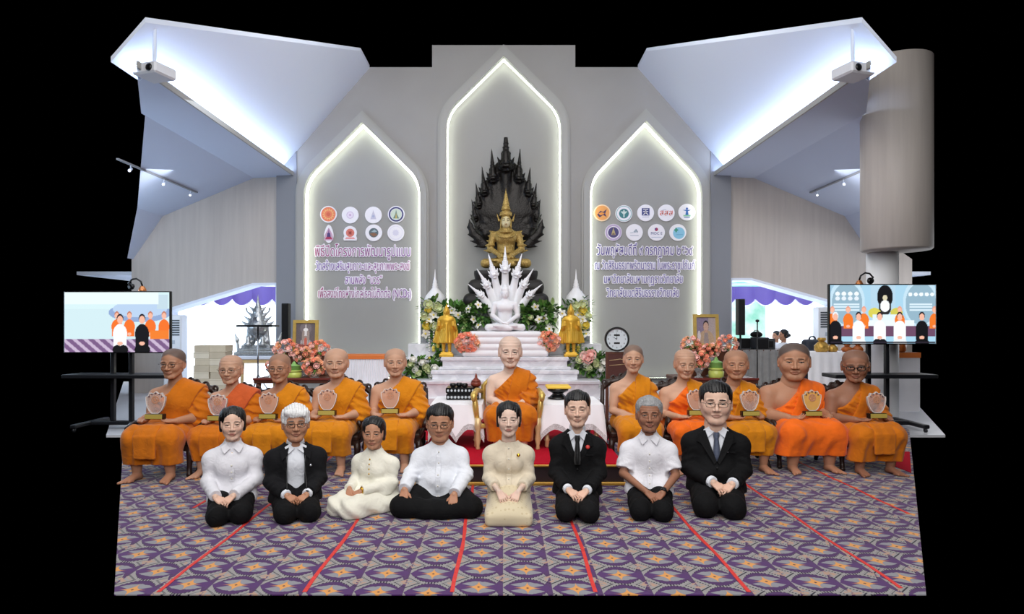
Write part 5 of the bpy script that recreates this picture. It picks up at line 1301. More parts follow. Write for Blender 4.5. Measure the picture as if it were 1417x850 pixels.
def naga_head(g, c, H, dirx=0., spire=1.2, spt=1., R=None):
    """horned serpent head with a flame crest rising over it, H its height; leans by dirx (radians)"""
    ca, sa = math.cos(dirx), math.sin(dirx)
    q = lambda x, y, z: V(c)+H*V(x*ca+z*sa, y, -x*sa+z*ca)
    R_ = rotm(0, dirx, 0)
    g.ell(q(0, .05, -.05), V(.34, .30, .42)*H, .05*H, R_); g.ell(q(0, -.22, -.16), V(.22, .26, .17)*H, .06*H, R_)
    g.cone(q(-.14, -.42, -.12), q(.14, -.42, -.12), .06*H, .06*H, .03*H); g.ell(q(0, -.36, -.25), V(.18, .14, .05)*H, .02*H, R_, 's')
    g.ell(q(0, -.20, -.36), V(.18, .22, .08)*H, .04*H, R_)
    for s in (-1, 1):
        g.ell(q(s*.19, -.27, .04), V(.075, .07, .065)*H, .02*H, R_); g.cone(q(s*.12, -.26, .12), q(s*.34, -.16, .20), .05*H, .03*H, .03*H)
        g.cone(q(s*.30, .04, .10), q(s*.44, .06, .42), .10*H, .02*H, .04*H); g.cone(q(s*.32, .05, -.18), q(s*.50, .08, .04), .09*H, .02*H, .04*H)
        g.cone(q(s*.16, .0, .26), q(s*.24, .02, .62), .09*H, .02*H, .04*H)
    g.cone(q(0, .0, .22), q(0, .03, .34+spire*.72), .24*H, .10*H*spt, .06*H); g.cone(q(0, .03, .30+spire*.7), q(0, .05, .40+spire*1.45), .13*H*spt, .008, .04*H)
    for t in (.3, .5, .68):
        z = .32+spire*t*.9; r = .245-.17*t; g.torus(q(0, .02, z), r*H, .028*H, .02*H, R_)
# white Buddha sheltered by the white serpent hoods
wb = empty('white_naga_buddha', (P(699, 0, 11.75)[0], 11.75, .79)); tag(wb, 'white stone Buddha on coils under seven white serpent heads', 'statue')
gc = G((-.85, -.62, -.01), (.85, .62, .50), .012)
for i, (hw, dp) in enumerate(((.76, .37), (.74, .355), (.70, .34), (.645, .32))):
    z = .055+.112*i
    for s in (-1, 1): gc.cone((s*(hw-.20), -dp+.16, z), (s*(hw-.20), dp-.16, z), .062, .062, 0); 
    gc.box((0, 0, z), (hw, dp, .060), .058, .012)
np_mesh('serpent_coils', [gc.mesh()], M_wstone, wb)
bT = .82
o = np_mesh('body', [seated_buddha(bT, .0085, robe=False).mesh()], M_wstone, wb); o.location = (0, -.10, .455)
gh = G((-.82, -.05, .45), (.82, .48, 2.0), .0105)
heads = [(0, 1.60, .25, 0), (-.21, 1.50, .235, -.26), (.21, 1.50, .235, .26), (-.34, 1.30, .21, -.55), (.34, 1.30, .21, .55), (-.45, 1.11, .19, -.86), (.45, 1.11, .19, .86)]
for x, z, hh, a in heads:
    gh.chain([V(x*.25, .27, .50), V(x*.52, .28, .50+(z-.5)*.5), V(x-math.sin(a)*.06, .23, z-.06)], [.075, .08, .062], .02)
gh.ell((0, .28, .85), (.26, .07, .42), .06)
for x, z, hh, a in heads: naga_head(gh, (x, .20, z), hh*.92, a, .95, .9)
np_mesh('serpent_hood', [gh.mesh()], M_wstone, wb)

# black and gold Buddha with the dark serpent hood
def antique(name, c1, c2, metal, rough):
    m = mat(name, c1, rough, metal=metal); nt = m.node_tree; b = nt.nodes['Principled BSDF']
    tc = nt.nodes.new('ShaderNodeTexCoord'); n = nt.nodes.new('ShaderNodeTexVoronoi'); n.inputs['Scale'].default_value = 40; n2 = nt.nodes.new('ShaderNodeTexNoise'); n2.inputs['Scale'].default_value = 11; n2.inputs['Detail'].default_value = 6
    mm = math_node(nt, 'ADD', math_node(nt, 'MULTIPLY', n.outputs['Distance'], .7), math_node(nt, 'MULTIPLY', n2.outputs['Fac'], .7))
    r = nt.nodes.new('ShaderNodeValToRGB'); e = r.color_ramp.elements; e[0].position = .42; e[0].color = C(c1); e[1].position = .75; e[1].color = C(c2)
    nt.links.new(tc.outputs['Object'], n.inputs['Vector']); nt.links.new(tc.outputs['Object'], n2.inputs['Vector']); nt.links.new(mm, r.inputs[0]); nt.links.new(r.outputs[0], b.inputs['Base Color'])
    bp = nt.nodes.new('ShaderNodeBump'); bp.inputs['Strength'].default_value = .35; bp.inputs['Distance'].default_value = .015; nt.links.new(mm, bp.inputs['Height']); nt.links.new(bp.outputs[0], b.inputs['Normal'])
    return m
M_bronze = antique('dark_bronze', '#0e0d0c', '#1f1c1a', .5, .38); M_bgold = antique('antique_gold', '#c8ab62', '#9c8146', .35, .48); M_coil = mat('coil_black', '#211e1d', .55, noise=(8, .12)); M_facegold = mat('face_gold', '#ddcfa4', .45, metal=.15)
BD = 12.52; bb = empty('dark_naga_buddha', (P(700, 0, BD)[0], BD, 1.34)); tag(bb, 'tall crowned gold and black Buddha under a spired dark serpent hood', 'statue')
pz = lambda py: CAMZ+(CY-py)/FPX*BD-1.34; pxx = lambda px: (px-700)/FPX*BD
gc = G((-.86, -.46, -.02), (.86, .46, 1.0), .014)
for hw, py0, py1 in ((.79, 426, 408), (.70, 409, 389), (.585, 392, 368)):
    z0, z1 = pz(py0), pz(py1); gc.box((0, 0, (z0+z1)/2), (hw, .40, (z1-z0)/2+.012), .10, .01); gc.cone((-hw+.11, -.30, (z0+z1)/2), (hw-.11, -.30, (z0+z1)/2), .125, .125, .03)
gc.box((0, 0, 0), (.72, .40, .12), .02, .02)
np_mesh('serpent_coils', [gc.mesh()], M_coil, bb)
zb = pz(372); bT = 1.09
gb = seated_buddha(bT, .012, robe=False, crown=True)
J = lambda x, y, z: V(x, y, z)*bT
for z, r in ((.93, .096), (.965, .094)): gb.torus(J(0, .01, z), r*bT*.92, .022*bT, .01*bT)
for i, (z, r) in enumerate(((.97, .095), (1.03, .085), (1.07, .072), (1.12, .062), (1.16, .052), (1.20, .044), (1.24, .035), (1.28, .028))): gb.ell(J(0, .015, z), V(r, r, .035)*bT, .012*bT)
gb.cone(J(0, .015, 1.22), J(0, .015, 1.40), .03*bT, .004*bT, .01*bT)
for s in (-1, 1):
    gb.cone(J(s*.12, .05, .84), J(s*.16, .06, .97), .022*bT, .005*bT, .01*bT)
    for i in range(5): gb.cone(J(s*(.22+.015*i), .03, .62-.08*i), J(s*(.29+.025*i), .05, .66-.085*i), .034*bT, .008*bT, .015*bT)
    gb.torus(J(s*.27, .0, .40), .06*bT, .02*bT, .02*bT); gb.torus(J(s*.10, -.20, .20), .042*bT, .014*bT, .01*bT, rotm(1.2, 0, s*.8))
gb.torus(J(0, -.03, .655), .10*bT, .026*bT, .02*bT, rotm(.35, 0, 0)); gb.torus(J(0, -.05, .60), .15*bT, .016*bT, .02*bT, rotm(.6, 0, 0)); gb.torus(J(0, .03, .27), .15*bT, .026*bT, .02*bT, sq=(1, .76))
o = np_mesh('body', [gb.mesh()], M_bgold, bb); o.location = (0, -.12, zb)
gf = G(J(-.14, -.16, .68), J(.14, .03, .95), .007); hc = J(0, -.022, .815); H = .27*bT; q = lambda x, y, z: hc+H*V(x, y, z)
gf.ell(q(0, -.05, -.06), V(.285, .335, .40)*H, 0); gf.cone(q(0, -.34, .05), q(0, -.43, -.12), .028*H, .055*H, .01); gf.cone(q(-.07, -.355, -.24), q(.07, -.355, -.24), .035*H, .035*H, .008)
for s in (-1, 1):
    gf.ell(q(s*.14, -.40, .02), V(.085, .05, .03)*H, .008, op='s'); gf.cone(q(s*.05, -.385, .10), q(s*.24, -.31, .11), .02*H, .015*H, .01)
fo = np_mesh('face', [gf.mesh()], M_facegold, o)
M_fline = mat('face_line', '#3a2c1a', .6)
for s in (-1, 1):
    MB().tube([q(s*.06, -.40, .02), q(s*.14, -.395, .0), q(s*.23, -.33, .02)], H*.016, 6).build('eyelid', M_fline, fo); MB().tube([q(s*.05, -.40, .10), q(s*.14, -.39, .14), q(s*.25, -.31, .10)], H*.012, 6).build('brow_line', M_fline, fo)
MB().tube([q(-.09, -.375, -.22), q(0, -.40, -.235), q(.09, -.375, -.22)], H*.018, 6).build('lips', mat('lips_gold', '#8a5a3a', .5), fo)
gh = G((-.86, -.05, zb+.25), (.86, .62, 3.62), .0145)
prof = [(372-90, 0), ]
# broad hood leaf behind the figure
for z0, z1, w0, w1 in ((pz(345), pz(318), .14, .42), (pz(318), pz(290), .42, .56), (pz(290), pz(255), .56, .42), (pz(255), pz(228), .42, .20)):
    for t in np.linspace(0, 1, 5):
        z = z0+(z1-z0)*t; w = w0+(w1-w0)*t; gh.ell((0, .33-.10*(w/.56), z), (w+.04, .08, .16), .05)
hs = [(0, 226, .36, 0, 1.25), (-18, 243, .27, -.05, 1.1), (18, 243, .27, .05, 1.1), (-30, 262, .24, -.10, 1.05), (31, 262, .24, .10, 1.05), (-38, 280, .22, -.14, 1.0), (39, 280, .22, .14, 1.0), (-43, 298, .20, -.2, .9), (43.5, 298, .20, .2, .9), (-39, 312, .16, -.35, .8), (40, 312, .16, .35, .8)]
for i, (dx, py, hh, a, sp) in enumerate(hs):
    x = dx/FPX*BD; z = pz(py); y = .12+.03*(i > 0)+.02*(i//2); gh.chain([V(x*.25, .34, pz(330)), V(x*.75, .30, (pz(330)+z)/2), V(x, y+.10, z-.03)], [.10, .13, hh*.38], .03)
for i, (dx, py, hh, a, sp) in enumerate(hs):
    naga_head(gh, (dx/FPX*BD, .12+.03*(i > 0)+.02*(i//2), pz(py)), hh*1.05, a, sp, .95)
np_mesh('serpent_hood', [gh.mesh()], M_bronze, bb)
for s in (-1, 1):                                  # flame wings at the shoulders
    gw = G((-.85, -.10, pz(350)), (.85, .22, pz(298)), .0125); x = lambda px: s*(px-700)/FPX*BD
    L = [(728, 338), (738, 330), (746, 322), (749, 312), (751, 303)]
    gw.chain([V(x(a), .05, pz(b_)) for a, b_ in L], [.06, .075, .065, .045, .008], .02, flat=((0, 1, 0), .5))
    for a, b_, c_, d_ in ((736, 336, 750, 333), (741, 328, 753, 324), (745, 320, 754, 314), (732, 340, 744, 341)): gw.cone((x(a), .05, pz(b_)), (x(c_), .05, pz(d_)), .045, .008, .02, flat=((0, 1, 0), .6))
    np_mesh('flame_wing', [gw.mesh()], M_bronze, bb)

# two standing gold Buddhas
M_sgold = mat('statue_gold', '#dcae3c', .35, metal=.4, noise=(10, .1), bump=(30, .25))
def standing_buddha():
    T = 1.02; g = G((-.30, -.2, .0), (.30, .2, 1.04), .0085); J = lambda x, y, z: V(x, y, z)*T; F = ((0, 1, 0), .62)
    g.box(J(0, 0, .025), V(.135, .10, .028), .008, 0); g.box(J(0, 0, .065), V(.11, .085, .02), .01, .01)
    for s in (-1, 1): g.cone(J(s*.055, .01, .09), J(s*.055, .01, .26), .03, .04, 0); g.ell(J(s*.055, -.03, .095), V(.03, .055, .02), .015)
    g.cone(J(0, 0, .25), J(0, 0, .48), .15, .115, .02, flat=F, cap=(0, 9)); g.cone(J(0, 0, .48), J(0, 0, .66), .105, .125, .03, flat=F); g.cone(J(-.09, 0, .70), J(.09, 0, .70), .055, .055, .04)
    for s in (-1, 1):
        g.cone(J(s*.13, .0, .68), J(s*.155, -.02, .52), .042, .035, .02); g.cone(J(s*.155, -.02, .52), J(s*.13, -.12, .58), .034, .024, .01); g.box(J(s*.13, -.145, .615), V(.028, .010, .048), .008, .012)
        g.cone(J(s*.16, .02, .55), J(s*.205, .02, .25), .035, .06, .03, flat=((0, 1, 0), .35), cap=(-9, 1)); g.cone(J(s*.10, .0, .5), J(s*.19, .015, .26), .06, .05, .03, flat=((0, 1, 0), .4), cap=(-9, 1))
    g.cone(J(0, -.07, .62), J(0, -.09, .26), .022, .028, .01, flat=((0, 1, 0), .5), cap=(0, 1)); g.torus(J(0, 0, .50), .108, .012, .008, sq=(1, .64))
    g.cone(J(0, 0, .70), J(0, 0, .80), .05, .04, .02); hc = J(0, -.005, .85); H = .15*T; q = lambda x, y, z: hc+H*V(x, y, z)
    g.ell(q(0, .03, .04), V(.36, .40, .45)*H, .01); g.ell(q(0, -.06, -.2), V(.28, .3, .3)*H, .01); g.cone(q(0, -.34, .05), q(0, -.44, -.12), .03*H, .055*H, .005)
    for s in (-1, 1): g.cone(q(s*.37, .03, .1), q(s*.37, .02, -.4), .05*H, .06*H, .005)
    g.ell(q(0, .05, .45), V(.22, .22, .2)*H, .01); g.cone(q(0, .05, .55), q(0, .05, 1.05), .13*H, .01*H, .01)
    g.warp(lambda X, Y, Z: np.sin(X*150)*((Z > .26*T) & (Z < .47*T)), .0018)
    return g.mesh()
sm = standing_buddha()
for px, lab in ((618, 'gold standing Buddha on the altar left of the white Buddha'), (790, 'gold standing Buddha on the altar right of the white Buddha')):
    o = np_mesh('standing_buddha', [sm], M_sgold, None, (P(px, 0, 11.55)[0], 11.55, .79)); o.scale = (.93, .93, .93); tag(o, lab, 'statue', 'gold standing Buddhas')

# white pointed lotus-bud stupas behind the flower columns
for px, lab in ((602, 'white spired stupa above the flower column on the left of the altar'), (797, 'white spired stupa above the flower column on the right of the altar')):
    d = 12.3; x = P(px, 0, d)[0]; z0 = CAMZ+(CY-424)/FPX*d; mb = MB()
    mb.lathe([(.07, -.72), (.10, -.70), (.10, -.05), (.13, 0), (.19, .05), (.205, .12), (.18, .19), (.125, .26), (.075, .32), (.05, .36), (.06, .375), (.045, .39), (.05, .42), (.035, .45), (.04, .47), (.02, .52), (.012, .60), (.003, .70)], (x, d, z0), 24)
    mb.box((x-.16, d-.16, z0-.75), (x+.16, d+.16, z0-.70))
    tag(mb.build('white_stupa', M_wstone), lab, 'stupa', 'white spired stupas')

# ---- flowers
M_leaf = mat('leaf_green', '#5a8a3c', .55, noise=(25, .35)); M_leafd = mat('leaf_dark', '#38602b', .5, noise=(25, .3)); M_leafl = mat('leaf_light', '#93b26a', .55, noise=(25, .25))
M_petal = mat('petal_white', '#f4f3ec', .6); M_petalg = mat('petal_greenish', '#dfe6b8', .6); M_petaly = mat('petal_yellow', '#e9d45c', .6); M_coral = mat('petal_coral', '#ffac90', .6, noise=(30, .12)); M_pink = mat('petal_pink', '#ffd2ca', .6, noise=(30, .1)); M_peach = mat('petal_peach', '#ffc6a0', .6)
def leaf(mb, p, d, L, w, up=(0, 0, 1), mi=0, bend=.3):
    p, d = V(p), V(d); d = d/np.linalg.norm(d); s = np.cross(d, V(up)); n = np.linalg.norm(s); s = s/n if n > 1e-6 else V(1, 0, 0); u = np.cross(s, d)
    v = [p, p+d*L*.35+s*w*.5+u*.02*L, p+d*L*.4-u*bend*.1*L, p+d*L*.35-s*w*.5+u*.02*L, p+d*L*.75+s*w*.36-u*bend*.12*L, p+d*L*.75-u*bend*.22*L, p+d*L*.75-s*w*.36-u*bend*.12*L, p+d*L-u*bend*.45*L]
    mb.add(v, [(0, 1, 2), (0, 2, 3), (1, 4, 5, 2), (2, 5, 6, 3), (4, 7, 5), (5, 7, 6)], mi, True)
def rose(mb, c, r, mi, n=9, seed=0, axis=(0, -1, .3)):
    """layered cup of petals facing axis"""
    rr = random.Random(seed); F = Vector(axis).to_track_quat('Z', 'X').to_matrix(); c = Vector(c)
    mb.ball(tuple(c), r*.55, 8, 6, mi)
    for ring, (k, rad, h, tilt) in enumerate(((5, .45, .42, .35), (6, .78, .15, .8))):
        for i in range(k):
            a = 2*math.pi*(i+.5*ring+rr.random()*.2)/k; ca, sa = math.cos(a), math.sin(a); pts = []
            for (u, w) in ((-.5, -.25), (.5, -.25), (.62, .45), (0, .7), (-.62, .45)):
                rd = rad*r+w*r*.5*math.sin(tilt); z = h*r+w*r*.75*math.cos(tilt); t = u*r*.75
                pts.append(c+F@Vector((ca*rd-sa*t, sa*rd+ca*t, z)))
            mb.add([tuple(p) for p in pts], [(0, 1, 2, 3, 4)], mi, False)
def orchid(mb, c, r, mi, seed=0, axis=(0, -1, .15)):
    rr = random.Random(seed); F = Vector(axis).to_track_quat('Z', 'X').to_matrix(); c = Vector(c); a0 = rr.random()
    for i in range(5):
        a = a0+2*math.pi*i/5; d = F@Vector((math.cos(a), math.sin(a), .15)); leaf(mb, c, d, r, r*.7, up=tuple(F@Vector((0, 0, 1))), mi=mi, bend=.3)
def foliage_thing(name, label, cat, pts_leaf, flowers, leafm=(M_leaf, M_leafd, M_leafl), seed=1, L=.12, kind=None, group=None):
    """pts_leaf: list of (centre, radii, count) clumps; flowers: list of (kind, centre, r, material)"""
    rr = random.Random(seed); root = empty(name, flowers[0][1] if flowers else pts_leaf[0][0]); tag(root, label, cat, group)
    o0 = Vector(root.location); mb = MB()
    for c, r, n in pts_leaf:
        for i in range(n):
            t = Vector((rr.gauss(0, 1), rr.gauss(0, 1), rr.gauss(0, 1))).normalized(); f = rr.random()**.4
            p = Vector(c)+Vector((t.x*r[0]*f, t.y*r[1]*f, t.z*r[2]*f))-o0
            d = Vector((t.x+rr.gauss(0, .5), t.y+rr.gauss(0, .5)-.2, t.z+rr.gauss(0, .5)+.1)); l = L*(.6+.7*rr.random()); leaf(mb, p, d, l, l*.48, mi=rr.choice((0, 0, 0, 1, 1, 2)))
    lf = mb.build('foliage', list(leafm), root, fix=False); lf['kind'] = 'stuff'
    for i, (k, c, r, m) in enumerate(flowers):
        mb = MB(); cc = tuple(Vector(c)-o0)
        (rose if k == 'r' else orchid)(mb, cc, r, 0, seed=seed*100+i, axis=(rr.gauss(0, .5), -1, .3+rr.gauss(0, .35)))
        if k == 'o': mb.ball((cc[0], cc[1]-.012, cc[2]), .02, 6, 5, 1); mm = [m, M_petaly]
        else: mm = m
        mb.build('flower', mm, root, fix=False)
    return root
rr = random.Random(4)
g0 = [((P(px, 0, 12.0)[0], 12.02, CAMZ+(CY-py)/FPX*12.0), (.26, .16, .15), 110) for px, py in ((632, 432), (650, 434), (668, 436), (726, 436), (745, 434), (762, 432), (640, 446), (752, 446))]
fl = []
for px, py, k in ((634, 436, 'o'), (655, 442, 'o'), (662, 450, 'o'), (648, 428, 'o'), (662, 422, 'o'), (741, 425, 'o'), (746, 442, 'o'), (753, 440, 'o'), (760, 455, 'o'), (625, 430, 'o'), (778, 434, 'o'), (640, 455, 'r'), (735, 440, 'r')):
    d = 11.85; fl.append((k, P(px, py, d), .085 if k == 'o' else .05, M_petal if k == 'o' else M_petalg))
foliage_thing('garland_hedge', 'leafy green garland with white orchids behind the white Buddha', 'flowers', g0, fl, seed=3, L=.15)
for sgn, lab in ((-1, 'tall leafy column of white and yellow flowers beside the left gold Buddha'), (1, 'tall leafy column of white and yellow flowers beside the right gold Buddha')):
    X = lambda px: 697+3+sgn*(700-px); cl = []; fl = []
    for px, py, w in ((598, 424, .20), (596, 440, .20), (600, 455, .17), (604, 470, .15), (607, 482, .10), (613, 432, .16)): cl.append((P(X(px), py, 12.15), (w, .14, .16), 90))
    for px, py, k, m in ((592, 421, 'r', M_petalg), (604, 424, 'r', M_petalg), (594, 430, 'r', M_petaly), (600, 436, 'o', M_petal), (594, 442, 'o', M_petal), (591, 450, 'r', M_petaly), (608, 428, 'r', M_petalg), (589, 462, 'o', M_petal), (600, 452, 'r', M_petalg), (610, 444, 'o', M_petal), (588, 437, 'r', M_petalg)):
        fl.append((k, P(X(px), py, 11.95), .10 if k == 'o' else .085, m))
    r_ = foliage_thing('flower_cascade', lab, 'flowers', cl, fl, seed=7+sgn, L=.13)
    o0 = Vector(r_.location)
    for px, py in ((600, 445), (606, 440), (594, 460)):   # hanging strings of small blossoms
        mb = MB()
        for i in range(12): mb.ball(tuple(Vector(P(X(px), py+4*i*.9, 11.9))-o0), .017 if i < 10 else .034, 7, 5, 0 if i < 10 else 1)
        mb.build('blossom_string', [M_petal, M_petaly], r_)
for cx, cy, d, lab, pk in ((588, 508, 11.6, 'low arrangement of white roses and greenery on the left altar step', False), (822, 500, 11.6, 'low arrangement of white roses and greenery on the right altar step', True)):
    cl = []; fl = []; q = lambda dx, dy, dd=0: P(cx+dx, cy+dy, d+dd)
    for dx, dy in ((-18, 0), (-6, -3), (8, 1), (18, 4), (-12, 7), (2, 8), (14, 9)): cl.append((q(dx, dy), (.18, .15, .13), 75))
    for i, (dx, dy) in enumerate(((-20, -2), (-12, 4), (-3, -5), (5, 5), (13, 2), (20, 8), (-8, 10), (9, 12), (-16, -9), (1, 1))): fl.append(('r', q(dx, dy, -.18), .07, M_petal if i % 3 else M_petalg))
    if pk: fl += [('r', q(-12, -6, -.2), .10, M_pink), ('r', q(-4, -8, -.2), .10, M_pink), ('r', q(-8, -3, -.22), .09, M_pink)]
    foliage_thing('rose_arrangement', lab, 'flowers', cl, fl, seed=cx, L=.14)
M_crystal = mat('crystal', '#f6f8fa', .05, trans=.8, ior=1.2)
def bouquet(px, py, d, R_, lab, n=26, seed=1, vase=True, zv=None, mats=(M_coral, M_pink, M_coral, M_peach), group=None, cat='flowers', sq=.8):
    rr = random.Random(seed); c = Vector(P(px, py, d)); zv = zv if zv is not None else c.z-R_*2.2
    root = empty('bouquet', (c.x, c.y, zv)); tag(root, lab, cat, group); o0 = Vector(root.location)
    if vase:
        h = c.z-R_*.75-zv; mb = MB(); mb.lathe([(.055, 0), (.06, .01), (.03, .03), (.025, h*.35), (.045, h*.6), (.085, h*.98), (.08, h), (.04, h*.6), (.0, h*.55)], (0, 0, 0), 20); mb.build('vase', M_crystal, root)
    mb = MB()
    for i in range(70):
        t = Vector((rr.gauss(0, 1), rr.gauss(0, 1), rr.gauss(0, 1))).normalized(); p = c-o0+Vector((t.x*R_*.85, t.y*R_*.7, t.z*R_*.75*sq)); leaf(mb, p, t+Vector((0, -.2, -.1)), R_*.45, R_*.22, mi=i % 2)
    lf = mb.build('foliage', [M_leaf, M_leafd], root, fix=False); lf['kind'] = 'stuff'
    for i in range(n):
        z = 1-2*(i+.5)/n; a = i*2.39996; rad = math.sqrt(1-z*z); t = Vector((rad*math.cos(a), rad*math.sin(a), z))
        if t.y > .55: continue
        p = c-o0+Vector((t.x*R_, t.y*R_*.8, t.z*R_*sq)); mb = MB(); rose(mb, tuple(p), R_*.30*(.85+.3*rr.random()), 0, seed=seed*50+i, axis=(t.x, t.y-.4, t.z)); mb.build('flower', rr.choice(mats), root, fix=False)
    return root
bouquet(648, 475, 11.5, .20, 'round coral and pink bouquet in a crystal vase left of the white Buddha', 40, 2, True, .79)
bouquet(757, 473, 11.55, .19, 'round coral and pink bouquet in a crystal vase right of the white Buddha', 38, 5, True, .79)
# ================================================================== PLATFORM, THRONE, TABLES, CHAIRS
M_gilt = mat('gilt_wood', '#d8b765', .35, metal=.55, noise=(20, .1)); M_gilt_p = mat('gilt_pale', '#d9bd8c', .4, metal=.3); M_darkw = mat('dark_carved_wood', '#2a1a15', .35, noise=(18, .3), bump=(60, .3)); M_brownw = mat('brown_wood', '#5b3526', .4, noise=(8, .2)); M_dais = mat('platform_brown', '#2d2023', .45); M_trim = mat('brass_trim', '#c99a45', .35, metal=.5)
pl = empty('platform', (.13, 6.6, 0)); tag(pl, 'low dark platform with brass edging and red carpet under the golden throne', 'platform')
def pp(name, f, m):
    mb = MB(); f(mb); o = mb.build(name, m, pl); o.location = (-.13, -6.6, 0)
pp('base', lambda mb: mb.box((-.78, 5.60, .012), (1.035, 7.55, .172)), M_dais)
pp('carpet_top', lambda mb: mb.box((-.785, 5.59, .172), (1.04, 7.56, .186), bev=.004), M_red)
pp('top_trim', lambda mb: mb.box((-.79, 5.575, .158), (1.045, 5.60, .176), bev=.004), M_trim); pp('bottom_trim', lambda mb: mb.box((-.80, 5.565, .0), (1.055, 5.602, .026), bev=.004), M_trim)
DZ = .186
th = empty('throne', (.04, 6.5, DZ)); tag(th, 'golden armchair on the red platform under the elderly monk', 'armchair')
MB().box((-.27, -.30, .235), (.27, .22, .295), bev=.03).build('seat', mat('throne_cushion', '#8e2230', .8), th)
mb = MB(); mb.box((-.22, .22, .30), (.22, .28, .60), bev=.03); mb.build('backrest', mat('throne_back', '#e9dcc0', .6), th)
mb = MB(); mb.tube([(-.25, .26, .0), (-.25, .26, .56), (-.17, .26, .635), (0, .26, .66), (.17, .26, .635), (.25, .26, .56), (.25, .26, .0)], .025, 8); mb.build('back_frame', M_gilt, th)
for s in (-1, 1):
    mb = MB(); mb.tube([(s*.27, .24, .50), (s*.31, .0, .535), (s*.32, -.20, .53), (s*.325, -.30, .515), (s*.325, -.33, .47)], [.022, .026, .028, .034, .02], 10); mb.tube([(s*.29, -.29, .26), (s*.31, -.27, .40), (s*.32, -.29, .51)], [.022, .03, .022], 8); mb.build('armrest', M_gilt, th)
    for y in (-.30, .22):
        mb = MB(); mb.lathe([(.018, 0), (.022, .01), (.016, .04), (.03, .10), (.02, .16), (.034, .22), (.03, .30)], (s*.285, y, 0), 12); mb.build('leg', M_gilt_p, th)
MB().box((-.28, -.31, .20), (.28, .24, .245), bev=.012).build('seat_rail', M_gilt, th)

M_cloth = mat('table_cloth_white', '#f0eff4', .75, noise=(4, .03), bump=(120, .1)); M_fringe = mat('silver_fringe', '#c3c1c4', .5, noise=(160, .5))
def draped_table(x0, x1, y0, y1, zt, zb, lab, lab2):
    t = empty('side_table', ((x0+x1)/2, (y0+y1)/2, DZ)); tag(t, lab, 'table'); o = t.location
    MB().box((x0+.02-o.x, y0+.02-o.y, zt-.04-DZ), (x1-.02-o.x, y1-.02-o.y, zt-.004-DZ), bev=.005).build('tabletop', M_gilt_p, t)
    for sx in (0, 1):
        for sy in (0, 1):
            h = zt-.04-DZ; mb = MB(); mb.lathe([(.012, 0), (.022, .015), (.02, .06), (.03, .075), (.022, .09), (.026, h*.6), (.034, h*.8), (.024, h*.9), (.03, h)], ((x0+.05 if sx == 0 else x1-.05)-o.x, (y0+.05 if sy == 0 else y1-.05)-o.y, 0), 12); mb.build('leg', M_gilt_p, t)
    # square cloth laid over it: corners hang low, the sides between hang in swags
    per = []; n = 14
    for (ax, ay, bx, by) in ((x0, y0, x1, y0), (x1, y0, x1, y1), (x1, y1, x0, y1), (x0, y1, x0, y0)):
        for i in range(n): per.append((ax+(bx-ax)*i/n, ay+(by-ay)*i/n, min(i, n-i)/n))
    m = len(per); cx, cy = (x0+x1)/2, (y0+y1)/2; rows = 7; v = []; f = []
    for r in range(rows+1):
        t_ = r/rows
        for i, (x, y, e) in enumerate(per):
            drop = (zt-zb)*(1.0-.42*math.sin(math.pi*min(1, e*2))); nx, ny = (x-cx), (y-cy); L = math.hypot(nx, ny)
            out = .012+.03*t_+.014*t_*math.sin(i*1.9); v.append((x+nx/L*out, y+ny/L*out, zt+.006-drop*t_))
    for r in range(rows):
        for i in range(m): j = (i+1) % m; f.append((r*m+i, r*m+j, (r+1)*m+j, (r+1)*m+i))
    mb = MB(); mb.add(v, f, smooth=True); mb.add([(p[0], p[1], zt+.006) for p in v[:m]], [tuple(range(m))])
    c = mb.build('tablecloth', M_cloth); tag(c, lab2, 'tablecloth')
    b = v[rows*m:]; mb = MB(); vv = b+[(p[0]+.004*math.sin(i*3), p[1]-.003, p[2]-.055) for i, p in enumerate(b)]
    mb.add(vv, [(i, (i+1) % m, m+(i+1) % m, m+i) for i in range(m)]); mb.build('fringe', M_fringe, c)
draped_table(-.70, -.215, 6.25, 6.95, .60, .30, 'small gilt-legged table to the left of the throne', 'white fringed cloth on the table left of the throne')
draped_table(.37, .95, 6.25, 6.95, .60, .30, 'small gilt-legged table to the right of the throne', 'white fringed cloth on the table right of the throne')
# things on them
M_lac = mat('black_lacquer', '#0f0f11', .25); M_pearl = mat('pearl_inlay', '#b9c0c6', .3); M_clay = mat('clay_brown', '#7a3526', .4)
t = empty('inlaid_tray_box', (-.42, 6.72, .608)); tag(t, 'black lacquer tray box with pearl inlay on the left white table', 'box')
MB().box((-.165, -.11, 0), (.165, .11, .06), bev=.008).build('base', M_lac, t); MB().box((-.17, -.115, .068), (.17, .115, .125), bev=.008).build('tray', M_lac, t); MB().box((-.15, -.10, .055), (.15, .10, .07)).build('shelf', M_lac, t)
for z in (.03, .097):
    mb = MB()
    for i in range(9): mb.prism([(-.145+.036*i+.011*math.cos(a), z+.014*math.sin(a)) for a in np.linspace(0, 6.283, 7)[:-1]], -.1185, -.109)
    mb.box((-.15, -.112, z-.002), (.15, -.1095, z+.002)); mb.build('pearl_inlay', M_pearl, t)
for x, y in ((-.10, -.05), (-.04, .0), (.02, -.06)):
    mb = MB(); mb.lathe([(.02, 0), (.032, .01), (.034, .03), (.026, .04)], (x-.42, y+6.72, .608+.126), 14); tag(mb.build('lacquer_cup', M_lac), 'small black lacquer cup on the inlaid tray box', 'cup', 'small cups on the inlaid tray box')
t = empty('lidded_pot', (-.285, 6.70, .608+.126)); tag(t, 'small brown lidded clay pot with a pointed knob', 'pot')
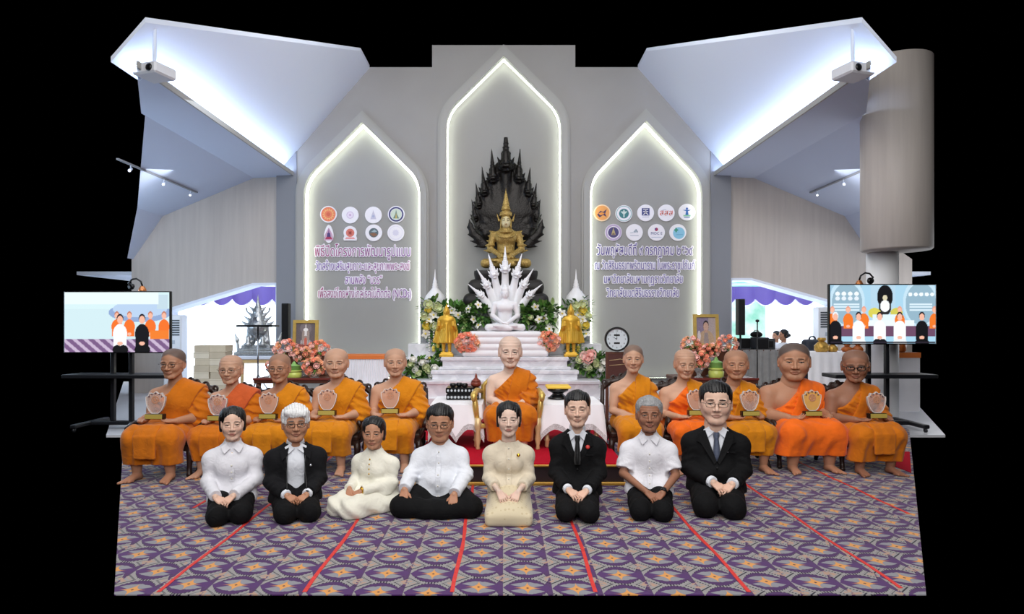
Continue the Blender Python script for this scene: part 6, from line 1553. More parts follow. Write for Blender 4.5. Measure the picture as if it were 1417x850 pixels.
mb = MB(); mb.lathe([(.03, 0), (.05, .012), (.056, .035), (.045, .055)], n=18); mb.build('body', M_clay, t); mb = MB(); mb.lathe([(.05, .055), (.046, .065), (.022, .085), (.012, .10), (.014, .11), (.003, .14)], n=18); mb.build('lid', M_clay, t)
t = empty('pedestal_tray', (.56, 6.72, .608)); tag(t, 'black footed offering tray on the right white table', 'tray')
mb = MB(); mb.lathe([(.10, 0), (.105, .012), (.085, .025), (.06, .045), (.055, .06), (.075, .07), (.105, .085), (.112, .11), (.10, .112)], n=28); mb.build('bowl', M_lac, t)
mb = MB(); mb.box((.56-.125, 6.60, .722), (.56+.125, 6.84, .748), bev=.008); tag(mb.build('folded_cloth', mat('yellow_cloth', '#e9c24c', .8)), 'yellow folded cloth lying on the black footed tray', 'cloth')

# carved dark armchairs, one behind every seated monk of the row
M_cush = mat('chair_cushion', '#5a2a24', .8)
def make_chair():
    r = empty('carved_armchair')
    mb = MB(); mb.box((-.27, -.25, .275), (.27, .22, .325), bev=.012); mb.box((-.26, -.255, .235), (.26, .22, .28)); mb.build('seat', M_darkw, r)
    # upright back: posts, splat and pierced carved crest
    mb = MB()
    for s in (-1, 1): mb.tube([(s*.26, .22, .28), (s*.275, .25, .52), (s*.265, .27, .72)], [.026, .024, .022], 8)
    mb.build('back_frame', M_darkw, r)
    mb = MB(); mb.box((-.13, .24, .30), (.13, .268, .70), bev=.006); mb.build('splat', M_darkw, r)
    g = G((-.34, .20, .62), (.34, .34, .86), .009)
    g.chain([V(-.27, .27, .68), V(-.2, .27, .745), V(-.1, .27, .765), V(0, .27, .79), V(.1, .27, .765), V(.2, .27, .745), V(.27, .27, .68)], [.022, .03, .032, .04, .032, .03, .022], .02)
    for x, z, rr_ in ((-.24, .745, .038), (-.15, .785, .035), (-.06, .805, .036), (0, .83, .03), (.06, .805, .036), (.15, .785, .035), (.24, .745, .038)): g.torus((x, .27, z), rr_*.72, .012, .008, rotm(math.pi/2, 0, 0))
    np_mesh('crest', [g.mesh()], M_darkw, r)
    for s in (-1, 1):
        mb = MB(); mb.tube([(s*.27, .24, .47), (s*.32, .0, .475), (s*.325, -.16, .46), (s*.32, -.24, .43), (s*.30, -.24, .39)], [.02, .022, .024, .026, .016], 8); mb.tube([(s*.265, -.22, .29), (s*.30, -.20, .37), (s*.32, -.17, .455)], .018, 8); mb.build('armrest', M_darkw, r)
        mb = MB(); mb.tube([(s*.245, -.215, .27), (s*.262, -.24, .20), (s*.24, -.212, .09), (s*.25, -.235, .02), (s*.25, -.25, .012)], [.036, .034, .022, .026, .022], 8); mb.build('leg', M_darkw, r)
        mb = MB(); mb.tube([(s*.245, .20, .27), (s*.245, .215, .14), (s*.25, .25, .012)], [.030, .024, .022], 8); mb.build('leg', M_darkw, r)
    return r
ch0 = make_chair()
where = ['leftmost chair, under the monk beside the television', 'chair under the monk with the rust-red sash', 'chair under the slim monk behind the white-haired man', 'chair under the stocky fourth monk from the left', 'chair under the monk behind the woman in cream', None, 'chair under the monk beside the wall clock', 'chair under the older monk with the golden sash', 'chair under the monk behind the suited man with glasses', 'chair under the very large monk', 'rightmost chair, under the monk with black-rimmed glasses']
first = True
for k, w in zip(MONKS, where):
    if w is None: continue
    o = ch0 if first else copy_tree(ch0); first = False
    i = k['info']; s = i['T']; o.location = (i['loc'][0], i['loc'][1]+.01, 0); o.rotation_euler = (0, 0, i['rz']); o.scale = (min(i['W'], s)*1.0, s, s)
    tag(o, 'dark carved wooden '+w, 'armchair', 'carved armchairs of the monks')
# ================================================================== THINGS AT THE BACK AND SIDES
import colorsys
def painted(name, w, h, nx, nz, fn, m, parent=None, loc=None, y=0.):
    """flat picture plane, w x h, its colours from fn(u, v) arrays (u right, v up, 0..1)"""
    u, v = np.meshgrid(np.linspace(0, 1, nx+1), np.linspace(0, 1, nz+1)); col = fn(u, v).reshape(-1, 3)
    vt = np.stack([(u.ravel()-.5)*w, np.full(u.size, y), v.ravel()*h], 1); i = np.arange(nx*nz); r, c = i//nx, i % nx; a = r*(nx+1)+c
    q = np.stack([a, a+1, a+nx+2, a+nx+1], 1)
    lin = np.where(col <= .04045, col/12.92, ((col+.055)/1.055)**2.4); cc = np.concatenate([lin, np.ones((len(lin), 1))], 1).astype(np.float32)
    return np_mesh(name, [(vt, q)], m, parent, loc, col=[cc], smooth=False)
def hx(h): return np.array([int(h[i:i+2], 16)/255 for i in (1, 3, 5)])
class Pic:
    def __init__(s, u, v, bg): s.u, s.v = u, v; s.c = np.tile(hx(bg), u.shape+(1,))
    def put(s, mask, h): s.c[mask] = hx(h); return s
    def el(s, x, y, rx, ry, h): return s.put(((s.u-x)/rx)**2+((s.v-y)/ry)**2 < 1, h)
    def rc(s, x0, x1, y0, y1, h): return s.put((s.u > x0) & (s.u < x1) & (s.v > y0) & (s.v < y1), h)
M_screen = mat('screen_picture', '#000000', .3, attr='Col', emit='attr', estr=1.0, spec=.2)
def fix_screen():
    b = M_screen.node_tree.nodes['Principled BSDF']; [M_screen.node_tree.links.remove(l) for l in list(b.inputs['Base Color'].links)]; b.inputs['Base Color'].default_value = (.01, .01, .01, 1)
fix_screen()
def sitter(p, x, y, s, top, skin='#f2b8a0', hair='#1a1420', low=None):
    p.el(x, y, .052*s, .13*s, top); p.rc(x-.05*s, x+.05*s, y-.16*s, y, top)
    if low: p.el(x-.02*s, y-.20*s, .035*s, .06*s, low); p.el(x+.025*s, y-.20*s, .035*s, .06*s, low)
    p.el(x, y+.20*s, .024*s, .062*s, hair); p.el(x, y+.185*s, .021*s, .052*s, skin); p.el(x, y-.12*s, .02*s, .025*s, skin)
def picR(u, v):
    p = Pic(u, v, '#a9d3ea')
    p.rc(0, .30, .30, 1, '#9fc6dd'); p.rc(.38, .62, .3, 1, '#b4d4e8'); p.el(.16, .70, .17, .42, '#c3e0f0'); p.el(.16, .68, .145, .36, '#94b4c6'); p.el(.86, .70, .17, .42, '#c3e0f0'); p.el(.86, .68, .145, .36, '#94b4c6')
    for i in range(4): p.el(.07+.06*i, .85, .022, .035, '#eef6fb'); p.el(.07+.06*i, .77, .022, .035, '#e2ecf4')
    for i in range(5): p.el(.76+.052*i, .84, .02, .032, '#eef6fb')
    for i in range(3): p.rc(.03, .28, .66-.05*i, .685-.05*i, '#d9ecf6'); p.rc(.75, .97, .66-.05*i, .685-.05*i, '#d9ecf6')
    p.el(.52, .80, .075, .20, '#141418'); p.put((np.abs(u-.52) < .02*(1.03-v)*6) & (v > .9), '#141418'); p.el(.52, .62, .06, .14, '#2a2a2c'); p.el(.52, .78, .022, .05, '#d8cfb0'); p.el(.52, .64, .045, .10, '#f5fbff')
    p.el(.42, .52, .06, .09, '#d8cf58'); p.el(.63, .52, .06, .09, '#cfc85a'); p.rc(.40, .66, .32, .50, '#dff0f8'); p.rc(.0, 1, .12, .30, '#6d4b66'); p.rc(.3, .8, .30, .40, '#e9f2f6')
    for x in (.02, .17, .32, .66, .99): sitter(p, x, .40, .9, '#f07a2a', hair='#e8a088')
    for x, t, l in ((.05, '#16161c', '#101014'), (.27, '#f5fbff', '#f0f5f8'), (.47, '#f8fcff', '#16161c'), (.66, '#f5fafc', '#e8eef2'), (.87, '#14141a', '#101014')): sitter(p, x, .24, 1.15, t, low=l, hair='#e8eef4' if x == .05 else '#1a1420')
    p.rc(0, 1, 0, .035, '#2a2430'); return p.c
def picL(u, v):
    p = Pic(u, v, '#d4eef2'); p.put(v < .72, '#cfe8ee'); p.el(.72, .66, .30, .16, '#8fa8d2'); p.el(.72, .72, .26, .14, '#b8d0ec'); p.rc(.88, .99, .72, .96, '#c2d8e4'); p.put((v > .80) & (u < .9), '#e6f4f6')
    for x in (.50, .62, .82, .95): sitter(p, x, .42, 1.0, '#f2742c', hair='#c07860')
    p.put((v < .22), '#7a5c86'); p.put((v < .22) & (np.sin(u*60+v*40) > .2), '#c7b4cf'); p.rc(.82, 1, .22, .36, '#f08030')
    for x, t in ((.53, '#f4f6fa'), (.74, '#14141a')): sitter(p, x, .30, 1.3, t, low='#101014')
    return p.c
def tv(px0, px1, py0, py1, d, pic, lab, slab_):
    x0, z1 = P(px0, py0, d)[0], P(0, py0, d)[2]; x1, z0 = P(px1, 0, d)[0], P(0, py1, d)[2]; cx = (x0+x1)/2; w, h = x1-x0, z1-z0
    t = empty('television', (cx, d, 0)); tag(t, lab, 'television')
    MB().box((-w/2, 0, z0), (w/2, .05, z1), bev=.008).build('casing', M_blackp, t)
    painted('screen', w-.03, h-.03, 200, 112, pic, M_screen, t, (0, -.004, z0+.015))
    s = empty('television_stand', (cx, d+.12, 0)); tag(s, slab_, 'stand'); m = mat('stand_black', '#17181c', .4)
    for sx in ((-.12, .12) if True else ()):
        MB().box((sx-.025, -.03, .06), (sx+.025, .03, z0+h*.7), bev=.006).build('post', m, s)
    MB().box((-.16, -.075, z0+h*.4), (.16, -.03, z0+h*.6)).build('mount_plate', m, s)
    zs = P(0, 518, d)[2]; MB().box((-.66, -.22, zs-.05), (.66, .16, zs), bev=.008).build('shelf', m, s)
    for sx in (-1, 1):
        MB().box((sx*.42-.04, -.36, .05), (sx*.42+.04, .36, .10), bev=.01).build('foot', m, s)
        for sy in (-1, 1):
            mb = MB(); mb.lathe([(.0, -.015), (.028, -.012), (.028, .012), (0, .015)], (sx*.42, sy*.33, .028), 14, axis='x'); mb.build('caster', m, s)
    MB().box((-.42, -.05, .05), (.42, .05, .10), bev=.01).build('crossbar', m, s)
tv(88, 236, 403, 489, 8.45, picL, 'wall-sized television at the left edge showing the group', 'black television stand with shelf at the left edge')
tv(1147, 1296, 393, 477, 8.45, picR, 'television at the right edge showing the whole ceremony', 'black television stand with shelf at the right edge')

# ---- framed pictures on stepped stands with flowers
M_pic = mat('picture_print', '#808080', .35, attr='Col')
def shrine_pic(u, v):
    rr = np.random.RandomState(3); p = Pic(u, v, '#6d6468'); p.put(v < .2, '#8e4f48'); p.el(.5, .80, .30, .22, '#837a7e'); p.el(.5, .48, .20, .34, '#a59690'); p.put((np.abs(u-.5) < .13*(1.05-v)) & (v > .5), '#e6e2e4'); p.el(.5, .74, .12, .07, '#f2f0f2'); p.el(.5, .28, .08, .16, '#c76c5c')
    for x in (.28, .38, .62, .72): p.el(x, .25, .04, .09, '#b9b2b4')
    p.c += rr.uniform(-.05, .05, u.shape)[..., None]; return np.clip(p.c, 0, 1)
def portrait_pic(u, v):
    rr = np.random.RandomState(5); p = Pic(u, v, '#8d7f98'); p.put(u > .62, '#b0a3a4'); p.el(.5, .10, .42, .42, '#b99f86'); p.el(.5, .10, .12, .42, '#9c8f90'); p.el(.5, .68, .15, .20, '#2a2228'); p.el(.5, .64, .135, .17, '#c9a596'); p.rc(.44, .56, .42, .52, '#c09a8a')
    p.el(.14, .3, .08, .2, '#d9cfd4'); p.c += rr.uniform(-.06, .06, u.shape)[..., None]; return np.clip(p.c, 0, 1)
M_pot = mat('green_ceramic', '#c8d36a', .3, noise=(14, .12)); M_potg = mat('green_glaze', '#7fae5e', .3)
def picture_stand(px0, px1, py0, py1, d, fn, lab, side, bq, pot):
    x0, x1 = P(px0, 0, d)[0], P(px1, 0, d)[0]; z0, z1 = P(0, py1, d)[2], P(0, py0, d)[2]; w, h = x1-x0, z1-z0; cx = (x0+x1)/2
    s = empty('altar_table', (cx, d, 0)); tag(s, 'stepped brown wooden altar table under the gilt picture %s' % side, 'table')
    zu = z0-.0; zl = P(0, 523, d-.4)[2]
    MB().box((-.30, -.10, zl), (.30, .22, zu), bev=.008).build('upper_step', M_brownw, s); MB().box((-.50, -.55, zl-.06), (.50, .22, zl), bev=.01).build('tabletop', M_brownw, s)
    MB().box((-.50, -.57, zl-.02), (.50, -.545, zl+.012), bev=.004).build('edge_molding', mat('red_lacquer', '#6e3028', .35), s)
    for sx in (-1, 1):
        for y in (-.50, .17): MB().tube([(sx*.45, y, zl-.06), (sx*.47, y, zl*.45), (sx*.45, y, 0.0)], [.035, .028, .03], 8).build('leg', M_brownw, s)
    f = empty('picture_frame', (cx, d, z0)); tag(f, lab, 'picture'); f.rotation_euler = (math.radians(-5), 0, 0)
    MB().ring([(-w/2, 0), (w/2, 0), (w/2, h), (-w/2, h)], [(-w/2+.042, .042), (w/2-.042, .042), (w/2-.042, h-.042), (-w/2+.042, h-.042)], -.02, .015).build('frame', M_gilt, f)
    painted('picture', w-.08, h-.08, 60, 80, fn, M_pic, f, (0, -.004, .04)); MB().box((-w/2+.01, .0, .01), (w/2-.01, .018, h-.01)).build('back_board', M_brownw, f)
    for i, (px, py, r, dd, l) in enumerate(bq):
        b = bouquet(px, py, d+dd, r, l, 26, 11+i+px, True, zu if dd > -.12 else zl, group='coral bouquets by the gilt picture '+side)
    px, py = pot; c = P(px, py, d-.42); t = empty('ceramic_stupa_pot', (c[0], c[1], zl)); tag(t, 'green and yellow ceramic stupa-shaped pot in front of the picture '+side, 'pot', None); hh = (c[2]-zl)
    mb = MB(); mb.lathe([(.085, 0), (.095, .02), (.10, hh*.5), (.075, hh*.62), (.10, hh*.66), (.10, hh*.74), (.07, hh*.78)], n=20); mb.build('base', M_pot, t)
    mb = MB(); mb.lathe([(.075, hh*.78), (.085, hh*.82), (.08, hh*1.15), (.09, hh*1.2), (.055, hh*1.27), (.03, hh*1.34), (.022, hh*1.48), (.004, hh*1.62)], n=20); mb.build('lid', M_potg, t)
picture_stand(405, 440, 443, 487, 8.9, shrine_pic, 'gilt-framed picture of a shrine behind the flowers on the left', 'on the left',
              [(396, 484, .145, -.05, 'coral bouquet at the left foot of the shrine picture'), (441, 484, .13, -.05, 'coral bouquet at the right foot of the shrine picture'), (420, 492, .115, -.2, 'coral bouquet in front of the middle of the shrine picture'), (435, 508, .125, -.45, 'lowest coral bouquet beside the green pot on the left'), (376, 505, .07, -.3, 'small reddish bouquet left of the slim monk')], (407, 509))
picture_stand(960, 995, 435, 480, 8.9, portrait_pic, 'gilt-framed portrait behind the flowers on the right', 'on the right',
              [(956, 477, .115, -.05, 'coral bouquet at the left foot of the gilt portrait'), (1006, 476, .125, -.05, 'coral bouquet at the right foot of the gilt portrait'), (983, 486, .105, -.2, 'coral bouquet in front of the middle of the gilt portrait'), (967, 499, .12, -.45, 'lowest coral bouquet beside the green pot on the right')], (991, 505))
# ---- clock on a brown board
cd_ = 9.0; c = P(853.5, 469.5, cd_); t = empty('wall_clock', c); tag(t, 'round black-rimmed clock with white face above the brown notice board', 'clock'); R_ = .17
mb = MB(); mb.ring([(R_*math.cos(a), R_*math.sin(a)) for a in np.linspace(0, 6.2832, 49)[:-1]], [(R_*.86*math.cos(a), R_*.86*math.sin(a)) for a in np.linspace(0, 6.2832, 49)[:-1]], -.03, .02); mb.build('rim', M_blackp, t)
mb = MB(); mb.prism([(R_*.87*math.cos(a), R_*.87*math.sin(a)) for a in np.linspace(0, 6.2832, 49)[:-1]], -.008, .012); mb.build('dial', mat('dial_white', '#dfeaf2', .4), t)
def text_mesh(name, body, size, m, parent, loc, extrude=.001, offset=0., align='CENTER', rot=(math.pi/2, 0, 0), res=3, width=None, fit=None):
    cu = bpy.data.curves.new(name, 'FONT'); cu.body = body; cu.size = size; cu.align_x = align; cu.extrude = extrude; cu.offset = offset; cu.resolution_u = res
    o = bpy.data.objects.new(name, cu); COL.objects.link(o); o.rotation_euler = rot
    bpy.context.view_layer.update(); dg = bpy.context.evaluated_depsgraph_get(); me = bpy.data.meshes.new_from_object(o.evaluated_get(dg)); bpy.data.objects.remove(o); me.materials.clear(); me.materials.append(m)
    me.transform(Matrix.Rotation(rot[0], 4, 'X'))
    if fit is not None:
        v = np.empty(len(me.vertices)*3, np.float32); me.vertices.foreach_get('co', v); v = v.reshape(-1, 3); lo, hi = v[:, 0].min(), v[:, 0].max(); v[:, 0] = (v[:, 0]-(lo+hi)/2)*fit/(hi-lo); me.vertices.foreach_set('co', v.ravel()); me.update()
    o = link(name, me, parent, loc); return o
for i in range(1, 13):
    a = math.radians(90-30*i); text_mesh('numeral', str(i), .034, M_blackp, t, (R_*.68*math.cos(a), -.0095, R_*.68*math.sin(a)-.012), .0008)
for a, L, w in ((math.radians(150), .075, .010), (math.radians(92), .105, .007)):
    mb = MB(); mb.prism([(-w*.5*math.sin(a), w*.5*math.cos(a)), (w*.5*math.sin(a), -w*.5*math.cos(a)), (L*math.cos(a), L*math.sin(a))], -.014, -.011); mb.build('hand', M_blackp, t)
for z in (.045, -.065): MB().box((-.04, -.0115, z), (.04, -.0085, z+.022)).build('display', M_blackp, t)
t = empty('notice_board', P(856, 0, 9.02)[:2]+(0,)); tag(t, 'reddish brown notice board on legs under the clock', 'board'); zt = P(0, 487, 9.02)[2]; M_maroon = mat('maroon_board', '#55302b', .4)
MB().box((-.18, -.015, .62), (.18, .03, zt), bev=.006).build('panel', M_maroon, t)
MB().ring([(-.18, .62), (.18, .62), (.18, zt), (-.18, zt)], [(-.15, .65), (.15, .65), (.15, zt-.03), (-.15, zt-.03)], -.022, -.012).build('frame', M_brownw, t)
mb = MB(); mb.tube([(-.13, -.018, zt-.12), (.02, -.018, zt-.10), (.13, -.018, zt-.12)], .004, 6); mb.tube([(-.13, -.018, .80), (.13, -.018, .82)], .004, 6); mb.build('line_ornament', M_gilt_p, t)
for s in (-1, 1):
    MB().box((s*.16-.02, -.01, .0), (s*.16+.02, .03, .63)).build('leg', M_brownw, t); MB().box((s*.16-.025, -.18, 0), (s*.16+.025, .2, .035)).build('foot', M_brownw, t)
# ---- white skirted table by the left niche
x0, x1, yt = P(470, 0, 11.2)[0], P(538, 0, 11.2)[0], 11.2; zt = P(0, 493, 11.2)[2]; t = empty('skirted_table', ((x0+x1)/2, yt, .29)); tag(t, 'long table with white pleated skirt and orange runner by the left niche', 'table'); w = x1-x0
MB().box((-w/2, 0, zt-.33), (w/2, .6, zt-.295), bev=.004).build('tabletop', M_brownw, t)
n = 120; mb = MB(); pts = [(-w/2+w*i/n, -.01-.014*abs(math.sin(i*.55))) for i in range(n+1)]; mb.add([(a, b, zt-.32) for a, b in pts]+[(a*1.0, b*1.6, .005) for a, b in pts], [(i, n+1+i, n+2+i, i+1) for i in range(n)], smooth=True); mb.build('pleated_skirt', M_cloth, t)
for s in (-1, 1):
    for y in (.05, .55): MB().box((s*(w/2-.05)-.02, y-.02, 0), (s*(w/2-.05)+.02, y+.02, zt-.32)).build('leg', M_brownw, t)
mb = MB(); mb.box((x0-.02, yt-.03, zt-.006), (x1+.02, yt+.62, zt+.012), bev=.004); mb.box((x0-.02, yt-.035, zt-.05), (x1+.02, yt-.028, zt+.01)); tag(mb.build('table_runner', mat('orange_cloth', '#e07b3a', .8)), 'orange runner cloth lying on the white skirted table', 'cloth')

# ---- loudspeaker columns
def column_speaker(px, py0, py1, d, w, lab, foot):
    x = P(px, 0, d)[0]; z1, z0 = P(0, py0, d)[2], P(0, py1, d)[2]; t = empty('tower_loudspeaker', (x, d, 0)); tag(t, lab, 'loudspeaker')
    MB().box((-w/2, -.08, z0), (w/2, .08, z1), bev=.01).build('cabinet', M_blackp, t); MB().box((-w/2+.012, -.086, z0+.03), (w/2-.012, -.079, z1-.03)).build('grille', mat('grille_black', '#0a0a0c', .8, bump=(300, .6)), t)
    MB().tube([(0, 0, z0), (0, 0, .1)], .018, 8).build('pole', M_blackp, t)
    for i in range(3):
        a = 2*math.pi*i/3+.5; MB().tube([(0, 0, .55), (.34*math.cos(a), .34*math.sin(a), .012)], .011, 6).build('leg', M_blackp, t)
column_speaker(396, 420, 474, 12.3, .13, 'slim black column loudspeaker on a pole by the left grey pillar', True)
column_speaker(1024.5, 414, 464, 11.6, .12, 'slim black column loudspeaker on a tripod in the right opening', True)
# ---- silver shrine, music stand, boxes, air conditioners
M_silver = mat('silver_ornament', '#a9adb0', .3, metal=.75, noise=(30, .25), bump=(50, .4))
d = 11.9; sx = P(357, 0, d)[0]; z0 = P(0, 492, d)[2]; t = empty('silver_shrine', (sx, d, z0)); tag(t, 'ornate silver spired shrine in front of the bright left curtain', 'shrine')
g = G((-.48, -.2, 0), (.48, .2, 1.12), .011)
g.box((0, 0, .035), (.38, .17, .035), .01, 0); g.box((0, 0, .10), (.32, .15, .035), .015, .01); g.box((0, 0, .16), (.26, .13, .03), .01, .01)
for s in (-1, 1):
    g.cone((s*.19, 0, .16), (s*.16, 0, .58), .035, .03, .01); g.ell((s*.13, 0, .25), (.085, .08, .07), .02); g.cone((s*.13, 0, .28), (s*.13, 0, .44), .05, .02, .02); g.ell((s*.13, 0, .47), (.035, .035, .04), .01)
    for i in range(4): g.cone((s*(.20-.045*i), 0, .56+.085*i), (s*(.31-.05*i), 0, .63+.09*i), .035, .008, .02)
    g.cone((s*.36, 0, .08), (s*.38, 0, .30), .03, .02, .02); g.cone((s*.38, 0, .28), (s*.43, 0, .42), .035, .006, .02); g.cone((s*.2, 0, .80), (s*.21, 0, .86), .012, .02, .01)
g.cone((0, 0, .52), (0, 0, .82), .18, .075, .02); g.torus((0, 0, .58), .14, .03, .02, rotm(math.pi/2, 0, 0)); g.cone((0, 0, .80), (0, 0, .95), .09, .03, .02); g.cone((0, 0, .93), (0, 0, 1.12), .035, .004, .01); g.ell((0, -.05, .36), (.07, .06, .10), .02)
g.ell((0, 0, .66), (.06, .3, .06), .01, op='s')
np_mesh('spired_pavilion', [g.mesh()], M_silver, t); 
for s in (-1, 1):
    mb = MB(); mb.lathe([(.07, .18), (.085, .21), (.03, .25), (.04, .33), (.02, .36)], (s*.13, -.13, 0), 14); mb.build('lotus_bowl', M_silver, t)
tb = empty('low_table', (sx, d, 0)); tag(tb, 'low white and gold table carrying the silver shrine', 'table')
MB().box((-.42, -.26, z0-.06), (.42, .26, z0), bev=.01).build('tabletop', M_white, tb); MB().box((-.40, -.24, z0-.13), (.40, .24, z0-.06), bev=.01).build('apron', M_gilt_p, tb)
for s in (-1, 1):
    for y in (-.2, .2): MB().tube([(s*.36, y, z0-.1), (s*.38, y, .01)], [.035, .025], 8).build('leg', M_gilt_p, tb)
d = 10.6; x = P(357, 0, d)[0]; z1 = P(0, 451, d)[2]; t = empty('music_stand', (x, d, 0)); tag(t, 'black tripod music stand with flat desk in front of the silver shrine', 'stand')
MB().box((-.29, -.17, z1-.02), (.29, .17, z1+.015), bev=.006).build('desk', M_blackp, t); MB().tube([(0, 0, .35), (0, 0, z1-.02)], .013, 8).build('pole', M_steel, t)
for i in range(3): a = 2*math.pi*i/3+.3; MB().tube([(0, 0, .55), (.32*math.cos(a), .32*math.sin(a), .012)], .009, 6).build('leg', M_steel, t)
t = empty('microphone_stand', (P(383, 0, 9.6)[0], 9.6, 0)); tag(t, 'microphone on a boom stand left of the coral flowers', 'microphone')
zb = P(0, 502, 9.6)[2]; MB().tube([(0, 0, .02), (0, 0, zb-.02)], .011, 8).build('pole', M_blackp, t); MB().tube([(-.10, 0, zb-.03), (.14, 0, zb+.06)], .009, 8).build('boom', M_blackp, t); MB().tube([(.13, 0, zb+.055), (.21, 0, zb+.09)], [.018, .022], 8).build('microphone_head', M_blackp, t)
mb = MB(); mb.lathe([(.13, 0), (.13, .015), (.03, .03), (.0, .032)], n=20); mb.build('base', M_blackp, t)
M_boxes = [mat('carton_%d' % i, c, .8, noise=(6, .04)) for i, c in enumerate(('#c9bda6', '#d6ccb8', '#bfb39d'))]
rr = random.Random(8); d = 10.9
for ci, (pa, pb) in enumerate(((268, 290), (290, 313))):
    xa, xb = P(pa, 0, d)[0], P(pb, 0, d)[0]; z = 0.0; zt = P(0, 478, d)[2]; n = 9; hh = zt/n
    for i in range(n):
        j = rr.uniform(-.012, .012); b = empty('carton', ((xa+xb)/2+j, d+.15, z)); w = (xb-xa)/2-.004
        MB().box((-w, -.15, 0), (w, .15, hh-.002), bev=.004).build('box', M_boxes[(i+ci) % 3], b); MB().box((-w-.001, -.1515, hh-.03), (w+.001, .1515, hh-.022)).build('lid_edge', M_boxes[2], b)
        lv = ['bottom', 'second', 'third', 'fourth', 'fifth', 'sixth', 'seventh', 'eighth', 'topmost'][i]
        tag(b, 'beige carton, %s%s of the %s stack behind the monks' % (lv, '' if i in (0, 8) else ' from the floor', ('left', 'right')[ci]), 'box', 'stacked cartons'); z += hh
M_ac = mat('aircon_white', '#dfe3ea', .4)
def aircon(px, py0, d, lab):
    x = P(px, 0, d)[0]; z1 = P(0, py0, d)[2]; t = empty('air_conditioner', (x, d, 0)); tag(t, lab, 'air conditioner')
    MB().box((-.17, -.13, 0), (.17, .13, z1), bev=.02).build('body', M_ac, t)
    mb = MB()
    for i in range(7): mb.box((-.14, -.14, z1-.12-.045*i), (.14, -.128, z1-.095-.045*i))
    mb.build('louvre_grille', mat('louvre_grey', '#3d434c', .5), t); MB().box((-.05, -.137, z1-.55), (.05, -.128, z1-.48)).build('control_panel', mat('panel_grey', '#aeb9c8', .4), t)
aircon(243, 436, 12.4, 'tall white floor air conditioner beside the left television'); aircon(1141, 425, 12.4, 'tall white floor air conditioner beside the right television')
# ---- sound desk with two operators in the right opening
d = 11.8; xa, xb = P(1020, 0, d)[0], P(1104, 0, d)[0]; zt = P(0, 484, d)[2]; cx = (xa+xb)/2; t = empty('sound_desk', (cx, d, 0)); tag(t, 'sound desk covered with grey cloth in the right opening', 'desk'); w = xb-xa; M_greyc = mat('grey_cloth', '#8d8c8b', .85, noise=(9, .12))
MB().box((-w/2, 0, zt-.03), (w/2, .6, zt), bev=.005).build('desktop', M_brownw, t)
n = 60; mb = MB(); pts = [(-w/2+w*i/n, -.01-.012*math.sin(i*.9)) for i in range(n+1)]; mb.add([(a, b, zt+.002) for a, b in pts]+[(a, b*2, .06) for a, b in pts], [(i, n+1+i, n+2+i, i+1) for i in range(n)], smooth=True); mb.build('cloth_front', M_greyc, t)
for s in (-1, 1): MB().box((s*(w/2-.04)-.02, .03, 0), (s*(w/2-.04)+.02, .57, zt-.03)).build('leg', M_brownw, t)
def desk_thing(name, px, dx, w, h, lab, cat, parts):
    o = empty(name, (P(px, 0, d)[0], d+dx, zt)); tag(o, lab, cat)
    for pn, lo, hi, m in parts: MB().box(lo, hi, bev=.006).build(pn, m, o)
desk_thing('laptop', 1037, .2, .3, .2, 'small open laptop at the left end of the sound desk', 'laptop', [('keyboard_base', (-.13, -.1, 0), (.13, .1, .018), M_blackp), ('lid', (-.13, .09, .016), (.13, .105, .2), M_blackp)])
desk_thing('amplifier_box', 1056, .15, .2, .2, 'dark amplifier box in the middle of the sound desk', 'amplifier', [('housing', (-.12, -.12, 0), (.12, .15, .22), mat('amp_grey', '#26282d', .5)), ('front_panel', (-.11, -.128, .02), (.11, -.118, .2), M_blackp)])
desk_thing('monitor_speaker', 1068, .15, .2, .2, 'dark monitor loudspeaker right of the amplifier box', 'loudspeaker', [('cabinet', (-.085, -.1, 0), (.085, .12, .20), mat('amp_grey2', '#34363b', .5)), ('cone', (-.05, -.108, .04), (.05, -.098, .16), M_blackp)])
o = empty('black_bag', (P(1054, 0, d)[0], d+.25, zt+.222)); tag(o, 'rounded black bag lying on top of the amplifier box', 'bag'); g = G((-.12, -.1, 0), (.12, .1, .13), .01); g.ell((0, 0, .045), (.11, .09, .06), 0); g.half((0, 0, .0), (0, 0, -1)); np_mesh('body', [g.mesh()], M_black, o); MB().tube([(-.05, 0, .095), (-.03, 0, .125), (.03, 0, .125), (.05, 0, .095)], .007, 6).build('handle', M_blackp, o)
t = empty('microphone_stand', (P(1048, 0, 11.3)[0], 11.3, 0)); tag(t, 'thin black pole stand with a small head in front of the sound desk', 'stand'); zz = P(0, 446, 11.3)[2]; MB().tube([(0, 0, .02), (0, 0, zz)], .011, 8).build('pole', M_blackp, t); mb = MB(); mb.lathe([(.0, 0), (.035, .02), (.03, .05), (0, .06)], (0, 0, zz-.01), 10); mb.build('head', M_blackp, t); mb = MB(); mb.lathe([(.15, 0), (.15, .014), (.02, .03)], n=18); mb.build('base', M_blackp, t)
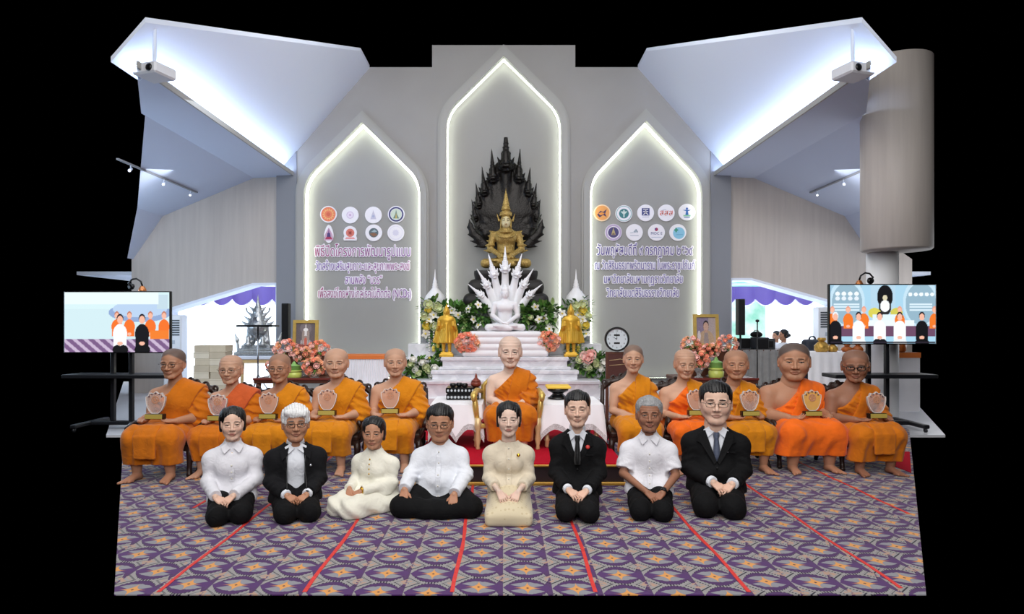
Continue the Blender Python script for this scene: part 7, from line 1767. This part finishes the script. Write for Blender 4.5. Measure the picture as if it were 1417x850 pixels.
def operator(px, py_top, py_chin, dd, lab, yaw, pony):
    dpt = d+dd; z1, zc = P(0, py_top, dpt)[2], P(0, py_chin, dpt)[2]; H = z1-zc; hc = V(0, 0, zc+H/2); R = rotm(0, 0, math.radians(yaw)); nb = V(0, .02, zc-.05); base = np.array(C(SKIN['tan']))
    g = G((-.3, -.4, 0), (.3, .3, zc), .014); g.cone((0, .03, .48), (0, .02, zc-.2), .13, .14, 0, flat=((0, 1, 0), .75)); g.cone((-.14, .02, zc-.14), (.14, .02, zc-.14), .055, .055, .05); g.cone((0, .02, zc-.2), nb, .09, .05, .04)
    for s in (-1, 1):
        g.chain([V(s*.16, .02, zc-.15), V(s*.20, -.02, zc-.40), V(s*.12, -.24, zc-.42)], [.05, .04, .028], .02); g.chain([V(s*.09, .05, .48), V(s*.11, -.34, .46), V(s*.11, -.34, .05)], [.08, .06, .045], .02); g.ell((s*.11, -.40, .035), (.04, .10, .035), .02)
    g.half((0, 0, .001), (0, 0, -1)); parts = [g.mesh()]; cols = [base]
    m = head_field(hc, H, R, nb, .0065).mesh(); parts.append(m); cols.append(head_colors(m[0], hc, H, R, SKIN['tan']))
    for s in (-1, 1): m = hand_field(V(s*.12, -.24, zc-.42), (-s*.2, -1, -.1), (0, 0, 1), .15, s, vox=.006, arm=V(s*.20, -.02, zc-.40)).mesh(); parts.append(m); cols.append(base)
    b = np_mesh('person', parts, M_skin, None, (P(px, 0, dpt)[0], dpt, 0), math.radians(yaw*.4), col=cols); tag(b, lab, 'person'); face_bits(b, hc, H, R); hair_mesh(b, hc, H, R, 'bun' if pony else 'short', M_hairb, 1., .007, px)
    g = G((-.34, -.4, .3), (.34, .3, zc+.03), .011); g.cone((0, .03, .50), (0, .02, zc-.2), .155, .16, 0, flat=((0, 1, 0), .78)); g.cone((-.14, .02, zc-.14), (.14, .02, zc-.14), .068, .068, .05); g.cone((0, .02, zc-.2), nb, .11, .062, .04)
    for s in (-1, 1): g.cone(V(s*.16, .02, zc-.15), V(s*.205, -.02, zc-.36), .065, .07, .03, cap=(-9, 1))
    g.cone(nb, nb+V(0, 0, .1), .055, .06, .005, 's'); g.half((0, 0, .42), (0, 0, -1)); np_mesh('shirt', [g.mesh()], M_wshirt2, b)
    g = G((-.26, -.46, 0), (.26, .3, .65), .013)
    g.cone((-.05, .05, .48), (.05, .05, .48), .13, .13, 0)
    for s in (-1, 1): g.chain([V(s*.09, .05, .48), V(s*.11, -.34, .46), V(s*.11, -.34, .07)], [.10, .08, .065], .02)
    g.half((0, 0, .06), (0, 0, -1)); np_mesh('trousers', [g.mesh()], M_trouser, b)
    st = empty('stool', (P(px, 0, dpt)[0], dpt+.05, 0)); tag(st, 'plain stool under the '+lab.split(',')[0], 'stool'); MB().lathe([(.18, .32), (.19, .33), (.19, .36), (.17, .37)], n=20).build('seat', M_darkw, st)
    for i in range(4): a = math.pi/4+i*math.pi/2; MB().tube([(.13*math.cos(a), .13*math.sin(a), .33), (.17*math.cos(a), .17*math.sin(a), .0)], .016, 6).build('leg', M_darkw, st)
operator(1074, 458, 472, 1.85, 'seated operator in white behind the sound desk, partly hidden by the other', -55, False)
operator(1084, 456, 472, 1.0, 'seated operator in white with tied-back hair behind the sound desk', -60, True)
# cables and bags under the desk
t = MB(); rr = random.Random(2)
for i in range(5): t.tube([(P(1036, 0, 11.2)[0]+.22*math.cos(a*1.0+i)*(1+.2*rr.random()), 11.25+.16*math.sin(a+i), .014+.02*i) for a in np.linspace(0, 6, 22)], .012, 6)
tag(t.build('cable_coil', M_black), 'coil of black cables on the floor before the sound desk', 'cable')
M_bag = mat('bag_blueblack', '#252c3a', .6, bump=(40, .3))
t = empty('camera_backpack', (P(1124, 0, 10.6)[0], 10.6, 0)); tag(t, 'blue-black camera backpacks strapped upright on a trolley left of the right television', 'bag'); g = G((-.2, -.17, .2), (.2, .17, 1.24), .012)
zt2 = P(0, 469, 10.6)[2]; g.box((0, 0, zt2-.20), (.15, .11, .19), .06, 0); g.box((-.02, .0, zt2-.55), (.16, .12, .16), .05, .02); g.box((0, -.11, zt2-.27), (.11, .04, .09), .03, .015); g.torus((0, 0, zt2-.01), .05, .014, .01, rotm(math.pi/2, 0, 0)); np_mesh('bag_body', [g.mesh()], M_bag, t)
MB().box((-.15, -.12, .04), (.15, .12, .24), bev=.01).build('trolley_base', M_blackp, t)
for s in (-1, 1):
    mb = MB(); mb.lathe([(0, -.02), (.04, -.015), (.04, .015), (0, .02)], (s*.14, .1, .04), 14, axis='x'); mb.build('wheel', M_blackp, t)
# offering table with white cloth behind the large monk
d = 9.9; xa, xb = P(1118, 0, d)[0], P(1200, 0, d)[0]; zt = P(0, 488, d)[2]; w = xb-xa; cx = (xa+xb)/2; t = empty('offering_table', (cx, d, 0)); tag(t, 'offering table behind the large monk left of the white column', 'table')
MB().box((-w/2, 0, zt-.04), (w/2, .55, zt-.005), bev=.005).build('tabletop', M_brownw, t)
for s in (-1, 1):
    for y in (.05, .5): MB().box((s*(w/2-.05)-.02, y-.02, 0), (s*(w/2-.05)+.02, y+.02, zt-.04)).build('leg', M_brownw, t)
n = 60; mb = MB(); pts = [(cx-w/2-.012+(w+.024)*i/n, d-.015-.012*math.sin(i*.7)) for i in range(n+1)]; mb.add([(a, d+.56, zt) for a, b in pts]+[(a, b, zt) for a, b in pts]+[(a, b-.03+.01*math.sin(i*.7), .05) for i, (a, b) in enumerate(pts)], [(r*(n+1)+i, (r+1)*(n+1)+i, (r+1)*(n+1)+1+i, r*(n+1)+i+1) for r in (0, 1) for i in range(n)], smooth=True); tag(mb.build('tablecloth', M_cloth), 'white cloth on the offering table behind the large monk', 'tablecloth')
M_goldfoil = mat('gold_foil', '#c9a04e', .35, metal=.6, noise=(25, .3), bump=(40, .6)); M_amber = mat('amber_jar', '#b5622a', .3, noise=(20, .2))
for i, (px, r, h, m, lab) in enumerate(((1137, .11, .22, M_goldfoil, 'large gold-wrapped offering bundle at the left end of the offering table'), (1152, .08, .15, M_goldfoil, 'smaller gold-wrapped offering bundle on the offering table'), (1172, .085, .12, M_amber, 'amber offering jar left of the white column'), (1187, .085, .13, M_amber, 'amber offering jar right beside the white column'))):
    o = empty('offering_bundle' if i < 2 else 'offering_jar', (P(px, 0, d+.2)[0], d+.2, zt+.001)); tag(o, lab, 'offering'); mb = MB(); mb.lathe([(r*.7, 0), (r, .03), (r*.98, h*.45), (r*.55, h*.68), (r*.35, h*.75)], n=18); mb.build('body', m, o); mb = MB(); mb.lathe([(r*.36, h*.75), (r*.62, h*.86), (r*.5, h), (0, h)], n=14); mb.build('top_knot' if i < 2 else 'lid', m, o)
# table seen between the television and the frame edge
d = 9.9; t = empty('offering_table', (5.98, d, 0)); tag(t, 'second offering table right of the white column', 'table'); MB().box((-.36, 0, zt-.04), (.36, .5, zt), bev=.005).build('tabletop', M_brownw, t); MB().box((-.35, -.01, .04), (.35, 0.0, zt-.035)).build('cloth_front', M_cloth, t); MB().box((-.36, -.02, zt-.08), (.36, -.008, zt)).build('orange_border', mat('orange_cloth', '#e07b3a', .8), t)
for i, x in enumerate((5.80, 5.98, 6.14)):
    o = empty('offering_jar', (x, d+.15, zt+.001)); tag(o, 'glass-like jar on the table right of the white column, %s of three' % ('leftmost', 'middle one', 'rightmost')[i], 'jar', 'jars right of the column'); mb = MB(); mb.lathe([(.05, 0), (.07, .02), (.07, .16), (.04, .2)], n=16); mb.build('body', M_amber if i != 1 else M_silver, o); mb = MB(); mb.lathe([(.045, .2), (.05, .22), (.0, .24)], n=16); mb.build('lid', M_goldfoil, o)
# ---- sconces, track lights, projectors
M_copper = mat('lamp_copper', '#c07c4c', .35, metal=.6); M_bulb = mat('lamp_glow', '#ffe2b8', .4, emit='#ffd9a0', estr=5)
def sconce(px, py, d, flip, lab):
    x, _, z = P(px, py, d); t = empty('wall_lamp', (x, d, z)); tag(t, lab, 'lamp'); f = flip
    MB().tube([(f*.14, .10, .0), (f*.12, .0, .04), (f*.06, -.02, .09), (0, -.02, .10), (-f*.06, -.02, .06), (-f*.08, -.02, .0)], .012, 8).build('arm', M_blackp, t)
    mb = MB(); mb.lathe([(.018, .0), (.03, -.01), (.05, -.05), (.055, -.09)], (-f*.08, -.02, .0), 16); mb.build('shade', M_copper, t); MB().ball((-f*.08, -.02, -.07), .03, 10, 8).build('bulb', M_bulb, t)
    mb = MB(); mb.lathe([(.045, -.01), (.045, .01)], (f*.14, .10, 0), 14, axis='y'); mb.build('wall_plate', M_blackp, t)
sconce(1196, 388, 8.85, 1, 'black gooseneck lamp on the right column above the television'); sconce(190, 396, 8.85, -1, 'black gooseneck lamp with copper shade above the left television')
for sd, nm in ((-1, 'left'), (1, 'right')):
    t = empty('track_light', (sd*5.85, 11.2, 3.86)); tag(t, 'white ceiling track with spotlights over the %s aisle' % nm, 'track light')
    MB().box((-.02, -1.35, .0), (.02, 1.2, .025)).build('rail', mat('track_grey', '#84868c', .5), t)
    for y in (.95, .0, -1.0):
        h = MB(); h.tube([(0, y, 0), (0, y, -.05)], .010, 6); h.tube([(0, y+.02, -.05), (-sd*.05, y-.12, -.11)], [.02, .024], 12); hd = h.build('spot_head', M_white, t)
        MB().tube([(-sd*.0505, y-.122, -.111), (-sd*.053, y-.128, -.1135)], .016, 12).build('bulb', mat('spot_glow', '#ffffff', .4, emit='#f4f8ff', estr=3), hd)
    area('track_glow_'+nm, (sd*5.95, 10.9, 3.55), (sd*6.25, 11.0, 3.75), .5, 1.4, 3.0, (.93, .96, 1))
    t = empty('projector', (sd*3.95, 7.55, 4.02)); tag(t, 'white projector hanging from the ceiling at the upper %s corner' % nm, 'projector')
    t.location = P(697+sd*483, 108, 7.55); t.rotation_euler = (0, 0, sd*.3)
    MB().box((-.17, -.16, .0), (.17, .16, .13), bev=.02).build('body', mat('projector_white', '#d5d7de', .45), t); mb = MB(); mb.lathe([(.04, -.02), (.045, .0), (.03, .012)], (sd*-.08, -.165, .06), 14, axis='y'); mb.build('lens_barrel', M_blackp, t)
    MB().tube([(sd*.15, 0, .05), (sd*.26, .04, .02), (sd*.30, .05, .12)], .012, 6).build('bracket', M_white, t); MB().tube([(0, 0, .12), (0, 0, .62)], .02, 8).build('ceiling_mount', M_white, t)
# ================================================================== LETTERING AND EMBLEM DISCS ON THE NICHE PANELS
SY = WY+.168
M_ink = {}
def grad_text(name, c1, c2, w):
    m = mat(name, c1, .5); nt = m.node_tree; b = nt.nodes['Principled BSDF']; tc = nt.nodes.new('ShaderNodeTexCoord'); sp = nt.nodes.new('ShaderNodeSeparateXYZ'); nt.links.new(tc.outputs['Object'], sp.inputs[0])
    r = nt.nodes.new('ShaderNodeValToRGB'); r.color_ramp.elements[0].color = C(c1); r.color_ramp.elements[1].color = C(c2); nt.links.new(math_node(nt, 'ADD', math_node(nt, 'DIVIDE', sp.outputs[0], w), .5), r.inputs[0]); nt.links.new(r.outputs[0], b.inputs['Base Color']); return m
M_back = mat('sign_white', '#f1eef8', .5)
def cutout(name, me, grow, y0, y1, m, parent, vx=.0042):
    """clean solid plate in the outline of a flat text mesh, grown outwards by grow metres"""
    v = np.array([p.co for p in me.vertices])[:, [0, 2]]; me.calc_loop_triangles(); tri = np.array([t.vertices for t in me.loop_triangles])
    lo = v.min(0)-grow-4*vx; n = np.ceil((v.max(0)+grow+4*vx-lo)/vx).astype(int); ms = np.zeros(n, bool)
    for t in tri:
        p = (v[t]-lo)/vx; i0 = np.floor(p.min(0)).astype(int); i1 = np.ceil(p.max(0)).astype(int)+1; X, Y = np.meshgrid(np.arange(i0[0], i1[0]), np.arange(i0[1], i1[1]), indexing='ij')
        d = (p[1, 1]-p[2, 1])*(p[0, 0]-p[2, 0])+(p[2, 0]-p[1, 0])*(p[0, 1]-p[2, 1])
        if abs(d) < 1e-9: continue
        a_ = ((p[1, 1]-p[2, 1])*(X-p[2, 0])+(p[2, 0]-p[1, 0])*(Y-p[2, 1]))/d; b_ = ((p[2, 1]-p[0, 1])*(X-p[2, 0])+(p[0, 0]-p[2, 0])*(Y-p[2, 1]))/d
        ms[i0[0]:i1[0], i0[1]:i1[1]] |= (a_ >= -.01) & (b_ >= -.01) & (a_+b_ <= 1.01)
    r = int(round(grow/vx)); out = ms.copy()
    for i in range(-r, r+1):
        for j in range(-r, r+1):
            if i*i+j*j <= r*r+.5: out |= np.roll(np.roll(ms, i, 0), j, 1)
    f = out.astype(float)
    for _ in range(2): f = (f*2+np.roll(f, 1, 0)+np.roll(f, -1, 0)+np.roll(f, 1, 1)+np.roll(f, -1, 1))/6
    g = G((lo[0], y0, lo[1]), (lo[0]+(n[0]-1)*vx, y1, lo[1]+(n[1]-1)*vx), vx)
    F = np.full(g.a.shape[::2], .5); o = 2; F[o:o+n[0], o:o+n[1]] = .5-f; Y = g.ax[1][None, :, None]
    g.a = np.maximum(F[:, None, :]*vx*2.2, np.maximum(y0-Y, Y-y1)).astype(np.float32)
    return np_mesh(name, [g.mesh()], m, parent, smooth=False)
def sign(text, px0, px1, py, hpx, m, lab):
    d = SY; w = (px1-px0)/FPX*d; x = P((px0+px1)/2, 0, d)[0]; z = P(0, py, d)[2]; size = hpx/FPX*d
    t = empty('lettering_sign', (x, d, z)); tag(t, lab, 'sign')
    tmp = text_mesh('letters', text, size, m, None, None, 0, -.001, fit=w); me = tmp.data
    cutout('white_backing', me, .016, -.020, -.002, M_back, t); cutout('letters', me, .0, -.031, -.018, m, t, .0036); bpy.data.objects.remove(tmp)
LP = grad_text('ink_pink', '#a84f7e', '#8658a2', 2.0); LV = grad_text('ink_violet', '#735cb0', '#b26a9e', 2.0); DV = grad_text('ink_deep', '#463a90', '#58428f', 2.0); DP = grad_text('ink_purple', '#625ca4', '#7062a8', 2.0)
sign('พิธีปิดโครงการพัฒนารูปแบบ', 436, 568, 355, 21, LP, 'top line of raised Thai lettering in the left niche')
sign('วัดสร้างเสริมสุขภาวะและสุขภาพพระสงฆ์', 437, 567, 374, 17, LV, 'second line of raised Thai lettering in the left niche')
sign('สานพลัง “บวร”', 478, 529, 393, 17, LV, 'short third line of raised Thai lettering in the left niche')
sign('เพื่อสงฆ์ไทยห่างไกลโรคไม่ติดต่อ (NCDs)', 441, 569, 412, 17, LP, 'bottom line of raised lettering ending in NCDs')
sign('วันพฤหัสบดีที่ ๙ กรกฎาคม ๒๕๖๙', 826, 958, 353, 20, DV, 'top line of raised Thai lettering in the right niche, a date')
sign('ณ วัดสิรินธรเทพรัตนาราม ในพระราชูปถัมภ์', 823, 961, 373, 17, DP, 'second line of raised Thai lettering in the right niche')
sign('มหาวิทยาลัยมหามกุฏราชวิทยาลัย', 836, 944, 392, 17, DP, 'third line of raised Thai lettering in the right niche')
sign('วิทยาลัยเขตสิรินธรราชวิทยาลัย', 839, 939, 411, 17, DP, 'bottom line of raised Thai lettering in the right niche')
def circ(cx, cz, r, n=32): return [(cx+r*math.cos(2*math.pi*i/n), cz+r*math.sin(2*math.pi*i/n)) for i in range(n)]
def emblem(px, py, lab, draw, ring=None, base='#efedf6', r=11.6, shape=None):
    d = SY; x, _, z = P(px, py, d); R_ = r/FPX*d; t = empty('emblem_disc', (x, d, z)); tag(t, lab, 'emblem', 'emblem discs in the niches')
    pts = [(a*R_, b*R_) for a, b in (shape or circ(0, 0, 1))]
    MB().prism(pts, -.03, .0).build('disc', mat('disc_'+base, base, .45), t)
    lay = [0]
    def put(poly, col, name='mark'):
        lay[0] += 1; mb = MB(); y = -.0305-.0012*lay[0]
        for p in (poly if isinstance(poly[0][0], (tuple, list)) else [poly]): mb.prism([(a*R_, b*R_) for a, b in p], y, -.0295)
        mb.build(name, mat('mark_'+col, col, .5), t)
    if ring: lay[0] += 1; MB().ring([(a*R_, b*R_) for a, b in circ(0, 0, ring[1])], [(a*R_, b*R_) for a, b in circ(0, 0, ring[2])], -.0317, -.0295).build('ring', mat('mark_'+ring[0], ring[0], .5), t)
    draw(put)
def burst(n, r0, r1, cx=0, cz=0): return [(cx+(r1 if i % 2 == 0 else r0)*math.cos(math.pi*i/n), cz+(r1 if i % 2 == 0 else r0)*math.sin(math.pi*i/n)) for i in range(2*n)]
def d1(p): p(circ(0, 0, .86), '#e8825f'); p(burst(14, .50, .74), '#f0b878'); p(circ(0, 0, .46), '#e8825f'); p(circ(0, 0, .24), '#d9674e')
def d2(p): p(circ(0, 0, .42), '#b79ac9'); p(circ(0, 0, .38), '#e9dff2'); p(circ(0, 0, .12), '#c9a8d4')
def d3(p): p([(-.34, -.5), (.34, -.5), (.22, -.05), (.10, .25), (.0, .58), (-.10, .25), (-.22, -.05)], '#c9c6dc'); p(circ(0, -.15, .14), '#a9b0d0')
def d4(p): p(circ(0, 0, .66), '#cfdccf'); p([(-.36, -.5), (.36, -.5), (.12, .0), (.0, .58), (-.12, .0)], '#6f8f86'); p([(-.12, -.5), (.12, -.5), (.0, .2)], '#c9b066')
def d5(p): p([(-.55, -.75), (.55, -.75), (.42, -.05), (.0, .72), (-.42, -.05)], '#caa6c0'); p([(-.42, -.62), (.42, -.62), (.25, -.35), (-.25, -.35)], '#a9325a'); p([(-.22, -.35), (.22, -.35), (.16, .1), (-.16, .1)], '#4a3a78'); p([(-.07, .1), (.07, .1), (0, .6)], '#7a4a90')
def d6(p): p(circ(0, .12, .50), '#d97a6c'); p(burst(8, .16, .34, 0, .12), '#b84a44'); p(circ(0, .12, .10), '#7a3232'); p([(-.62, -.62), (.62, -.62), (.44, -.42), (-.44, -.42)], '#e59a9c')
def d7(p): p(circ(0, 0, .56), '#5b6a74'); p([(-.5, -.1), (.0, -.5), (.45, -.2), (.1, .0)], '#8a5f48'); p([(-.3, .1), (.1, .4), (.4, .15), (.1, .05)], '#9fb3bd')
def d8(p): p(circ(0, 0, .80), '#d7d4e8'); p(circ(0, 0, .76), '#efedf6'); p(burst(10, .30, .44), '#d9d6ea')
sh5 = [(.55*math.sin(a)*(1.0 if math.cos(a) < 0 else .95-.25*math.cos(a)), 1.05*-math.cos(a)*-1) for a in np.linspace(0, 2*math.pi, 29)[:-1]]
sh6 = [(.8*math.cos(a), .15+.8*math.sin(a)) for a in np.linspace(-.5, math.pi+.5, 25)]+[(-.82, -.55), (-.75, -.8), (.75, -.8), (.82, -.55)]
emblem(455, 297, 'orange sun emblem disc, first in the upper row of the left niche', d1)
emblem(485, 298, 'pale lilac emblem disc with a small ring, upper row of the left niche', d2)
emblem(517, 298, 'white emblem disc with a pale grey spire, upper row of the left niche', d3)
emblem(548.5, 297, 'white emblem disc with a navy ring and green spire', d4, ring=('#3b3f78', .88, .70))
emblem(455.5, 324, 'narrow pointed emblem in purple and crimson, lower row of the left niche', d5, shape=sh5, r=12)
emblem(485, 324, 'white emblem with a red wheel and pink scroll', d6, shape=sh6, r=11.5)
emblem(517.5, 322.5, 'white emblem disc with a dark globe in the middle', d7)
emblem(548, 322.5, 'plain pale emblem disc with faint rings, end of the lower row, left niche', d8)
def e1(p): p(circ(0, 0, .86), '#e6a05a'); p([(-.6, -.2), (-.2, .25), (.1, .1), (.55, .45), (.35, -.1), (.55, -.5), (.1, -.25), (-.3, -.55)], '#4a3358'); p([(-.45, -.1), (-.1, .1), (.3, -.05), (.1, -.2), (-.2, -.3)], '#e0913c')
def e2(p): p(circ(0, 0, .58), '#3f7f86'); p([(-.06, -.45), (.06, -.45), (.06, .42), (-.06, .42)], '#e6eeee'); p([(-.42, .25), (.42, .25), (.12, -.05), (-.12, -.05)], '#cfe0e0')
def e3(p): p([(-.46, -.32), (.46, -.32), (.46, .56), (-.46, .56)], '#3d4484'); p([[(-.3, .36), (.3, .36), (.3, .46), (-.3, .46)], [(-.3, .10), (.3, .10), (.3, .20), (-.3, .20)], [(-.06, -.1), (.06, -.1), (.06, .45), (-.06, .45)], [(-.36, -.24), (-.2, -.24), (.1, .1), (-.02, .1)], [(.36, -.24), (.2, -.24), (-.1, .1), (.02, .1)]], '#e8e6f2'); p([(-.4, -.52), (.4, -.52), (.4, -.45), (-.4, -.45)], '#b8bcd6')
def e4(p): p([(-.55, .30), (-.3, .38), (.0, .42), (.0, .37), (-.3, .33), (-.55, .25)], '#a7aac6')
def e5(p): p(circ(0, .42, .13), '#2c5cae'); p([(-.5, .25), (-.1, .12), (-.22, -.5), (.22, -.5), (.1, .12), (.5, .25), (.1, .28), (-.1, .28)], '#2f6ab8'); p([(-.42, -.5), (.42, -.5), (.42, -.34), (-.42, -.34)], '#8cc8a8'); p([(-.34, -.66), (.34, -.66), (.34, -.56), (-.34, -.56)], '#5a78b8')
def e6(p): p(circ(0, 0, .64), '#4c4478'); p([(-.26, -.3), (.26, -.3), (.16, .05), (.0, .56), (-.16, .05)], '#b9a878'); p(circ(0, -.22, .16), '#7c6c60')
def e7(p): p([(-.1, .1), (.2, .42), (.42, .1), (.34, -.1), (.2, .22), (.06, -.08)], '#8c96a8'); p(burst(7, .10, .2, .12, .12), '#a8b4c4'); p([(-.5, -.02), (-.1, .02), (-.1, -.06), (-.5, -.1)], '#b4bccb'); p([(-.5, -.42), (.5, -.42), (.5, -.32), (-.5, -.32)], '#c3c9d8')
def e8(p): p(circ(-.02, .36, .20), '#a7345a'); p(circ(-.12, .42, .10), '#5a4a90'); p([(-.6, -.62), (.6, -.62), (.6, -.55), (-.6, -.55)], '#b9c0d8')
def e9(p): p(circ(.12, -.08, .70), '#8cc6e4'); p([(-.44, .20), (-.30, .20), (-.30, .02), (-.14, .02), (-.14, .20), (.02, .20), (.02, .36), (-.14, .36), (-.14, .54), (-.30, .54), (-.30, .36), (-.44, .36)], '#2f9070'); p([(-.2, -.3), (.6, -.3), (.6, -.24), (-.2, -.24)], '#5aa0cc')
emblem(833, 295, 'orange-rimmed emblem disc with a dark figure, first in the right niche', e1, base='#f0d2b0')
emblem(863, 296, 'white emblem disc with a teal winged staff', e2, ring=('#7fb0b4', .92, .84))
emblem(893, 295, 'white emblem disc with a square navy sign, upper row of the right niche', e3)
emblem(921.5, 295, 'white emblem disc with three red Thai letters', e4)
emblem(950, 294, 'white emblem disc with a blue figure raising its arms', e5)
emblem(848.5, 322, 'white emblem disc with a purple roundel and golden flame', e6, ring=('#b9a8cc', .96, .74))
emblem(877.5, 322, 'white emblem disc with a grey line drawing, lower row of the right niche', e7)
emblem(908, 322, 'white emblem disc with blue capital letters', e8)
emblem(937.5, 322, 'white emblem disc with a green cross on pale blue', e9)
def disc_text(px, py, txt, size, col, dz):
    for o in bpy.data.objects:
        if o.name.startswith('emblem_disc') and abs(o.location.x-P(px, 0, SY)[0]) < .02 and abs(o.location.z-P(0, py, SY)[2]) < .02: text_mesh('lettering', txt, size, mat('mark_'+col, col, .5), o, (0, -.034, dz), .001)
disc_text(921.5, 295, 'สสส', .16, '#d9573f', -.05); disc_text(908, 322, 'MOC E', .075, '#3c4a8c', -.045)
